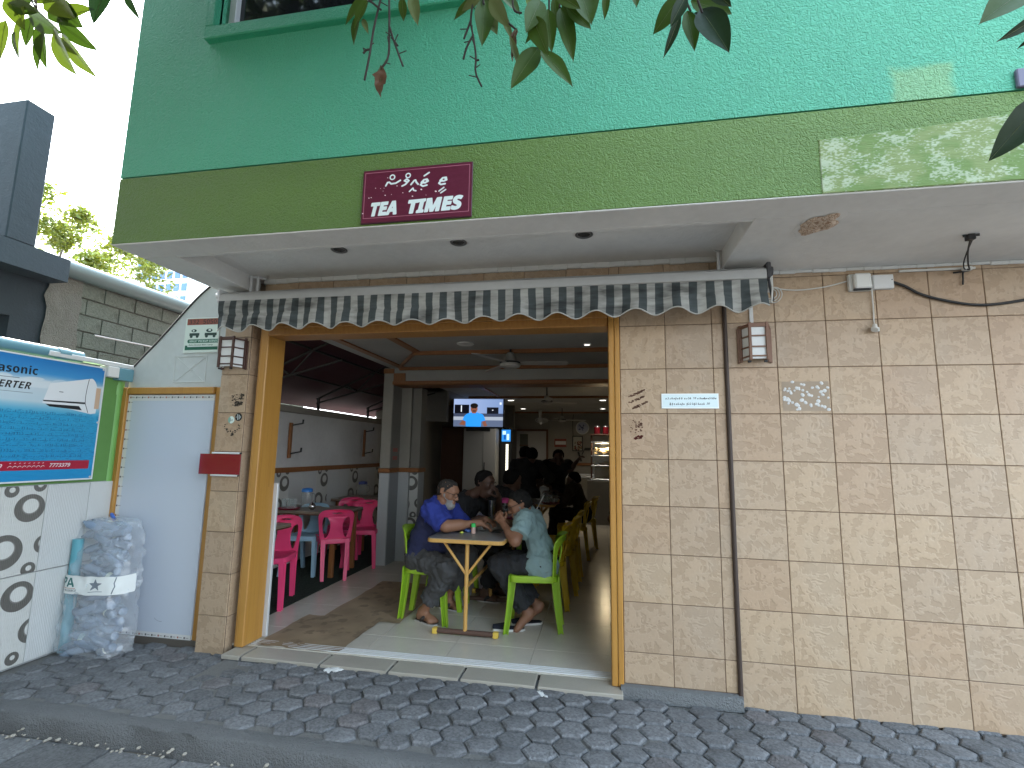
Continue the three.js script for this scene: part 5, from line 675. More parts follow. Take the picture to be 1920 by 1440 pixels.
// ---------------------------------------------------------------- back of the room
{
  const tvp = canvasTex(512, 288, (g, W, H) => {
    const gr = g.createLinearGradient(0, 0, W, 0); gr.addColorStop(0, '#93a5cb'); gr.addColorStop(1, '#7289b4'); g.fillStyle = gr; g.fillRect(0, 0, W, H); g.fillStyle = '#0b0c14'; g.fillRect(8, 62, 152, 92); g.fillStyle = '#dfe6ee'; g.fillRect(74, 70, 10, 66); g.fillStyle = '#3a4258'; g.fillRect(0, 152, W, 34); g.fillStyle = '#9aa2b0'; g.fillRect(0, 186, W, 36); g.fillStyle = '#54607a'; g.fillRect(0, 222, W, 66); g.fillStyle = '#10121c'; g.fillRect(345, 88, 120, 66); g.fillStyle = '#c8ccd4'; g.fillRect(398, 112, 14, 10); g.fillStyle = '#d8e4f2'; g.fillRect(476, 36, 20, 24);
    g.fillStyle = '#2a8ce8'; g.beginPath(); g.moveTo(95, 220); g.quadraticCurveTo(110, 165, 150, 152); g.lineTo(190, 142); g.lineTo(245, 142); g.lineTo(300, 160); g.quadraticCurveTo(325, 185, 330, 225); g.lineTo(290, 235); g.lineTo(285, 288); g.lineTo(130, 288); g.lineTo(128, 235); g.fill(); g.fillStyle = '#7c4c3c'; g.beginPath(); g.moveTo(95, 222); g.lineTo(128, 236); g.lineTo(118, 275); g.lineTo(60, 268); g.fill(); g.beginPath(); g.moveTo(296, 236); g.lineTo(330, 226); g.lineTo(352, 280); g.lineTo(318, 286); g.fill(); g.beginPath(); g.ellipse(212, 104, 36, 46, 0, 0, 7); g.fill(); g.fillRect(192, 120, 40, 32); g.fillStyle = '#15110f'; g.beginPath(); g.ellipse(212, 72, 40, 26, 0, 0, 7); g.fill(); g.fillStyle = '#2a1a14'; g.fillRect(196, 122, 34, 10); g.fillRect(192, 96, 12, 5); g.fillRect(220, 96, 12, 5);
  });
  const tv = thing('television', 'wide flat television showing a man in a light blue shirt', 'television', [-3.62, 2.285, -6.5], 0.10); mk('housing', cbox(-0.54, 0.54, -0.315, 0.31, -0.05, 0, 0.008), M.black, tv); mk('screen', sheet(-0.515, 0.515, -0.285, 0.292, 0.002), new THREE.MeshStandardMaterial({ color: 0x000000, roughness: 0.3, emissive: 0xffffff, emissiveMap: tvp, emissiveIntensity: 0.24 }), tv); mk('stand', [cbox(-0.25, 0.25, -0.38, -0.315, -0.04, -0.01, 0.006), bar([0, 0.2, -0.06], [0, 0.34, -0.06], 0.04, 0.03)], M.black, tv);
  const cp = thing('fridge', 'tall white refrigerator below the television', 'fridge', [-3.66, 0.06, -7.1]); mk('body', cbox(-0.42, 0.30, 0, 1.93, -0.6, 0.02, 0.01), mat([0.36, 0.36, 0.35], 0.5), cp); mk('door', cbox(-0.418, 0.02, 0.03, 1.925, 0.021, 0.04, 0.008), mat([0.40, 0.40, 0.39], 0.5), cp); mk('side_door', cbox(0.026, 0.298, 0.03, 1.925, 0.021, 0.04, 0.008), mat([0.46, 0.46, 0.45], 0.5), cp); mk('handle', cbox(0.05, 0.07, 0.75, 1.2, 0.041, 0.06, 0.004), M.dark, cp); 
  const dc = thing('drink_cooler', 'glass fronted drinks cooler with a lit blue header beside the refrigerator', 'cooler', [-3.20, 0.06, -7.4]); mk('body', cbox(-0.16, 0.14, 0, 1.95, -0.6, -0.02, 0.01), M.black, dc); mk('header', sheet(-0.10, 0.10, 1.66, 1.92, -0.016), new THREE.MeshStandardMaterial({ color: 0x000000, emissive: 0xffffff, emissiveIntensity: 0.25, emissiveMap: canvasTex(64, 96, (g) => { g.fillStyle = '#2f86d8'; g.fillRect(0, 0, 64, 96); g.fillStyle = '#bfe2f6'; g.fillRect(6, 10, 24, 30); g.fillRect(36, 34, 18, 50); g.fillStyle = '#0f4f9c'; g.fillRect(16, 40, 14, 40); }) }), dc); mk('door', sheet(-0.10, 0.11, 0.2, 1.62, -0.016), M.dark, dc); mk('light_strip', cbox(0.0, 0.055, 0.85, 1.6, -0.014, -0.008, 0.002), new THREE.MeshStandardMaterial({ color: 0x222222, emissive: rgb(1, 0.95, 0.75), emissiveIntensity: 0.35 }), dc); mk('rack', Array.from({ length: 12 }, (_, i) => cbox(-0.09, 0.10, 0.9 + i * 0.06, 0.905 + i * 0.06, -0.006, -0.002, 0.001)), M.dark, dc);
  const bd = thing('kitchen_door', 'pale door with a narrow glazed strip at the back of the room', 'door', [-3.0, 0.06, -9.97]); mk('leaf', cbox(-0.5, 0.42, 0, 2.0, -0.02, 0.02, 0.004), mat([0.34, 0.335, 0.33], 0.6), bd); mk('frame', [cbox(-0.54, -0.5, 0, 2.05, -0.02, 0.04), cbox(0.42, 0.47, 0, 2.05, -0.02, 0.04), cbox(-0.5, 0.42, 2.002, 2.05, -0.02, 0.038)], M.darkwood, bd); mk('glazing', cbox(-0.30, -0.08, 0.95, 1.92, 0.0215, 0.03, 0.003), mat([0.12, 0.125, 0.11], 0.15), bd); mk('glazing_bar', [cbox(-0.31, -0.07, 1.25, 1.275, 0.0305, 0.038), cbox(-0.31, -0.07, 1.6, 1.625, 0.0305, 0.038)], M.darkwood, bd);
  const ck = thing('wall_clock', 'round pale patterned wall clock high on the back wall', 'clock', [-1.61, 2.16, -9.98]); mk('rim', new THREE.TorusGeometry(0.165, 0.014, 10, 40), M.plasticW, ck); mk('dial', new THREE.CylinderGeometry(0.16, 0.16, 0.012, 36).rotateX(Math.PI / 2), mat([1, 1, 1], 0.35, { map: canvasTex(128, 128, (g) => { g.fillStyle = '#b4b6c4'; g.fillRect(0, 0, 128, 128); g.fillStyle = '#5a5f86'; const r = mul(4); for (let i = 0; i < 14; i++) { g.beginPath(); g.arc(30 + r() * 68, 40 + r() * 60, 3 + r() * 7, 0, 7); g.fill(); } }) }), ck); mk('hand', [bar([0, 0, 0.012], [0.05, 0.07, 0.012], 0.01, 0.003, 0.001), bar([0, 0, 0.016], [-0.11, 0.03, 0.016], 0.007, 0.003, 0.001)], M.black, ck);
  const pf = thing('picture_frame', 'dark framed picture of red and pale figures under the clock', 'picture', [-1.74, 1.74, -9.98]); mk('frame', [cbox(-0.14, 0.14, 0.18, 0.205, 0, 0.02), cbox(-0.14, 0.14, -0.205, -0.18, 0, 0.02), cbox(-0.14, -0.115, -0.18, 0.18, 0, 0.0195), cbox(0.115, 0.14, -0.18, 0.18, 0, 0.0195)], M.dark, pf); mk('print', sheet(-0.116, 0.116, -0.181, 0.181, 0.004), mat([1, 1, 1], 0.5, { map: canvasTex(64, 96, (g) => { g.fillStyle = '#a9a69a'; g.fillRect(0, 0, 64, 96); const r = mul(9); for (let i = 0; i < 60; i++) { g.fillStyle = ['#5c2a1c', '#8c7b52', '#2b2a24', '#7a2018'][i % 4]; g.fillRect(r() * 60, 30 + r() * 60, 6, 9); } }) }), pf);
  const nt = thing('wall_notice', 'red and white notice on the back wall left of the framed picture', 'notice', [-2.20, 1.75, -9.985]); mk('board', cbox(-0.16, 0.16, -0.11, 0.11, 0, 0.012, 0.003), mat([0.27, 0.06, 0.045], 0.6), nt); mk('label', cbox(-0.135, 0.15, -0.045, 0.05, 0.0125, 0.014, 0.0005), M.white, nt);
  single('hanging_strap', 'dark strap hanging crookedly below the framed picture', 'strap', bar([-1.72, 1.52, -9.96], [-1.64, 1.27, -9.96], 0.05, 0.012), M.dark); single('clock_wire', 'thin dark wire running up the back wall from the picture', 'wire', tube([[-1.86, 1.94, -9.985], [-1.87, 2.3, -9.985], [-1.85, 2.52, -9.985]], 0.008, 5), M.dark); single('wall_bracket', 'dark folding bracket on the back wall beside the food cabinet', 'bracket', merge([cbox(-1.55, -1.30, 1.56, 1.63, -9.98, -9.95, 0.004), rod([-1.55, 1.6, -9.94], [-1.62, 1.45, -9.9], 0.012)]), M.dark);
  // food cabinet
  const fc = thing('food_cabinet', 'glass food display cabinet with lit shelves at the right of the room', 'display cabinet', [-1.06, 0.06, -7.2]), amber = mat([0.45, 0.33, 0.16], 0.35), mw = M.metal; for (const [a, b] of [[-0.26, 0.18], [0.26, 0.18], [-0.26, -0.2], [0.26, -0.2]]) mk('post', cbox(a - 0.015, a + 0.015, 0.9, 1.80, b - 0.015, b + 0.015), M.darkwood, fc); for (const y of [0.9, 1.18, 1.38, 1.66]) mk('shelf', cbox(-0.27, 0.27, y - 0.012, y + 0.012, -0.2, 0.2, 0.004), mw, fc); mk('front_glass', sheet(-0.25, 0.25, 0.92, 1.65, 0.19), GL, fc); mk('counter', cbox(-0.35, 0.6, 0, 0.88, -0.3, 0.24, 0.01), M.cream2, fc); mk('tray', [cbox(-0.2, 0.22, 0.925, 1.16, -0.1, 0.12, 0.01)], amber, fc); mk('top_rim', cbox(-0.29, 0.29, 1.80, 1.83, -0.22, 0.22, 0.006), M.darkwood, fc);
  const lit = mk('shelf_lamp', cbox(-0.18, 0.2, 1.632, 1.646, 0.05, 0.09, 0.002), new THREE.MeshStandardMaterial({ color: 0x111111, emissive: rgb(1, 0.82, 0.5), emissiveIntensity: 0.6 }), fc); const pl = new THREE.PointLight(new THREE.Color(1, 0.8, 0.5), 0.16, 4); pl.position.set(-1.06, 1.66, -7.08); pl.castShadow = true; scene.add(pl);
  mk('snack', (() => { const g = [], r = mul(7); for (let k = 0; k < 2; k++) for (let i = 0; i < 22; i++) g.push(new THREE.IcosahedronGeometry(0.03 + r() * 0.025, 1).scale(1.2, 0.7, 1).translate(-0.18 + r() * 0.38, (k ? 1.41 : 1.205) + r() * 0.05 * (k ? 2.6 : 1), -0.1 + r() * 0.22)); return merge(g); })(), mat([0.55, 0.43, 0.24], 0.7), fc).userData.kind = 'stuff';
  for (const [x, l] of [[-1.20, 'dark red jar on top of the food cabinet'], [-1.02, 'second dark red jar on top of the food cabinet']]) { const j = thing('jar', l, 'jar', [x, 1.892, -7.15]); mk('body', lathe([[0, 0], [0.06, 0], [0.065, 0.01], [0.065, 0.13], [0.055, 0.15]], 18), mat([0.22, 0.012, 0.02], 0.25), j); mk('lid', lathe([[0.058, 0.15], [0.058, 0.17], [0, 0.172]], 18), M.metal, j); }
  const ct = thing('serving_counter', 'low serving counter with trays along the back wall', 'counter', [-1.9, 0.06, -9.2]); mk('body', cbox(-0.5, 1.3, 0, 0.82, -0.35, 0.25, 0.01), M.cream2, ct); mk('worktop', cbox(-0.53, 1.33, 0.825, 0.86, -0.38, 0.28, 0.006), M.metal, ct); mk('tray', [cbox(-0.3, 0.1, 0.865, 0.90, -0.2, 0.1), cbox(0.2, 0.6, 0.865, 0.91, -0.2, 0.1)], M.metal, ct);
  // ceiling fans, spot lamps
  const fan = (label, x, y, z, a, s) => { const t = thing('ceiling_fan', label, 'fan', [x, y, z], a), w = mat([0.42, 0.40, 0.37], 0.5); mk('rod', rod([0, 0.085, 0], [0, 2.569 - y, 0], 0.011), M.dark, t); mk('motor', lathe([[0, -0.045], [0.05, -0.045], [0.085, -0.032], [0.095, -0.012], [0.085, 0.006], [0.055, 0.03], [0.045, 0.075], [0.03, 0.10], [0, 0.10]].map((p) => [p[0] * s, p[1] * s]), 28), w, t); mk('band', new THREE.TorusGeometry(0.088 * s, 0.009, 8, 28).rotateX(Math.PI / 2).translate(0, 0.008, 0), M.dark, t); for (let k = 0; k < 3; k++) { const b = mk('blade', loft([[0.1, 0.025], [0.16, 0.05], [0.40, 0.058], [0.58, 0.05], [0.60, 0.03]].map(([q, h]) => [[q, 0.004 - 0.10 * h, -h], [q, 0.008 + 0.10 * h, h], [q, 0.003 + 0.10 * h, h], [q, -0.001 - 0.10 * h, -h]]), true, false), w, t); b.rotation.y = k * 2 * Math.PI / 3; } };
  fan('pale ceiling fan with dark band, just inside the entrance', -2.05, 2.415, -1.6, 0.1, 1.15); fan('dim ceiling fan in the middle of the room', -2.0, 2.33, -4.7, 0.7, 1); fan('dim ceiling fan near the back wall', -2.05, 2.28, -8.6, 0.3, 1);
  const wf = thing('wall_fan', 'grey round wall fan hanging near the back wall', 'fan', [-2.62, 2.36, -8.9]); mk('bracket', rod([0, 0.0, 0], [0, 0.2, 0], 0.03, 0.05, 14), M.plasticW, wf); mk('cage', [0.16, 0.11, 0.06].map((r) => new THREE.TorusGeometry(r, 0.006, 6, 30).rotateX(1.25).translate(0.05, -0.08, 0.08)), M.metal, wf); mk('blade', [0, 1, 2].map((k) => new THREE.CircleGeometry(0.075, 14).rotateX(-0.3).translate(0.075, 0, 0).rotateY(k * 2.1).rotateX(-0.32).translate(0.05, -0.08, 0.08)), M.plasticW, wf);
  const spot = (x, z, on, label) => { const t = thing('ceiling_lamp', label, 'lamp', [x, 2.569, z]); mk('rim', lathe([[0.085, 0.0], [0.088, -0.006], [0.078, -0.012], [0.07, -0.004]], 24), M.plasticW, t); mk('lens', lathe([[0, -0.006], [0.072, -0.005]], 22), on ? new THREE.MeshStandardMaterial({ color: 0x222222, emissive: rgb(1, 0.96, 0.88), emissiveIntensity: 1.2 }) : M.plasticW, t); if (z > -3 && on) t.scale.set(0.42, 1, 0.42); if (on) { const l = new THREE.SpotLight(new THREE.Color(1, 0.93, 0.8), z > -3 ? 0.04 : 0.4, 9, 1.1, 0.8); l.position.set(x, 2.545, z); l.target.position.set(x, 0, z); l.shadow.radius = 4; l.castShadow = true; scene.add(l, l.target); } };
  spot(-2.97, -6.7, true, 'lit ceiling lamp right of the television top'); spot(-3.03, -8.72, true, 'lit ceiling lamp just behind the one by the television'); spot(-1.08, -6.74, true, 'lit ceiling lamp above the food cabinet'); spot(-1.07, -8.72, true, 'lit ceiling lamp furthest back on the right'); spot(-1.25, -1.44, true, 'small lit ceiling lamp close to the right door post'); spot(-2.45, -1.28, false, 'unlit ceiling lamp in the first ceiling bay');
  // folding racks on the inner wall
  const rk = (z, l) => { const t = thing('wall_rack', l, 'wall rack', [-4.975, 1.6, z]); mk('upright', cbox(-0.012, 0.02, -0.22, 0.22, -0.022, 0.022, 0.004), M.trim, t); for (const y of [0.19, -0.165]) mk('arm', [bar([0.02, y, 0], [0.13, y + 0.025, -0.05], 0.014, 0.02), rod([0.13, y + 0.02, -0.05], [0.135, y + 0.075, -0.05], 0.012)], M.dark, t); }; rk(-2.25, 'brown wall rack with two hooked arms nearer the entrance'); rk(-4.23, 'brown wall rack with two hooked arms nearer the striped pillar');
}
// ---------------------------------------------------------------- people: one field of tapered limbs per body, meshed with surface nets
function nets(f, lo, hi, cell, keep = true) {
  const n = [0, 1, 2].map((k) => Math.max(2, Math.ceil((hi[k] - lo[k]) / cell))), [nx, ny, nz] = n.map((k) => k + 1), F = new Float32Array(nx * ny * nz), id = (i, j, k) => (k * ny + j) * nx + i, B = 4;
  for (let k = 0; k < nz; k += B) for (let j = 0; j < ny; j += B) for (let i = 0; i < nx; i += B) {
    const d = f(lo[0] + (i + B / 2) * cell, lo[1] + (j + B / 2) * cell, lo[2] + (k + B / 2) * cell), far = Math.abs(d) > cell * B * 1.5;
    for (let c = k; c < Math.min(nz, k + B); c++) for (let b = j; b < Math.min(ny, j + B); b++) for (let a = i; a < Math.min(nx, i + B); a++) F[id(a, b, c)] = far ? d : f(lo[0] + a * cell, lo[1] + b * cell, lo[2] + c * cell);
  }
  const vid = new Int32Array(nx * ny * nz).fill(-1), P = [], I = [];
  for (let k = 0; k < nz - 1; k++) for (let j = 0; j < ny - 1; j++) for (let i = 0; i < nx - 1; i++) {
    let m = 0, sx = 0, sy = 0, sz = 0, c = 0; const v = []; for (let q = 0; q < 8; q++) { const w = F[id(i + (q & 1), j + (q >> 1 & 1), k + (q >> 2))]; v.push(w); if (w < 0) m++; } if (!m || m === 8) continue;
    for (let a = 0; a < 8; a++) for (const b of [1, 2, 4]) if (!(a & b) && (v[a] < 0) !== (v[a | b] < 0)) { const t = v[a] / (v[a] - v[a | b]); sx += (a & 1) + (b === 1 ? t : 0); sy += (a >> 1 & 1) + (b === 2 ? t : 0); sz += (a >> 2) + (b === 4 ? t : 0); c++; }
    vid[id(i, j, k)] = P.length / 3; P.push(lo[0] + (i + sx / c) * cell, lo[1] + (j + sy / c) * cell, lo[2] + (k + sz / c) * cell);
  }
  for (let k = 1; k < nz - 1; k++) for (let j = 1; j < ny - 1; j++) for (let i = 1; i < nx - 1; i++) {
    const a = F[id(i, j, k)] < 0, q = (x, y, z, w, flip) => { const A = [vid[x], vid[y], vid[z], vid[w]]; if (A.some((e) => e < 0)) return; flip ? I.push(A[0], A[2], A[1], A[0], A[3], A[2]) : I.push(A[0], A[1], A[2], A[0], A[2], A[3]); };
    if (a !== F[id(i + 1, j, k)] < 0) q(id(i, j - 1, k - 1), id(i, j, k - 1), id(i, j, k), id(i, j - 1, k), !a);
    if (a !== F[id(i, j + 1, k)] < 0) q(id(i - 1, j, k - 1), id(i - 1, j, k), id(i, j, k), id(i, j, k - 1), !a);
    if (a !== F[id(i, j, k + 1)] < 0) q(id(i - 1, j - 1, k), id(i, j - 1, k), id(i, j, k), id(i - 1, j, k), !a);
  }
  const g = new THREE.BufferGeometry(); g.setAttribute('position', new THREE.Float32BufferAttribute(P, 3)); g.setIndex(I); g.computeVertexNormals();
  return uvBox(g);
}
// a bone: from a to b with radii ra, rb; squash [direction, factor] flattens it along a direction
const bone = (a, b, ra, rb = ra, sq) => ({ a, b, ra, rb, sq, d: [b[0] - a[0], b[1] - a[1], b[2] - a[2]] });
function fieldOf(bones, k = 0.03, grow = 0) {
  for (const o of bones) o.l2 = Math.max(1e-9, o.d[0] ** 2 + o.d[1] ** 2 + o.d[2] ** 2);
  return (x, y, z) => {
    let r = 1e3;
    for (const o of bones) {
      const px = x - o.a[0], py = y - o.a[1], pz = z - o.a[2]; let t = (px * o.d[0] + py * o.d[1] + pz * o.d[2]) / o.l2; t = t < 0 ? 0 : t > 1 ? 1 : t;
      let qx = px - o.d[0] * t, qy = py - o.d[1] * t, qz = pz - o.d[2] * t; if (o.sq) { const [u, s] = o.sq, w = (qx * u[0] + qy * u[1] + qz * u[2]) * (1 / s - 1); qx += u[0] * w; qy += u[1] * w; qz += u[2] * w; }
      const d = Math.sqrt(qx * qx + qy * qy + qz * qz) - (o.ra + (o.rb - o.ra) * t) - grow - (o.g || 0);
      if (d < r + k && r < d + k) { const h = 0.5 + 0.5 * (r - d) / k; r = d * h + r * (1 - h) - k * h * (1 - h); } else if (d < r) r = d;
    }
    return r;
  };
}
function bounds(bones, pad) { const lo = [1e9, 1e9, 1e9], hi = [-1e9, -1e9, -1e9]; for (const o of bones) for (const [p, r] of [[o.a, o.ra], [o.b, o.rb]]) for (let k = 0; k < 3; k++) { lo[k] = Math.min(lo[k], p[k] - r - pad); hi[k] = Math.max(hi[k], p[k] + r + pad); } return [lo, hi]; }
const add = (a, b, s = 1) => [a[0] + b[0] * s, a[1] + b[1] * s, a[2] + b[2] * s], sub = (a, b) => add(a, b, -1), len = (a) => Math.hypot(...a), nrm = (a) => { const l = len(a) || 1; return [a[0] / l, a[1] / l, a[2] / l]; }, cross = (a, b) => [a[1] * b[2] - a[2] * b[1], a[2] * b[0] - a[0] * b[2], a[0] * b[1] - a[1] * b[0]], dot = (a, b) => a[0] * b[0] + a[1] * b[1] + a[2] * b[2], lerp3 = (a, b, t) => [mix(a[0], b[0], t), mix(a[1], b[1], t), mix(a[2], b[2], t)];
function joint(a, c, l1, l2, pole) { const d = sub(c, a), L = Math.min(len(d), l1 + l2 - 0.002), u = nrm(d), x = (l1 * l1 - l2 * l2 + L * L) / (2 * L), h = Math.sqrt(Math.max(0, l1 * l1 - x * x)), p = nrm(sub(pole, u.map((e) => e * dot(pole, u)))); return add(add(a, u, x), p, h); }
// hand: wrist, direction of the fingers, back-of-hand direction, side of the thumb, curl
function handBones(w, dir, back, thumb, curl = 0.5, s = 1) {
  dir = nrm(dir); back = nrm(sub(back, dir.map((e) => e * dot(back, dir)))); const side = cross(dir, back), sg = dot(side, thumb) > 0 ? 1 : -1, T = side.map((e) => e * sg), P = (f, t, b) => add(add(add(w, dir, f * s), T, t * s), back, b * s), out = [], sq = [back, 0.5];
  out.push(bone(P(0.0, 0, 0), P(0.03, 0, 0), 0.025 * s, 0.030 * s, [back, 0.75]), bone(P(0.035, 0.018, 0), P(0.08, 0.022, 0), 0.024 * s, 0.021 * s, sq), bone(P(0.035, -0.016, 0), P(0.075, -0.022, 0), 0.022 * s, 0.019 * s, sq));
  [[0.033, 0.088, 0.072], [0.011, 0.092, 0.08], [-0.011, 0.088, 0.074], [-0.031, 0.08, 0.058]].forEach(([t, f, L], i) => { let p = P(f, t, 0), a = 0.25 + curl * 0.5; const R = 0.0088 - i * 0.0003; for (const q of [0.45, 0.3, 0.25]) { const d = add(dir.map((e) => e * Math.cos(a)), back, -Math.sin(a)), n = add(p, d, L * q * s); out.push(bone(p, n, R * s * (q === 0.25 ? 0.92 : 1), R * s * 0.92)); p = n; a += curl * 0.95; } });
  let p = P(0.02, 0.022, -0.006), a = 0.9; for (const L of [0.038, 0.032, 0.026]) { const d = nrm(add(add(dir.map((e) => e * Math.cos(a)), T, Math.sin(a)), back, -0.35 - curl * 0.3)), n = add(p, d, L * s); out.push(bone(p, n, 0.0125 * s * (L < 0.03 ? 0.8 : 1), 0.0095 * s)); p = n; a -= 0.45; } return out;
}
function headParts(c, fwd, up, s = 1) {           // c = centre of the skull between the eyes and the ears
  fwd = nrm(fwd); up = nrm(sub(up, fwd.map((e) => e * dot(up, fwd)))); const rt = cross(fwd, up), P = (f, u, r = 0) => add(add(add(c, fwd, f * s), up, u * s), rt, r * s), B = (p, q, a, b, sq) => bone(P(...p), P(...q), a * s, b * s, sq);
  const skull = [B([-0.012, 0.03], [0.012, 0.03], 0.082, 0.079, [rt, 0.88]), B([-0.02, 0.0], [-0.03, -0.03], 0.065, 0.055, [rt, 0.9]), B([0.02, -0.025], [0.042, -0.085], 0.064, 0.043, [rt, 0.86]), B([0.058, -0.098, 0.012], [0.058, -0.098, -0.012], 0.024, 0.024), B([0.075, 0.028, 0.028], [0.075, 0.028, -0.028], 0.018, 0.018), B([0.052, -0.022, 0.036], [0.05, -0.03, 0.038], 0.026, 0.024), B([0.052, -0.022, -0.036], [0.05, -0.03, -0.038], 0.026, 0.024)];
  const face = [B([0.088, 0.012], [0.108, -0.032], 0.0085, 0.013), B([0.098, -0.036, 0.013], [0.09, -0.036, 0.016], 0.009, 0.008), B([0.098, -0.036, -0.013], [0.09, -0.036, -0.016], 0.009, 0.008), B([0.088, -0.062, 0.014], [0.088, -0.062, -0.014], 0.010, 0.010), B([0.086, -0.075, 0.012], [0.086, -0.075, -0.012], 0.010, 0.010)];
  const ears = [1, -1].flatMap((e) => [B([-0.012, 0.022, e * 0.077], [-0.004, -0.03, e * 0.073], 0.013, 0.010, [rt, 0.5]), B([-0.024, 0.022, e * 0.084], [-0.022, -0.002, e * 0.083], 0.011, 0.010, [rt, 0.5]), B([-0.008, 0.034, e * 0.079], [-0.02, 0.03, e * 0.083], 0.010, 0.010, [rt, 0.5])]);
  return { skull, face, ears, P, fwd, up, rt };
}
const SKIN = (c) => new THREE.MeshPhysicalMaterial({ color: rgb(...c), roughness: 0.55, sheen: 0.15, side: THREE.DoubleSide, bumpMap: T.grain, bumpScale: 0.0006 });
function person(o) {
  const t = thing('person', o.label, 'person', [o.hip[0], 0, o.hip[2]]); if (o.group) t.userData.group = o.group; const org = [o.hip[0], 0, o.hip[2]], L3 = (p) => sub(p, org), cell = o.cell ?? 0.011;
  const F = nrm([o.face[0], 0, o.face[1]]), U = [0, 1, 0], R = cross(F, U), H = L3(o.hip), lean = o.lean ?? 0.3, k = o.s ?? 1;
  const sp_ = nrm(add(U, F, Math.tan(lean))), curve = o.curve ?? 0.25, spU = nrm(add(U, F, Math.tan(Math.min(1.2, lean + curve)))); const waist = add(H, sp_, 0.16 * k), chest = add(waist, nrm(add(sp_, spU)), 0.20 * k), neckB = add(chest, spU, 0.135 * k);
  const sh = (e) => add(add(add(neckB, R, e * (o.broad ?? 0.185) * k), spU, -0.045 * k), o.shFwd ? F : U, o.shFwd ?? 0), chestF = nrm(cross(cross(spU, F), spU)), cF = nrm(sub(F, spU.map((e) => e * dot(F, spU))));
  const hc = o.head ? L3(o.head) : add(add(neckB, spU, 0.15 * k), F, 0.05), hd = headParts(hc, o.look ? nrm(o.look) : F, o.headUp ?? add(U, F, 0.0), o.hs ?? 1);
  const belly = o.belly ?? 0.0, torso = [bone(add(H, R, 0.07), add(H, R, -0.07), 0.105 * k, 0.105 * k, [F, 0.95]), bone(add(H, U, 0.02), waist, 0.125 * k, (0.115 + belly * 0.5) * k, [cF, 0.85]), bone(waist, chest, (0.118 + belly * 0.5) * k, 0.13 * k, [cF, 0.8]), bone(add(chest, R, 0.06), add(chest, R, -0.06), 0.115 * k, 0.115 * k, [cF, 0.85]), bone(add(chest, spU, 0.06), neckB, 0.11 * k, 0.062 * k)];
  if (belly) torso.push(bone(add(add(waist, cF, 0.045 + belly * 0.3), U, 0.015), add(waist, cF, 0.03), 0.115 + belly * 0.4, 0.11)); const shB = [1, -1].map((e) => bone(add(neckB, R, e * 0.05), sh(e), 0.062 * k, 0.066 * k));
  const neck = bone(neckB, add(hc, hd.up, -0.05), 0.056 * k, 0.050 * k), arms = [], legs = [], hands = [], feet = [], sleeves = [], trous = [];
  for (const [e, hp] of [[1, o.handR], [-1, o.handL]]) {
    const s = sh(e), w = hp ? L3(hp.at) : add(add(s, U, -0.5), F, 0.1), el = hp?.elbow ? L3(hp.elbow) : joint(s, w, 0.285 * k, 0.255 * k, add(add([0, -1, 0], R, e * 0.6), F, -0.3));
    arms.push(bone(s, el, 0.052 * k, 0.042 * k), bone(el, w, 0.043 * k, 0.028 * k), bone(lerp3(el, w, 0.08), lerp3(el, w, 0.42), 0.045 * k, 0.043 * k)); const sl = o.sleeve ?? 0.6, end = sl <= 1 ? lerp3(s, el, sl) : lerp3(el, w, sl - 1);
    sleeves.push({ bones: sl <= 1 ? [bone(s, end, 0.066 * k, 0.063 * k)] : [bone(s, el, 0.062 * k, 0.054 * k), bone(el, end, 0.052 * k, 0.042 * k)], end, dir: sl <= 1 ? nrm(sub(el, s)) : nrm(sub(w, el)), e }); hands.push({ w, el, dir: hp?.dir ?? sub(w, el), back: hp?.back ?? U, thumb: hp?.thumb ?? R.map((q) => -q * e), curl: hp?.curl ?? 0.6 });
  }
  for (const [e, fp] of [[1, o.footR], [-1, o.footL]]) {
    const h = add(H, R, e * 0.09 * k), an = L3(fp.ankle), kn = fp.knee ? L3(fp.knee) : joint(h, an, 0.44 * k, 0.42 * k, add(F, U, 0.6)); legs.push(bone(h, kn, 0.085 * k, 0.056 * k), bone(kn, an, 0.054 * k, 0.036 * k), bone(lerp3(kn, an, 0.1), lerp3(kn, an, 0.45), 0.054 * k, 0.052 * k));
    const end = lerp3(kn, an, o.hem ?? 0.85), w = o.trouserW ?? 0.018; trous.push({ bones: [bone(h, kn, (0.098 + w * 0.3) * k, (0.068 + w * 0.8) * k), bone(kn, end, (0.066 + w * 0.8) * k, (0.052 + w * 1.3) * k)], end, dir: nrm(sub(an, kn)) }); feet.push({ an, dir: nrm(fp.dir ?? [F[0], 0, F[2]]), down: fp.down ?? [0, -1, 0], fp, e });
  }
  const footBones = feet.flatMap(({ an, dir, down, e }) => { const S = cross(dir, down), P = (f, d, s = 0) => add(add(add(an, dir, f), down, d), S, s); const b = [bone(P(-0.045, 0.045), P(-0.03, 0.0), 0.03, 0.032), bone(P(-0.03, 0.045), P(0.07, 0.05), 0.028, 0.026), bone(P(0.0, 0.01), P(0.09, 0.048), 0.032, 0.022), bone(P(0.09, 0.052, 0.022), P(0.095, 0.053, -0.022), 0.021, 0.018)]; for (let i = 0; i < 5; i++) b.push(bone(P(0.105, 0.055, 0.032 - i * 0.016), P(0.135 - i * 0.006 * (i > 1 ? 1 : 0.5), 0.06, 0.034 - i * 0.017), i ? 0.0085 : 0.012, i ? 0.008 : 0.011)); return b; });
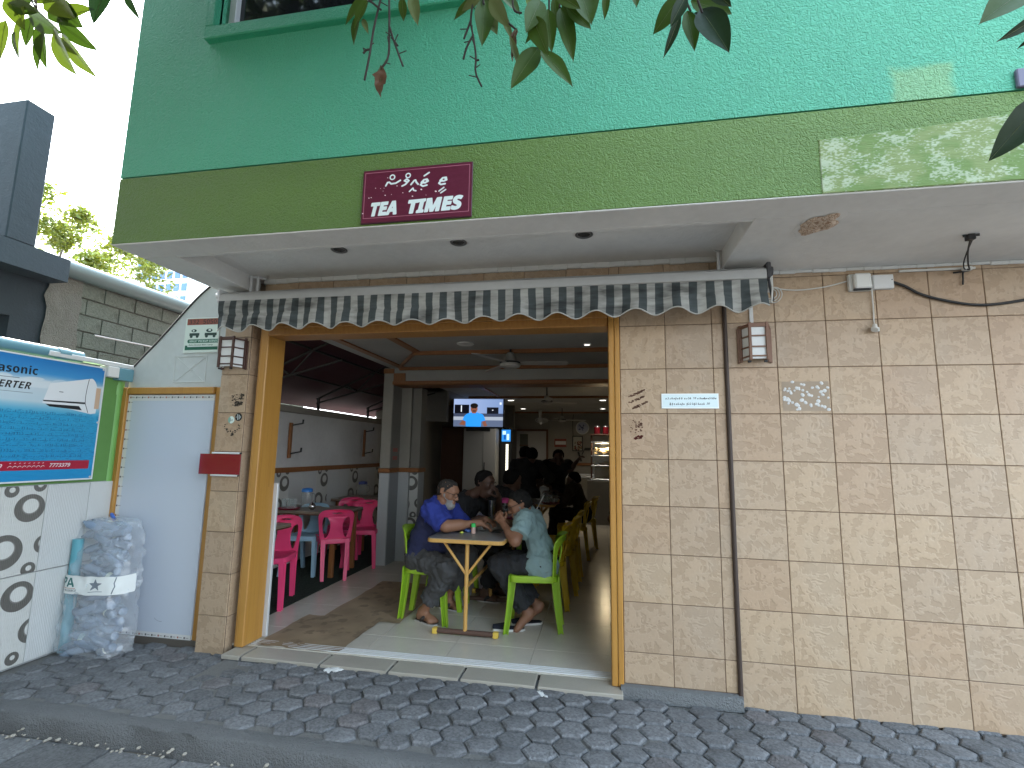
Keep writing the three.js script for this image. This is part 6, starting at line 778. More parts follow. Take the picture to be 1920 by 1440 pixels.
  const inner = (b, g) => ({ ...b, g }), bodyBones = [...torso.map((b) => inner(b, -0.016)), ...shB.map((b) => inner(b, -0.008)), neck, ...arms, ...legs.map((b, i) => i % 3 ? b : inner(b, -0.012)), ...footBones.slice()], parts = []; { const fB = fieldOf([...bodyBones, ...hd.skull], 0.03), [lo, hi] = bounds([...bodyBones, ...hd.skull], 0.04); parts.push(nets(fB, lo, hi, cell)); }
  const fc = o.fine ? 0.0038 : 0.006;
  { const fS = fieldOf([...hd.skull, bone(add(hc, hd.up, -0.11), add(hc, hd.up, -0.05), 0.05, 0.052)], 0.028), fF = fieldOf(hd.face, 0.012), fE = fieldOf(hd.ears, 0.006), eye = [1, -1].map((e) => hd.P(0.086, 0.008, e * 0.032)), f = (x, y, z) => { let d = fS(x, y, z) - 0.0015; const b = fF(x, y, z), k2 = 0.014; const h = Math.max(k2 - Math.abs(d - b), 0) / k2; d = Math.min(d, b) - h * h * k2 * 0.25; for (const q of eye) { const m = 0.017 - Math.hypot(x - q[0], y - q[1], z - q[2]); const h2 = Math.max(0.014 - Math.abs(d - m), 0) / 0.014; d = Math.max(d, m) + h2 * h2 * 0.0035; } const mo = hd.P(0.101, -0.0685), mm = Math.max(Math.abs((x - mo[0]) * hd.up[0] + (y - mo[1]) * hd.up[1] + (z - mo[2]) * hd.up[2]) - 0.0016, Math.hypot(x - mo[0], y - mo[1], z - mo[2]) - 0.022); d = Math.max(d, -mm); return Math.min(d, fE(x, y, z)); }; const [lo, hi] = bounds([...hd.skull, ...hd.face, ...hd.ears], 0.02); parts.push(nets(f, lo, hi, fc)); }
  for (const h of hands) { const b = handBones(h.w, h.dir, h.back, h.thumb, h.curl, k), a = [...b, bone(lerp3(h.el, h.w, 0.8), h.w, 0.032 * k, 0.0275 * k)], [lo, hi] = bounds(a, 0.012); parts.push(nets(fieldOf(a, 0.008), lo, hi, o.fine ? 0.0035 : 0.006)); }
  mk('body', merge(parts), o.skin, t);
  const eyeM = mat([0.55, 0.52, 0.48], 0.25), iris = mat([0.02, 0.014, 0.01], 0.15); for (const e of [1, -1]) { const q = hd.P(0.071, 0.008, e * 0.031), g = new THREE.SphereGeometry(0.0125, 14, 10).translate(...q), ey = mk('eye', g, eyeM, t), i = add(add(q, hd.fwd, 0.0095), hd.up, -0.001); mk('iris', new THREE.SphereGeometry(0.0058, 10, 8).translate(...i), iris, ey); }
  // hair, beard, brows
  const fuzz = (c) => new THREE.MeshPhysicalMaterial({ color: rgb(...c), roughness: 0.95, specularIntensity: 0.12, side: THREE.DoubleSide, bumpMap: T.grain, bumpScale: 0.004 }), hm = fuzz(o.hair), fS = fieldOf(hd.skull, 0.028), [hlo, hhi] = bounds(hd.skull, 0.05), loc = (x, y, z) => { const p = [x - hc[0], y - hc[1], z - hc[2]], s = o.hs ?? 1; return [dot(p, hd.fwd) / s, dot(p, hd.up) / s, dot(p, hd.rt) / s]; };
  mk('hair', nets((x, y, z) => { const [f, u, r] = loc(x, y, z), lim = Math.max(0.052 - u + clamp((0.02 - f) * 1.55, -0.03, 0.1) * -1 - (o.hairLow ?? 0), f - 0.092 + 0.35 * Math.abs(r)) , B_ = Math.max(0.055 - u - 1.15 * clamp(0.045 - f, -0.02, 0.085), f - 0.078), thick = 0.003 + ((o.hairT ?? 0.012) - 0.003) * sm(0.004, -0.03, B_); return Math.max(fS(x, y, z) - thick - 0.009 * (vn3(x * 110, y * 110, z * 110, 3) - 0.5) - 0.009 * (vn3(x * 45, y * 45, z * 45, 5) - 0.5), B_ + 0.012 * (vn3(x * 120, y * 120, z * 120, 9) - 0.5)); }, hlo, hhi, o.fine ? 0.004 : 0.007), hm, t);
  if (o.beard) mk('beard', nets((x, y, z) => { const [f, u, r] = loc(x, y, z), ear = Math.max(Math.abs(f - 0.005) - 0.02, u + 0.0), low = Math.max(u + 0.048 - 0.35 * clamp(0.06 - f, 0, 0.06), -f + 0.0), mo = Math.hypot((f - 0.1) * 0.8, (u + 0.066) * 1.7, r * 0.8) - 0.017, mou = Math.max(Math.abs(u + 0.056) - 0.007, Math.abs(r) - 0.034, -f + 0.07); let d = Math.min(Math.max(low, -mo), mou, Math.max(ear + 0.006, u - 0.005, -u - 0.07)) + 0.010 * (vn3(x * 140, y * 140, z * 140, 11) - 0.5); return Math.max(fS(x, y, z) - 0.005 - (o.beardT ?? 0.006) * sm(-0.06, -0.11, u) - 0.007 * (vn3(x * 130, y * 90, z * 130, 7) - 0.5), d); }, hlo, hhi, o.fine ? 0.004 : 0.007), fuzz(o.beard), t);
  mk('eyebrow', [1, -1].map((e) => tube([hd.P(0.094, 0.030, e * 0.014), hd.P(0.092, 0.035, e * 0.030), hd.P(0.076, 0.030, e * 0.050)], 0.0038, 5)), hm, t);
  if (o.glasses) { const gm = mat([0.02, 0.015, 0.013], 0.35), g = []; for (const e of [1, -1]) { const ring = []; for (let i = 0; i < 16; i++) { const a = i / 16 * 2 * Math.PI; ring.push(hd.P(0.103 - 0.006 * Math.cos(a) * 1, 0.002 + 0.0175 * Math.sin(a), e * (0.033 + 0.0235 * Math.cos(a)))); } g.push(tube(ring, 0.0022, 5, 32, true), tube([hd.P(0.097, 0.008, e * 0.057), hd.P(0.06, 0.012, e * 0.077), hd.P(0.0, 0.014, e * 0.081), hd.P(-0.018, 0.004, e * 0.08)], 0.0021, 5)); } g.push(tube([hd.P(0.109, 0.006, 0.011), hd.P(0.112, 0.009, 0), hd.P(0.109, 0.006, -0.011)], 0.002, 5)); const gl = mk('glasses', g, gm, t); }
  // clothes
  const fold = (s, a) => (x, y, z) => a * ((vn3(x * 26 + y * 9, y * 20 - z * 8, z * 26, s) - 0.5) + 0.6 * (vn3(x * 55, y * 46 + x * 12, z * 55, s + 3) - 0.5)), cutPlane = (p, d) => (x, y, z) => (x - p[0]) * d[0] + (y - p[1]) * d[1] + (z - p[2]) * d[2];
  const grow = o.shirtGrow ?? 0.014, hemY = o.shirtHem ?? 0.02, tb = [...torso, ...shB]; if (o.shirtLong) tb.push(...trous.map((q) => bone(q.bones[0].a, lerp3(q.bones[0].a, q.bones[0].b, o.shirtLong), q.bones[0].ra + 0.008, q.bones[0].ra + 0.004)));
  const fT = fieldOf(tb, 0.045, grow), fo = fold(3, o.foldA ?? 0.02), slf = sleeves.map((s) => ({ f: fieldOf([...s.bones], 0.03, 0.006 + (o.sleeveGrow ?? 0.006)), c: cutPlane(s.end, s.dir) })), hem = cutPlane(add(H, sp_, -hemY), sp_.map((e) => -e)), nk = add(neckB, add(spU, cF, 0.2), 0.028), nc = cutPlane(nk, nrm(add(spU, cF, 0.25)));
  const fsh = (x, y, z) => { const lf = o.shirtLong ? -1 : hem(x, y, z); let d = Math.max(fT(x, y, z), lf, nc(x, y, z)); for (const q of slf) { const e = Math.max(q.f(x, y, z), q.c(x, y, z)), k2 = 0.03, h = Math.max(k2 - Math.abs(d - e), 0) / k2; d = Math.min(d, e) - h * h * k2 * 0.25; } return d + fo(x, y, z); }; { const [lo, hi] = bounds([...tb, ...sleeves.flatMap((s) => s.bones)], 0.06); const g = nets(fsh, lo, hi, o.fine ? 0.008 : 0.012); mk(o.shirtName ?? 'shirt', g, o.shirt, t); }
  if (o.vest) { const fv = fieldOf([...torso.slice(0, 4), ...torso.slice(5)], 0.045, grow + 0.006), [lo, hi] = bounds(torso, 0.06), cut = cutPlane(add(chest, spU, 0.03), nrm(add(spU, cF, 0.3))); mk('vest_panel', nets((x, y, z) => Math.max(fv(x, y, z) + fo(x, y, z), hem(x, y, z), cut(x, y, z)), lo, hi, 0.009), o.vest, t); }
  const tro = trous.map((q) => ({ f: fieldOf(q.bones, 0.05), c: cutPlane(q.end, q.dir) })), fH = fieldOf([torso[0], bone(H, add(H, sp_, 0.10), 0.118, 0.112)], 0.04, 0.012), wc = cutPlane(add(H, sp_, 0.11), sp_), fo2 = fold(11, o.foldB ?? 0.026); { const [lo, hi] = bounds([torso[0], ...trous.flatMap((q) => q.bones)], 0.06); mk(o.skirt ? 'sarong' : 'trousers', nets((x, y, z) => { let d = Math.max(fH(x, y, z), wc(x, y, z)); for (const q of tro) { const e = Math.max(q.f(x, y, z), q.c(x, y, z)), k2 = 0.04, h = Math.max(k2 - Math.abs(d - e), 0) / k2; d = Math.min(d, e) - h * h * k2 * 0.25; } return d + fo2(x, y, z); }, lo, hi, o.fine ? 0.008 : 0.012), o.trousers, t); }
  if (o.collar) mk('collar', [tube([-2.5, -1.6, -0.8, 0, 0.8, 1.6, 2.5].map((a) => add(add(add(neckB, R, Math.sin(a) * 0.066), spU, 0.035 - 0.03 * (Math.cos(a) > 0 ? 0 : 0)), cF, -Math.cos(a) * 0.062 + 0.012)), 0.013, 8, 30)], o.collar, t);
  if (o.shoes !== undefined) for (const { an, dir, down, fp } of feet) { if (fp.bare) continue; const S = cross(dir, down), P = (f, d, s = 0) => add(add(add(an, dir, f), down, d), S, s), sole = [[-0.085, 0], [-0.075, 0.032], [-0.01, 0.034], [0.05, 0.042], [0.11, 0.047], [0.145, 0.035], [0.16, 0.008], [0.15, -0.025], [0.11, -0.042], [0.05, -0.038], [-0.01, -0.03], [-0.075, -0.03]]; const so = mk('sandal', loft([0.088, 0.074].map((d) => sole.map(([f, s]) => P(f, d, s))), true, false), mat([0.45, 0.43, 0.40], 0.8), t); mk('strap', [loft([0.074, 0.069].map((d) => sole.map(([f, s]) => P(f, d, s * 0.97))), true, false), tube([P(0.0, 0.07, 0.036), P(0.03, 0.035, 0.03), P(0.07, 0.03, 0.006), P(0.10, 0.05, -0.003)], 0.012, 6), tube([P(0.0, 0.07, -0.036), P(0.03, 0.035, -0.03), P(0.07, 0.03, -0.006), P(0.10, 0.05, -0.003)], 0.012, 6), tube([P(0.03, 0.05, 0.045), P(0.06, 0.022, 0.0), P(0.03, 0.05, -0.043)], 0.010, 6)], o.shoes, so); }
  return t;
}
const cl = (c, r = 0.88) => mat(c, r, { map: T.cloth, bumpMap: T.grain, bumpScale: 0.0008 });
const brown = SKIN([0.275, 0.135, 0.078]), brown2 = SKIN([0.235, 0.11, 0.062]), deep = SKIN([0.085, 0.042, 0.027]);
person({ label: 'grey bearded man in a blue and navy shirt reaching over the table from the left', fine: true, hip: [-2.70, 0.575, -0.95], face: [1, 0.06], lean: 0.26, curve: 0.18, belly: 0.06, skin: brown, head: [-2.475, 1.135, -0.925], look: [0.95, -0.24, 0.16], headUp: [0.24, 0.97, 0],
  handR: { at: [-2.165, 0.885, -0.90], elbow: [-2.42, 0.875, -0.715], dir: [0.75, -0.35, -0.35], back: [0.3, 1, 0.1], thumb: [0.2, 0, -1], curl: 0.5 }, handL: { at: [-2.17, 0.89, -1.13], dir: [0.85, -0.3, 0.3], back: [0.2, 1, 0], thumb: [0.2, 0, 1], curl: 0.6 },
  footR: { ankle: [-2.625, 0.145, -0.845], knee: [-2.385, 0.53, -0.735], dir: [0.87, 0, 0.45] }, footL: { ankle: [-2.53, 0.145, -1.22], knee: [-2.33, 0.55, -1.15], dir: [0.95, 0, 0.25] }, hair: [0.045, 0.040, 0.037], hairT: 0.006, beard: [0.30, 0.29, 0.28], glasses: true, sleeve: 0.92, sleeveGrow: 0.016, shirtGrow: 0.015, shirt: cl([0.020, 0.036, 0.235]), vest: cl([0.018, 0.022, 0.07]), collar: cl([0.018, 0.022, 0.07]), trousers: cl([0.055, 0.055, 0.056]), trouserW: 0.026, hem: 0.72, shoes: mat([0.035, 0.024, 0.02], 0.6) });
person({ label: 'man with glasses in a teal shirt hunched over the table, bare feet tucked back', fine: true, s: 0.93, hip: [-1.61, 0.565, -0.94], face: [-1, 0.10], lean: 0.2, curve: 0.42, skin: brown2, head: [-1.805, 1.055, -0.855], look: [-0.93, -0.32, 0.22], headUp: [-0.3, 0.95, 0.0],
  handL: { at: [-1.93, 0.915, -0.74], elbow: [-1.80, 0.80, -0.615], dir: [-0.45, 0.5, -0.3], back: [-0.3, 0.2, 1], thumb: [0.3, 1, 0], curl: 1.05 }, handR: { at: [-1.955, 0.91, -0.90], elbow: [-1.84, 0.835, -1.10], dir: [-0.35, 0.55, 0.35], back: [-0.3, 0.2, -1], thumb: [0.3, 1, 0], curl: 1.05 },
  footL: { ankle: [-1.715, 0.175, -0.85], knee: [-1.985, 0.56, -0.855], dir: [-0.42, -0.7, 0.35], down: [-0.75, -0.25, 0.2], bare: true }, footR: { ankle: [-1.655, 0.205, -0.96], knee: [-1.96, 0.55, -1.07], dir: [-0.5, -0.6, 0.2], down: [-0.7, -0.35, 0.1], bare: true }, hair: [0.018, 0.017, 0.016], hairT: 0.016, beard: [0.20, 0.185, 0.175], glasses: true, sleeve: 0.72, sleeveGrow: 0.014, shirtGrow: 0.013, shirtLong: 0.16, shirt: cl([0.225, 0.325, 0.325]), collar: cl([0.20, 0.38, 0.36]), trousers: cl([0.022, 0.023, 0.026]), trouserW: 0.022, hem: 0.86, foldA: 0.018 });
for (const [x, z, a, l] of [[-1.885, -0.81, 0.12, 'dark slip-on sandal by the chair leg under the teal shirted man'], [-1.76, -0.98, 0.3, 'dark slip-on sandal set further back behind the bare feet']]) { const s = thing('slipper', l, 'slipper', [x, 0.06, z], a); const o = [[-0.13, 0], [-0.12, 0.036], [-0.03, 0.046], [0.06, 0.036], [0.12, 0.03], [0.14, 0], [0.12, -0.03], [0.06, -0.036], [-0.03, -0.044], [-0.12, -0.034]]; mk('sole', loft([0.0, 0.016].map((y) => o.map(([x2, z2]) => [x2, y, z2])), true, false), M.plasticW, s); mk('footbed', loft([0.0165, 0.022].map((y) => o.map(([x2, z2]) => [x2 * 0.98, y, z2 * 0.97])), true, false), mat([0.015, 0.017, 0.028], 0.8), s); mk('upper', loft(Array.from({ length: 7 }, (_, i) => { const u = -0.125 + i * 0.022, r = 0.034 + 0.012 * Math.sin(i / 6 * Math.PI); return Array.from({ length: 12 }, (_, q) => { const b = q / 11 * Math.PI; return [u, 0.022 + (0.016 + 0.026 * i / 6) * Math.sin(b), r * Math.cos(b)]; }); }), false, true), mat([0.015, 0.018, 0.03], 0.8), s); }
const dk = (c) => cl(c, 0.92), sit = (hx, hz, dx, o) => ({ footR: { ankle: [hx + 0.36 * dx, 0.145, hz + 0.10 * dx] }, footL: { ankle: [hx + 0.40 * dx, 0.145, hz - 0.12 * dx] }, ...o });
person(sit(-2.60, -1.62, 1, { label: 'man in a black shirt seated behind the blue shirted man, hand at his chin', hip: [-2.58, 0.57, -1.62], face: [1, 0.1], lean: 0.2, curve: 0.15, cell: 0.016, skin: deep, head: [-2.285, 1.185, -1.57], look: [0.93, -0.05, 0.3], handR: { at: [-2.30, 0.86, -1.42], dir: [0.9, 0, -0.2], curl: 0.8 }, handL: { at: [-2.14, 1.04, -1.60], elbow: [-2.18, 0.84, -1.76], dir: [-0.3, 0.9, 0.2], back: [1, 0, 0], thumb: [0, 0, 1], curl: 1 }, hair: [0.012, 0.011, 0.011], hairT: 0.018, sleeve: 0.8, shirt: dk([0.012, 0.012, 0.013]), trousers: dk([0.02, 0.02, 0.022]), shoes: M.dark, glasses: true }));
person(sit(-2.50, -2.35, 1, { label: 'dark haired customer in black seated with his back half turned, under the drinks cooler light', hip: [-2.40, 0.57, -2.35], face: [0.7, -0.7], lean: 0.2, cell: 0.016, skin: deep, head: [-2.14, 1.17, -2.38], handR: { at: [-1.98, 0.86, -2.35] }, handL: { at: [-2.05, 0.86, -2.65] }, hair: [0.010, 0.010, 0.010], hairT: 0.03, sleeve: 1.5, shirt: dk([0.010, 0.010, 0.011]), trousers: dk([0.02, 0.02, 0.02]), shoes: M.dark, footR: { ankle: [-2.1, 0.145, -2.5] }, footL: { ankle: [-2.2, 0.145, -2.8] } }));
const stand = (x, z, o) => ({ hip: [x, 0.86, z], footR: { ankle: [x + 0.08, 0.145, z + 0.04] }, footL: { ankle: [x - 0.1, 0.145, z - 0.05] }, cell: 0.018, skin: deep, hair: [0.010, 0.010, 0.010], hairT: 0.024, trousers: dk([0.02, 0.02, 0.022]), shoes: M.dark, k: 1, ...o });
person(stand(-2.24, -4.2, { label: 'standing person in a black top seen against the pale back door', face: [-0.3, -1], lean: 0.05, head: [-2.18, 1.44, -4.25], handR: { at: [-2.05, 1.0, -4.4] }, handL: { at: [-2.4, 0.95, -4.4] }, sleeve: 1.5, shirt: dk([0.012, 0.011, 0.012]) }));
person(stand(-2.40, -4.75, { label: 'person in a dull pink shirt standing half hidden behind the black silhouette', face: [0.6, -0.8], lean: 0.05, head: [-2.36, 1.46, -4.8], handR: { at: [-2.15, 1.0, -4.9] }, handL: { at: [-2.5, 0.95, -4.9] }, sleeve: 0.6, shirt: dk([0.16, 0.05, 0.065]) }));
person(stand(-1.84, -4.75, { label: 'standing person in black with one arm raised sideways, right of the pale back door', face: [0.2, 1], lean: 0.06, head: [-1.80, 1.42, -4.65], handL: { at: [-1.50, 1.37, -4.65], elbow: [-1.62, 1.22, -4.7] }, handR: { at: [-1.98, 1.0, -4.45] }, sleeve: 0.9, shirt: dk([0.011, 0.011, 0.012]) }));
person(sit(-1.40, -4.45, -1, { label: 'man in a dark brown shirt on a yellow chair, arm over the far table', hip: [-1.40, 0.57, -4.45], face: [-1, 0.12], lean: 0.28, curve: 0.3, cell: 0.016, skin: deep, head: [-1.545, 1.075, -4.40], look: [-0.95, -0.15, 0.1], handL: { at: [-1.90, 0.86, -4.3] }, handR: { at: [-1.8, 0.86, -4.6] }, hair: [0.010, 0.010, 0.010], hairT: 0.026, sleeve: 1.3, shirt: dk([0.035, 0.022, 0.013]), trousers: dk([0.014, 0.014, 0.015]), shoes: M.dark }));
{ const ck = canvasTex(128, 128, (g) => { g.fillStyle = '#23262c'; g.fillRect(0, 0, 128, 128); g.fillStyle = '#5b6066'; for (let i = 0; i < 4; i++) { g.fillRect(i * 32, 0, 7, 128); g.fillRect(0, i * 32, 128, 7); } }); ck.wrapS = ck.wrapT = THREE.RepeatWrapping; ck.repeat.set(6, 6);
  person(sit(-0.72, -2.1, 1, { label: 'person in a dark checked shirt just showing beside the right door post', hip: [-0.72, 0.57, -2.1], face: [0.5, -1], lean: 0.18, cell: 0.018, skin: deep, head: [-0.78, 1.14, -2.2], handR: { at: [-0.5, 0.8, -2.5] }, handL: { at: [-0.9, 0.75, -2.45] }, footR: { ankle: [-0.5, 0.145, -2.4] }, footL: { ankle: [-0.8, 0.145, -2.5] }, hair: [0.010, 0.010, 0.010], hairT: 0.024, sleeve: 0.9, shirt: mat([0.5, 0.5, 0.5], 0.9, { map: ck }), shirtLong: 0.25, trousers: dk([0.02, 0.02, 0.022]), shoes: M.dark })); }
// ---------------------------------------------------------------- the street tree overhead: hanging twigs and leaves, crown above the frame
{
  const LEAF = {
  A: [[-3.44,3.24,1.97,-3.5,3.09,1.94,0.36,1], [-3.31,3.17,1.99,-3.31,3.,1.96,0.34,0], [-3.33,3.16,1.96,-3.37,3.01,1.95,0.36,0], [-3.16,3.07,2.04,-3.02,2.85,2.07,0.3,1], [-3.17,3.06,2.03,-3.1,2.99,2.,0.3,1], [-3.18,3.09,2.,-3.03,2.9,1.99,0.24,1], [-3.25,3.18,1.97,-3.1,3.07,1.94,0.3,0], [-3.26,3.19,1.97,-3.06,3.19,2.01,0.34,1], [-3.27,3.17,2.03,-3.4,3.21,2.06,0.36,0], [-3.42,3.16,2.03,-3.47,3.02,2.01,0.4,1], [-3.38,3.29,1.98,-3.21,3.28,1.99,0.34,1], [-3.22,3.2,2.02,-3.04,3.07,2.05,0.4,0], [-3.35,3.09,2.04,-3.39,3.02,2.,0.4,0], [-3.35,3.21,2.01,-3.18,3.08,2.02,0.36,0], [-3.35,3.27,2.,-3.49,3.25,1.98,0.4,0], [-3.34,3.19,2.,-3.41,3.1,1.97,0.38,0], [-2.94,3.23,2.04,-2.95,3.05,2.07,0.34,2], [-2.92,3.25,2.,-2.85,3.12,1.99,0.22,2], [-3.4,3.26,2.04,-3.31,3.1,2.05,0.4,1], [-3.23,3.25,2.04,-3.06,3.09,2.07,0.4,1]],
  B: [[-1.81,2.89,2.14,-1.9,2.82,2.13,0.36,0], [-1.81,2.86,2.15,-1.86,2.79,2.14,0.34,0], [-1.86,2.86,2.11,-1.89,2.78,2.09,0.36,0], [-1.69,2.83,2.17,-1.7,2.79,2.13,0.4,0], [-1.69,2.91,2.1,-1.67,2.81,2.1,0.34,3], [-1.84,2.83,2.12,-1.82,2.78,2.12,0.3,3], [-1.76,2.64,2.14,-1.77,2.56,2.12,0.42,4], [-1.77,2.84,2.19,-1.71,2.83,2.17,0.3,0]],
  C: [[-1.5,2.91,2.05,-1.58,2.88,2.03,0.42,0], [-1.48,2.9,2.07,-1.54,2.87,2.06,0.36,3], [-1.47,2.91,2.05,-1.47,2.75,2.06,0.34,0], [-1.48,2.91,2.04,-1.43,2.79,2.05,0.4,3], [-1.44,2.86,2.1,-1.39,2.78,2.07,0.42,3], [-1.42,2.88,2.02,-1.39,2.81,1.99,0.26,3], [-1.38,2.73,2.09,-1.34,2.6,2.1,0.12,3], [-1.37,2.81,2.03,-1.39,2.72,2.02,0.2,4], [-1.53,2.96,2.03,-1.44,2.91,2.02,0.4,0], [-1.43,2.96,2.01,-1.36,2.87,2.03,0.36,0]],
  D: [[-1.28,2.76,2.16,-1.31,2.64,2.2,0.4,0], [-1.29,2.74,2.14,-1.29,2.64,2.18,0.36,1], [-1.29,2.77,2.07,-1.34,2.73,2.06,0.36,0], [-1.3,2.7,2.17,-1.26,2.57,2.19,0.36,0], [-1.29,2.66,2.11,-1.36,2.52,2.15,0.34,0], [-1.28,2.63,2.13,-1.19,2.5,2.16,0.26,0], [-1.23,2.79,2.1,-1.19,2.64,2.08,0.3,0], [-1.21,2.78,2.11,-1.14,2.73,2.08,0.42,0], [-1.17,2.82,2.11,-1.14,2.69,2.15,0.5,0], [-1.1,2.82,2.1,-1.1,2.77,2.06,0.36,0], [-1.25,2.86,2.07,-1.24,2.77,2.05,0.3,0], [-1.26,2.74,2.15,-1.25,2.62,2.14,0.3,0], [-1.22,2.83,2.1,-1.21,2.79,2.07,0.44,0], [-1.24,2.77,2.17,-1.17,2.72,2.16,0.4,0], [-1.33,2.86,2.09,-1.3,2.8,2.06,0.4,1]],
  E: [[-0.89,2.81,2.06,-0.96,2.73,2.03,0.42,0], [-0.9,2.7,2.12,-0.94,2.6,2.09,0.2,2], [-0.87,2.77,2.05,-0.85,2.65,2.05,0.36,0], [-0.84,2.74,2.08,-0.78,2.58,2.12,0.42,2], [-0.86,2.79,2.06,-0.75,2.74,2.06,0.5,0], [-0.83,2.76,2.13,-0.77,2.7,2.12,0.4,2], [-0.89,2.72,2.15,-0.93,2.64,2.15,0.36,2], [-1.02,2.84,2.07,-1.01,2.79,2.07,0.5,0], [-0.85,2.76,2.05,-0.8,2.73,2.05,0.36,2]],
  F: [[-0.13,2.6,2.17,-0.26,2.5,2.21,0.4,0], [-0.17,2.47,2.23,-0.25,2.42,2.23,0.24,2], [-0.12,2.33,2.15,-0.22,2.2,2.13,0.4,2], [-0.13,2.47,2.17,-0.16,2.46,2.15,0.3,2]],
  }, TWIG = {
  A: [[[-3.38, 3.42, 2.00], [-3.37, 3.30, 2.00], [-3.32, 3.22, 2.00], [-3.23, 3.14, 2.00]], [[-3.32, 3.22, 2.00], [-3.40, 3.21, 2.00]], [[-2.98, 3.35, 2.00], [-3.00, 3.28, 2.00]], [[-2.91, 3.34, 2.00], [-2.93, 3.25, 2.00]]],
  B: [[[-1.76, 2.94, 2.14], [-1.79, 2.77, 2.14], [-1.80, 2.67, 2.14], [-1.81, 2.60, 2.14]], [[-1.80, 2.70, 2.14], [-1.81, 2.70, 2.14], [-1.82, 2.69, 2.14]], [[-1.75, 2.93, 2.14], [-1.74, 2.76, 2.14], [-1.74, 2.66, 2.14], [-1.76, 2.63, 2.14]], [[-1.74, 2.77, 2.14], [-1.72, 2.71, 2.14], [-1.69, 2.63, 2.14]], [[-1.73, 2.73, 2.14], [-1.71, 2.70, 2.14]], [[-1.77, 2.83, 2.14], [-1.81, 2.87, 2.14]]],
  C: [[[-1.49, 2.98, 2.06], [-1.51, 2.83, 2.06], [-1.50, 2.77, 2.06], [-1.49, 2.70, 2.06], [-1.49, 2.65, 2.06], [-1.47, 2.60, 2.06]], [[-1.50, 2.78, 2.06], [-1.52, 2.74, 2.06], [-1.53, 2.70, 2.06]], [[-1.49, 2.69, 2.06], [-1.48, 2.69, 2.06]], [[-1.48, 2.97, 2.06], [-1.47, 2.88, 2.06]], [[-1.42, 2.94, 2.06], [-1.41, 2.83, 2.06], [-1.37, 2.78, 2.06]], [[-1.51, 2.83, 2.06], [-1.53, 2.77, 2.06]]],
  D: [[[-1.29, 2.88, 2.12], [-1.29, 2.73, 2.12], [-1.29, 2.65, 2.12]], [[-1.26, 2.87, 2.12], [-1.26, 2.76, 2.12]], [[-1.22, 2.86, 2.12], [-1.23, 2.77, 2.12]], [[-1.18, 2.85, 2.12], [-1.21, 2.78, 2.12]], [[-1.37, 2.89, 2.12], [-1.36, 2.78, 2.12], [-1.34, 2.77, 2.12]]],
  E: [[[-0.86, 2.84, 2.10], [-0.88, 2.76, 2.10], [-0.87, 2.72, 2.10]], [[-0.86, 2.79, 2.10], [-0.84, 2.71, 2.10]], [[-0.88, 2.76, 2.10], [-0.90, 2.76, 2.10]], [[-1.00, 2.86, 2.10], [-1.02, 2.81, 2.10]]],
  F: [[[-0.10, 2.60, 2.20], [-0.15, 2.50, 2.20], [-0.16, 2.30, 2.20]], [[-0.10, 2.60, 2.20], [-0.15, 2.58, 2.20]]],
  };
  const tree = thing('street_tree', 'street tree overhead, twigs and large green leaves hanging into the top of the view', 'tree', [1.6, -0.16, 5.2]), o = [1.6, -0.16, 5.2], q = (p) => [p[0] - o[0], p[1] - o[1], p[2] - o[2]], bark = mat([1, 1, 1], 0.9, { map: T.bark }), r = mul(404), dkb = mat([0.028, 0.020, 0.016], 0.9);
  const limb = (pts, r0, r1, seg = 9) => { const c = new THREE.CatmullRomCurve3(pts.map((p) => V(...q(p)))), n = pts.length * 5, rings = []; for (let i = 0; i <= n; i++) { const p = c.getPoint(i / n), t = c.getTangent(i / n), a = nrm(cross([t.x, t.y, t.z], Math.abs(t.y) > 0.9 ? [1, 0, 0] : [0, 1, 0])), b = cross([t.x, t.y, t.z], a), R = mix(r0, r1, i / n) * (0.92 + 0.16 * vn3(i, 1, 1, 3)); rings.push(Array.from({ length: seg }, (_, k) => { const w = -k / seg * 2 * Math.PI; return add(add([p.x, p.y, p.z], a, R * Math.cos(w)), b, R * Math.sin(w)); })); } return loft(rings, true, true); };
  mk('trunk', limb([[1.6, -0.16, 5.2], [1.55, 1.2, 5.2], [1.4, 2.6, 5.0], [1.1, 3.9, 4.7]], 0.2, 0.13, 14), bark, tree);
  const tops = { A: [-2.9, 4.2, 2.7], B: [-1.85, 3.9, 2.7], C: [-1.45, 3.9, 2.7], D: [-1.1, 3.9, 2.7], E: [-0.85, 3.9, 2.7], F: [0.3, 3.7, 2.8] };
  mk('limb', limb([[1.1, 3.8, 4.75], [0.0, 4.4, 3.9], [-1.4, 4.5, 3.2], [-2.9, 4.5, 2.8], [-4.4, 4.9, 2.8]], 0.11, 0.03), bark, tree); mk('limb', limb([[1.1, 3.8, 4.75], [0.9, 4.6, 4.4], [0.4, 5.4, 4.6], [-1.2, 6.0, 4.8]], 0.1, 0.03), bark, tree); mk('limb', limb([[1.15, 3.6, 4.8], [0.8, 4.2, 3.8], [0.5, 4.4, 3.0], [0.3, 4.3, 2.8]], 0.07, 0.02), bark, tree);
  const tint = [[0.040, 0.078, 0.006], [0.105, 0.150, 0.010], [0.010, 0.028, 0.006], [0.11, 0.135, 0.045], [0.13, 0.068, 0.040]], lm = tint.map((c) => new THREE.MeshPhysicalMaterial({ color: rgb(...c), roughness: 0.5, specularIntensity: 0.4, transmission: 0.22, thickness: 0, side: THREE.DoubleSide, bumpMap: T.grain, bumpScale: 0.0006 }));
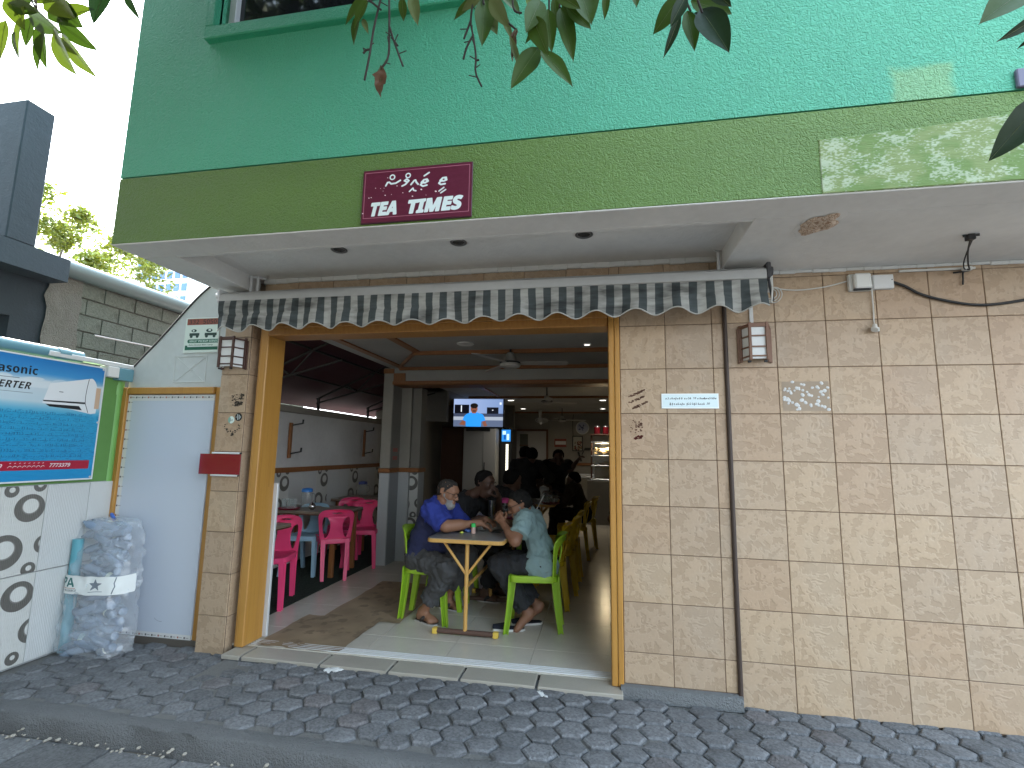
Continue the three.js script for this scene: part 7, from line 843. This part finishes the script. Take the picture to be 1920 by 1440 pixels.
  for (const [k, list] of Object.entries(TWIG)) { for (const p of list) mk('twig', tube(p.map(q), 0.0032, 6, 18), dkb, tree); mk('branch', limb([[tops[k][0], tops[k][1] + 0.5, tops[k][2] + 0.2], tops[k], ...list.map((p) => p[0]).slice(0, 1)], 0.02, 0.005, 7), bark, tree); for (const p of list.slice(1)) if (p[0][1] > 3.1) mk('twig', limb([tops[k], lerp3(tops[k], p[0], 0.6), p[0]], 0.008, 0.0035, 6), bark, tree); }
  for (const p of TWIG.B.concat(TWIG.C)) for (let i = 1; i < p.length; i++) { const a = lerp3(p[i - 1], p[i], 0.3 + r() * 0.5), b = add(a, [(r() - 0.5) * 0.05, -0.012 + r() * 0.03, (r() - 0.5) * 0.03]); mk('twig', tube([q(a), q(b)], 0.0016, 5), dkb, tree); }
  const view = [0, -0.25, 1];
  for (const list of Object.values(LEAF)) for (const [ax, ay, az, bx, by, bz, w, c] of list) {
    const a = q([ax, ay, az]), b = q([bx, by, bz]), d = sub(b, a), Ln = len(d), u = nrm(d), n0 = nrm(add(add(view, u, -dot(view, u)), [(r() - 0.5) * 1.0, (r() - 0.5) * 1.0, 0])), s = nrm(cross(u, n0)), n = cross(s, u), N = 9, W = Ln * w * 0.62, L = [], dead = c === 4;
    const P = (i, e) => { const t = i / N, h = W * Math.pow(Math.sin(Math.PI * Math.pow(t, 0.85)), 0.85) * (1 - 0.25 * t) * (t > 0.999 ? 0 : 1) + (t < 0.06 ? 0.0015 : 0), wob = dead ? 0.25 * (vn3(i * 1.3, e, ax * 50, 3) - 0.5) : 0.06 * (vn3(i * 0.9, e * 2, ax * 60, 4) - 0.5); return add(add(add(add(a, u, Ln * t), s, e * h * (1 + wob * 3)), n, Math.abs(e) * h * 0.32 + (dead ? 0.02 * (vn3(i, e * 3, ax * 9, 8) - 0.5) : 0)), n, -0.10 * Ln * t * t + W * wob); };
    for (let i = 0; i < N; i++) for (const e of [-1, -0.5, 0, 0.5]) L.push([P(i, e), P(i, e + 0.5), P(i + 1, e + 0.5), P(i + 1, e)]);
    const lf = mk('leaf', polys(L, true), lm[c], tree); mk('midrib', tube(Array.from({ length: 6 }, (_, i) => add(P(i * N / 5, 0), n, -0.0006)), 0.0011, 4, 8), lm[3], lf);
  }
  // crown: leaves out of the frame that shade the facade from the open sky
  const lg = polys([[[0, 0, 0], [-0.035, 0.012, 0.06], [0, 0, 0.07]], [[0, 0, 0], [0, 0, 0.07], [0.035, 0.012, 0.06]], [[-0.035, 0.012, 0.06], [0, -0.012, 0.16], [0, 0, 0.07]], [[0, 0, 0.07], [0, -0.012, 0.16], [0.035, 0.012, 0.06]]]);
  const n = 32000, im = new THREE.InstancedMesh(lg, lm[0], n), mm = new THREE.Matrix4(), qq = new THREE.Quaternion(), e = new THREE.Euler(); let c = 0;
  const blobs = Array.from({ length: 90 }, () => [-9.0 + r() * 8.6, 4.3 + r() * 2.4, 2.2 + r() * 5.4, 0.45 + r() * 0.55]);
  for (let i = 0; i < 70; i++) blobs.push([-7.5 + r() * 5.6, 4.2 + r() * 1.6, 1.5 + r() * 1.6, 0.45 + r() * 0.4]);
  while (c < n) { const b = blobs[Math.floor(r() * blobs.length)], v = V(r() - 0.5, r() - 0.5, r() - 0.5).normalize().multiplyScalar(b[3] * Math.pow(r(), 0.4)), x = b[0] + v.x, y = b[1] + v.y * 0.7, z = b[2] + v.z; if (y < 1.75 + 1.2 * (3.37 - z) || y < 3.3 || z < 1.3) continue; e.set(r() * 6, r() * 6, r() * 6); mm.compose(V(x - o[0], y - o[1], z - o[2]), qq.setFromEuler(e), V(1, 1, 1).multiplyScalar(0.9 + r() * 0.6)); im.setMatrixAt(c++, mm); }
  im.name = 'crown'; im.castShadow = im.receiveShadow = true; im.userData.kind = 'stuff'; tree.add(im);
  // the houses across the street, behind the camera
  for (const [x, w, h, c, l] of [[-16.4, 6.4, 7.8, [0.26, 0.24, 0.22], 'tan house across the street'], [-9.5, 7, 8.5, [0.30, 0.28, 0.25], 'cream house across the street'], [-2.6, 6.4, 7.2, [0.22, 0.24, 0.24], 'grey house across the street']]) { const b = thing('street_house', l, 'house', [x, -0.16, 9.5]), bm = mat(c, 0.9, { map: T.soft }); mk('wall', uvBox(new THREE.BoxGeometry(w, h, 4).translate(0, h / 2, 0)), bm, b); mk('roof', uvBox(new THREE.BoxGeometry(w + 0.4, 0.15, 4.4).translate(0, h + 0.08, 0)), M.concrete, b); for (let i = 0; i < 3; i++) for (let j = 0; j < 2; j++) mk('window', cbox(-w / 2 + 0.8 + i * 2, -w / 2 + 1.9 + i * 2, 1.2 + j * 3, 2.6 + j * 3, -2.02, -1.98), M.black, b); }
  // sunlit tree far behind the block wall
  const ft = thing('leafy_tree', 'sunlit yellow-green tree beyond the block wall', 'tree', [-19.8, -0.16, -9.2]); const ql = (p) => p; mk('trunk', [rod([0, 0, 0], [0.2, 4.2, 0], 0.28, 0.18, 12)], bark, ft); for (const p of [[1.8, 6.6, 0.6], [-1.8, 7, 0.3], [0.4, 8.4, -0.6], [3.2, 6.2, -0.4], [0.9, 6.4, 1.2]]) mk('limb', [rod([0.2, 4.1, 0], p, 0.12, 0.03, 8)], bark, ft);
  const fm = new THREE.MeshPhysicalMaterial({ color: rgb(0.20, 0.235, 0.016), roughness: 0.5, transmission: 0.5, thickness: 0, side: THREE.DoubleSide }), m2 = 22000, fi = new THREE.InstancedMesh(lg, fm, m2), col = new THREE.Color(); c = 0; const R2 = mul(31), bl = Array.from({ length: 84 }, () => { const a = R2() * 7, q2 = Math.sqrt(R2()) * 3.4; return [0.8 + q2 * Math.cos(a) * 1.1, 5.6 + R2() * 4.6 - Math.max(0, q2 * Math.cos(a)) * 0.55, q2 * Math.sin(a) * 0.8, 0.3 + R2() * 0.5]; });
  while (c < m2) { const b = bl[Math.floor(R2() * bl.length)], v = V(R2() - 0.5, R2() - 0.5, R2() - 0.5).normalize().multiplyScalar(b[3] * Math.pow(R2(), 0.45)); e.set(R2() * 6, R2() * 6, R2() * 6); mm.compose(V(b[0] + v.x, b[1] + v.y * 0.75, b[2] + v.z), qq.setFromEuler(e), V(1, 1, 1).multiplyScalar(0.7 + R2() * 0.8)); fi.setMatrixAt(c, mm); const k = 0.65 + R2() * 0.7; fi.setColorAt(c++, col.setRGB(k * (0.85 + R2() * 0.3), k, k * 0.9)); }
  fi.name = 'crown'; fi.castShadow = fi.receiveShadow = true; fi.userData.kind = 'stuff'; ft.add(fi);
}
renderer.render(scene, camera);
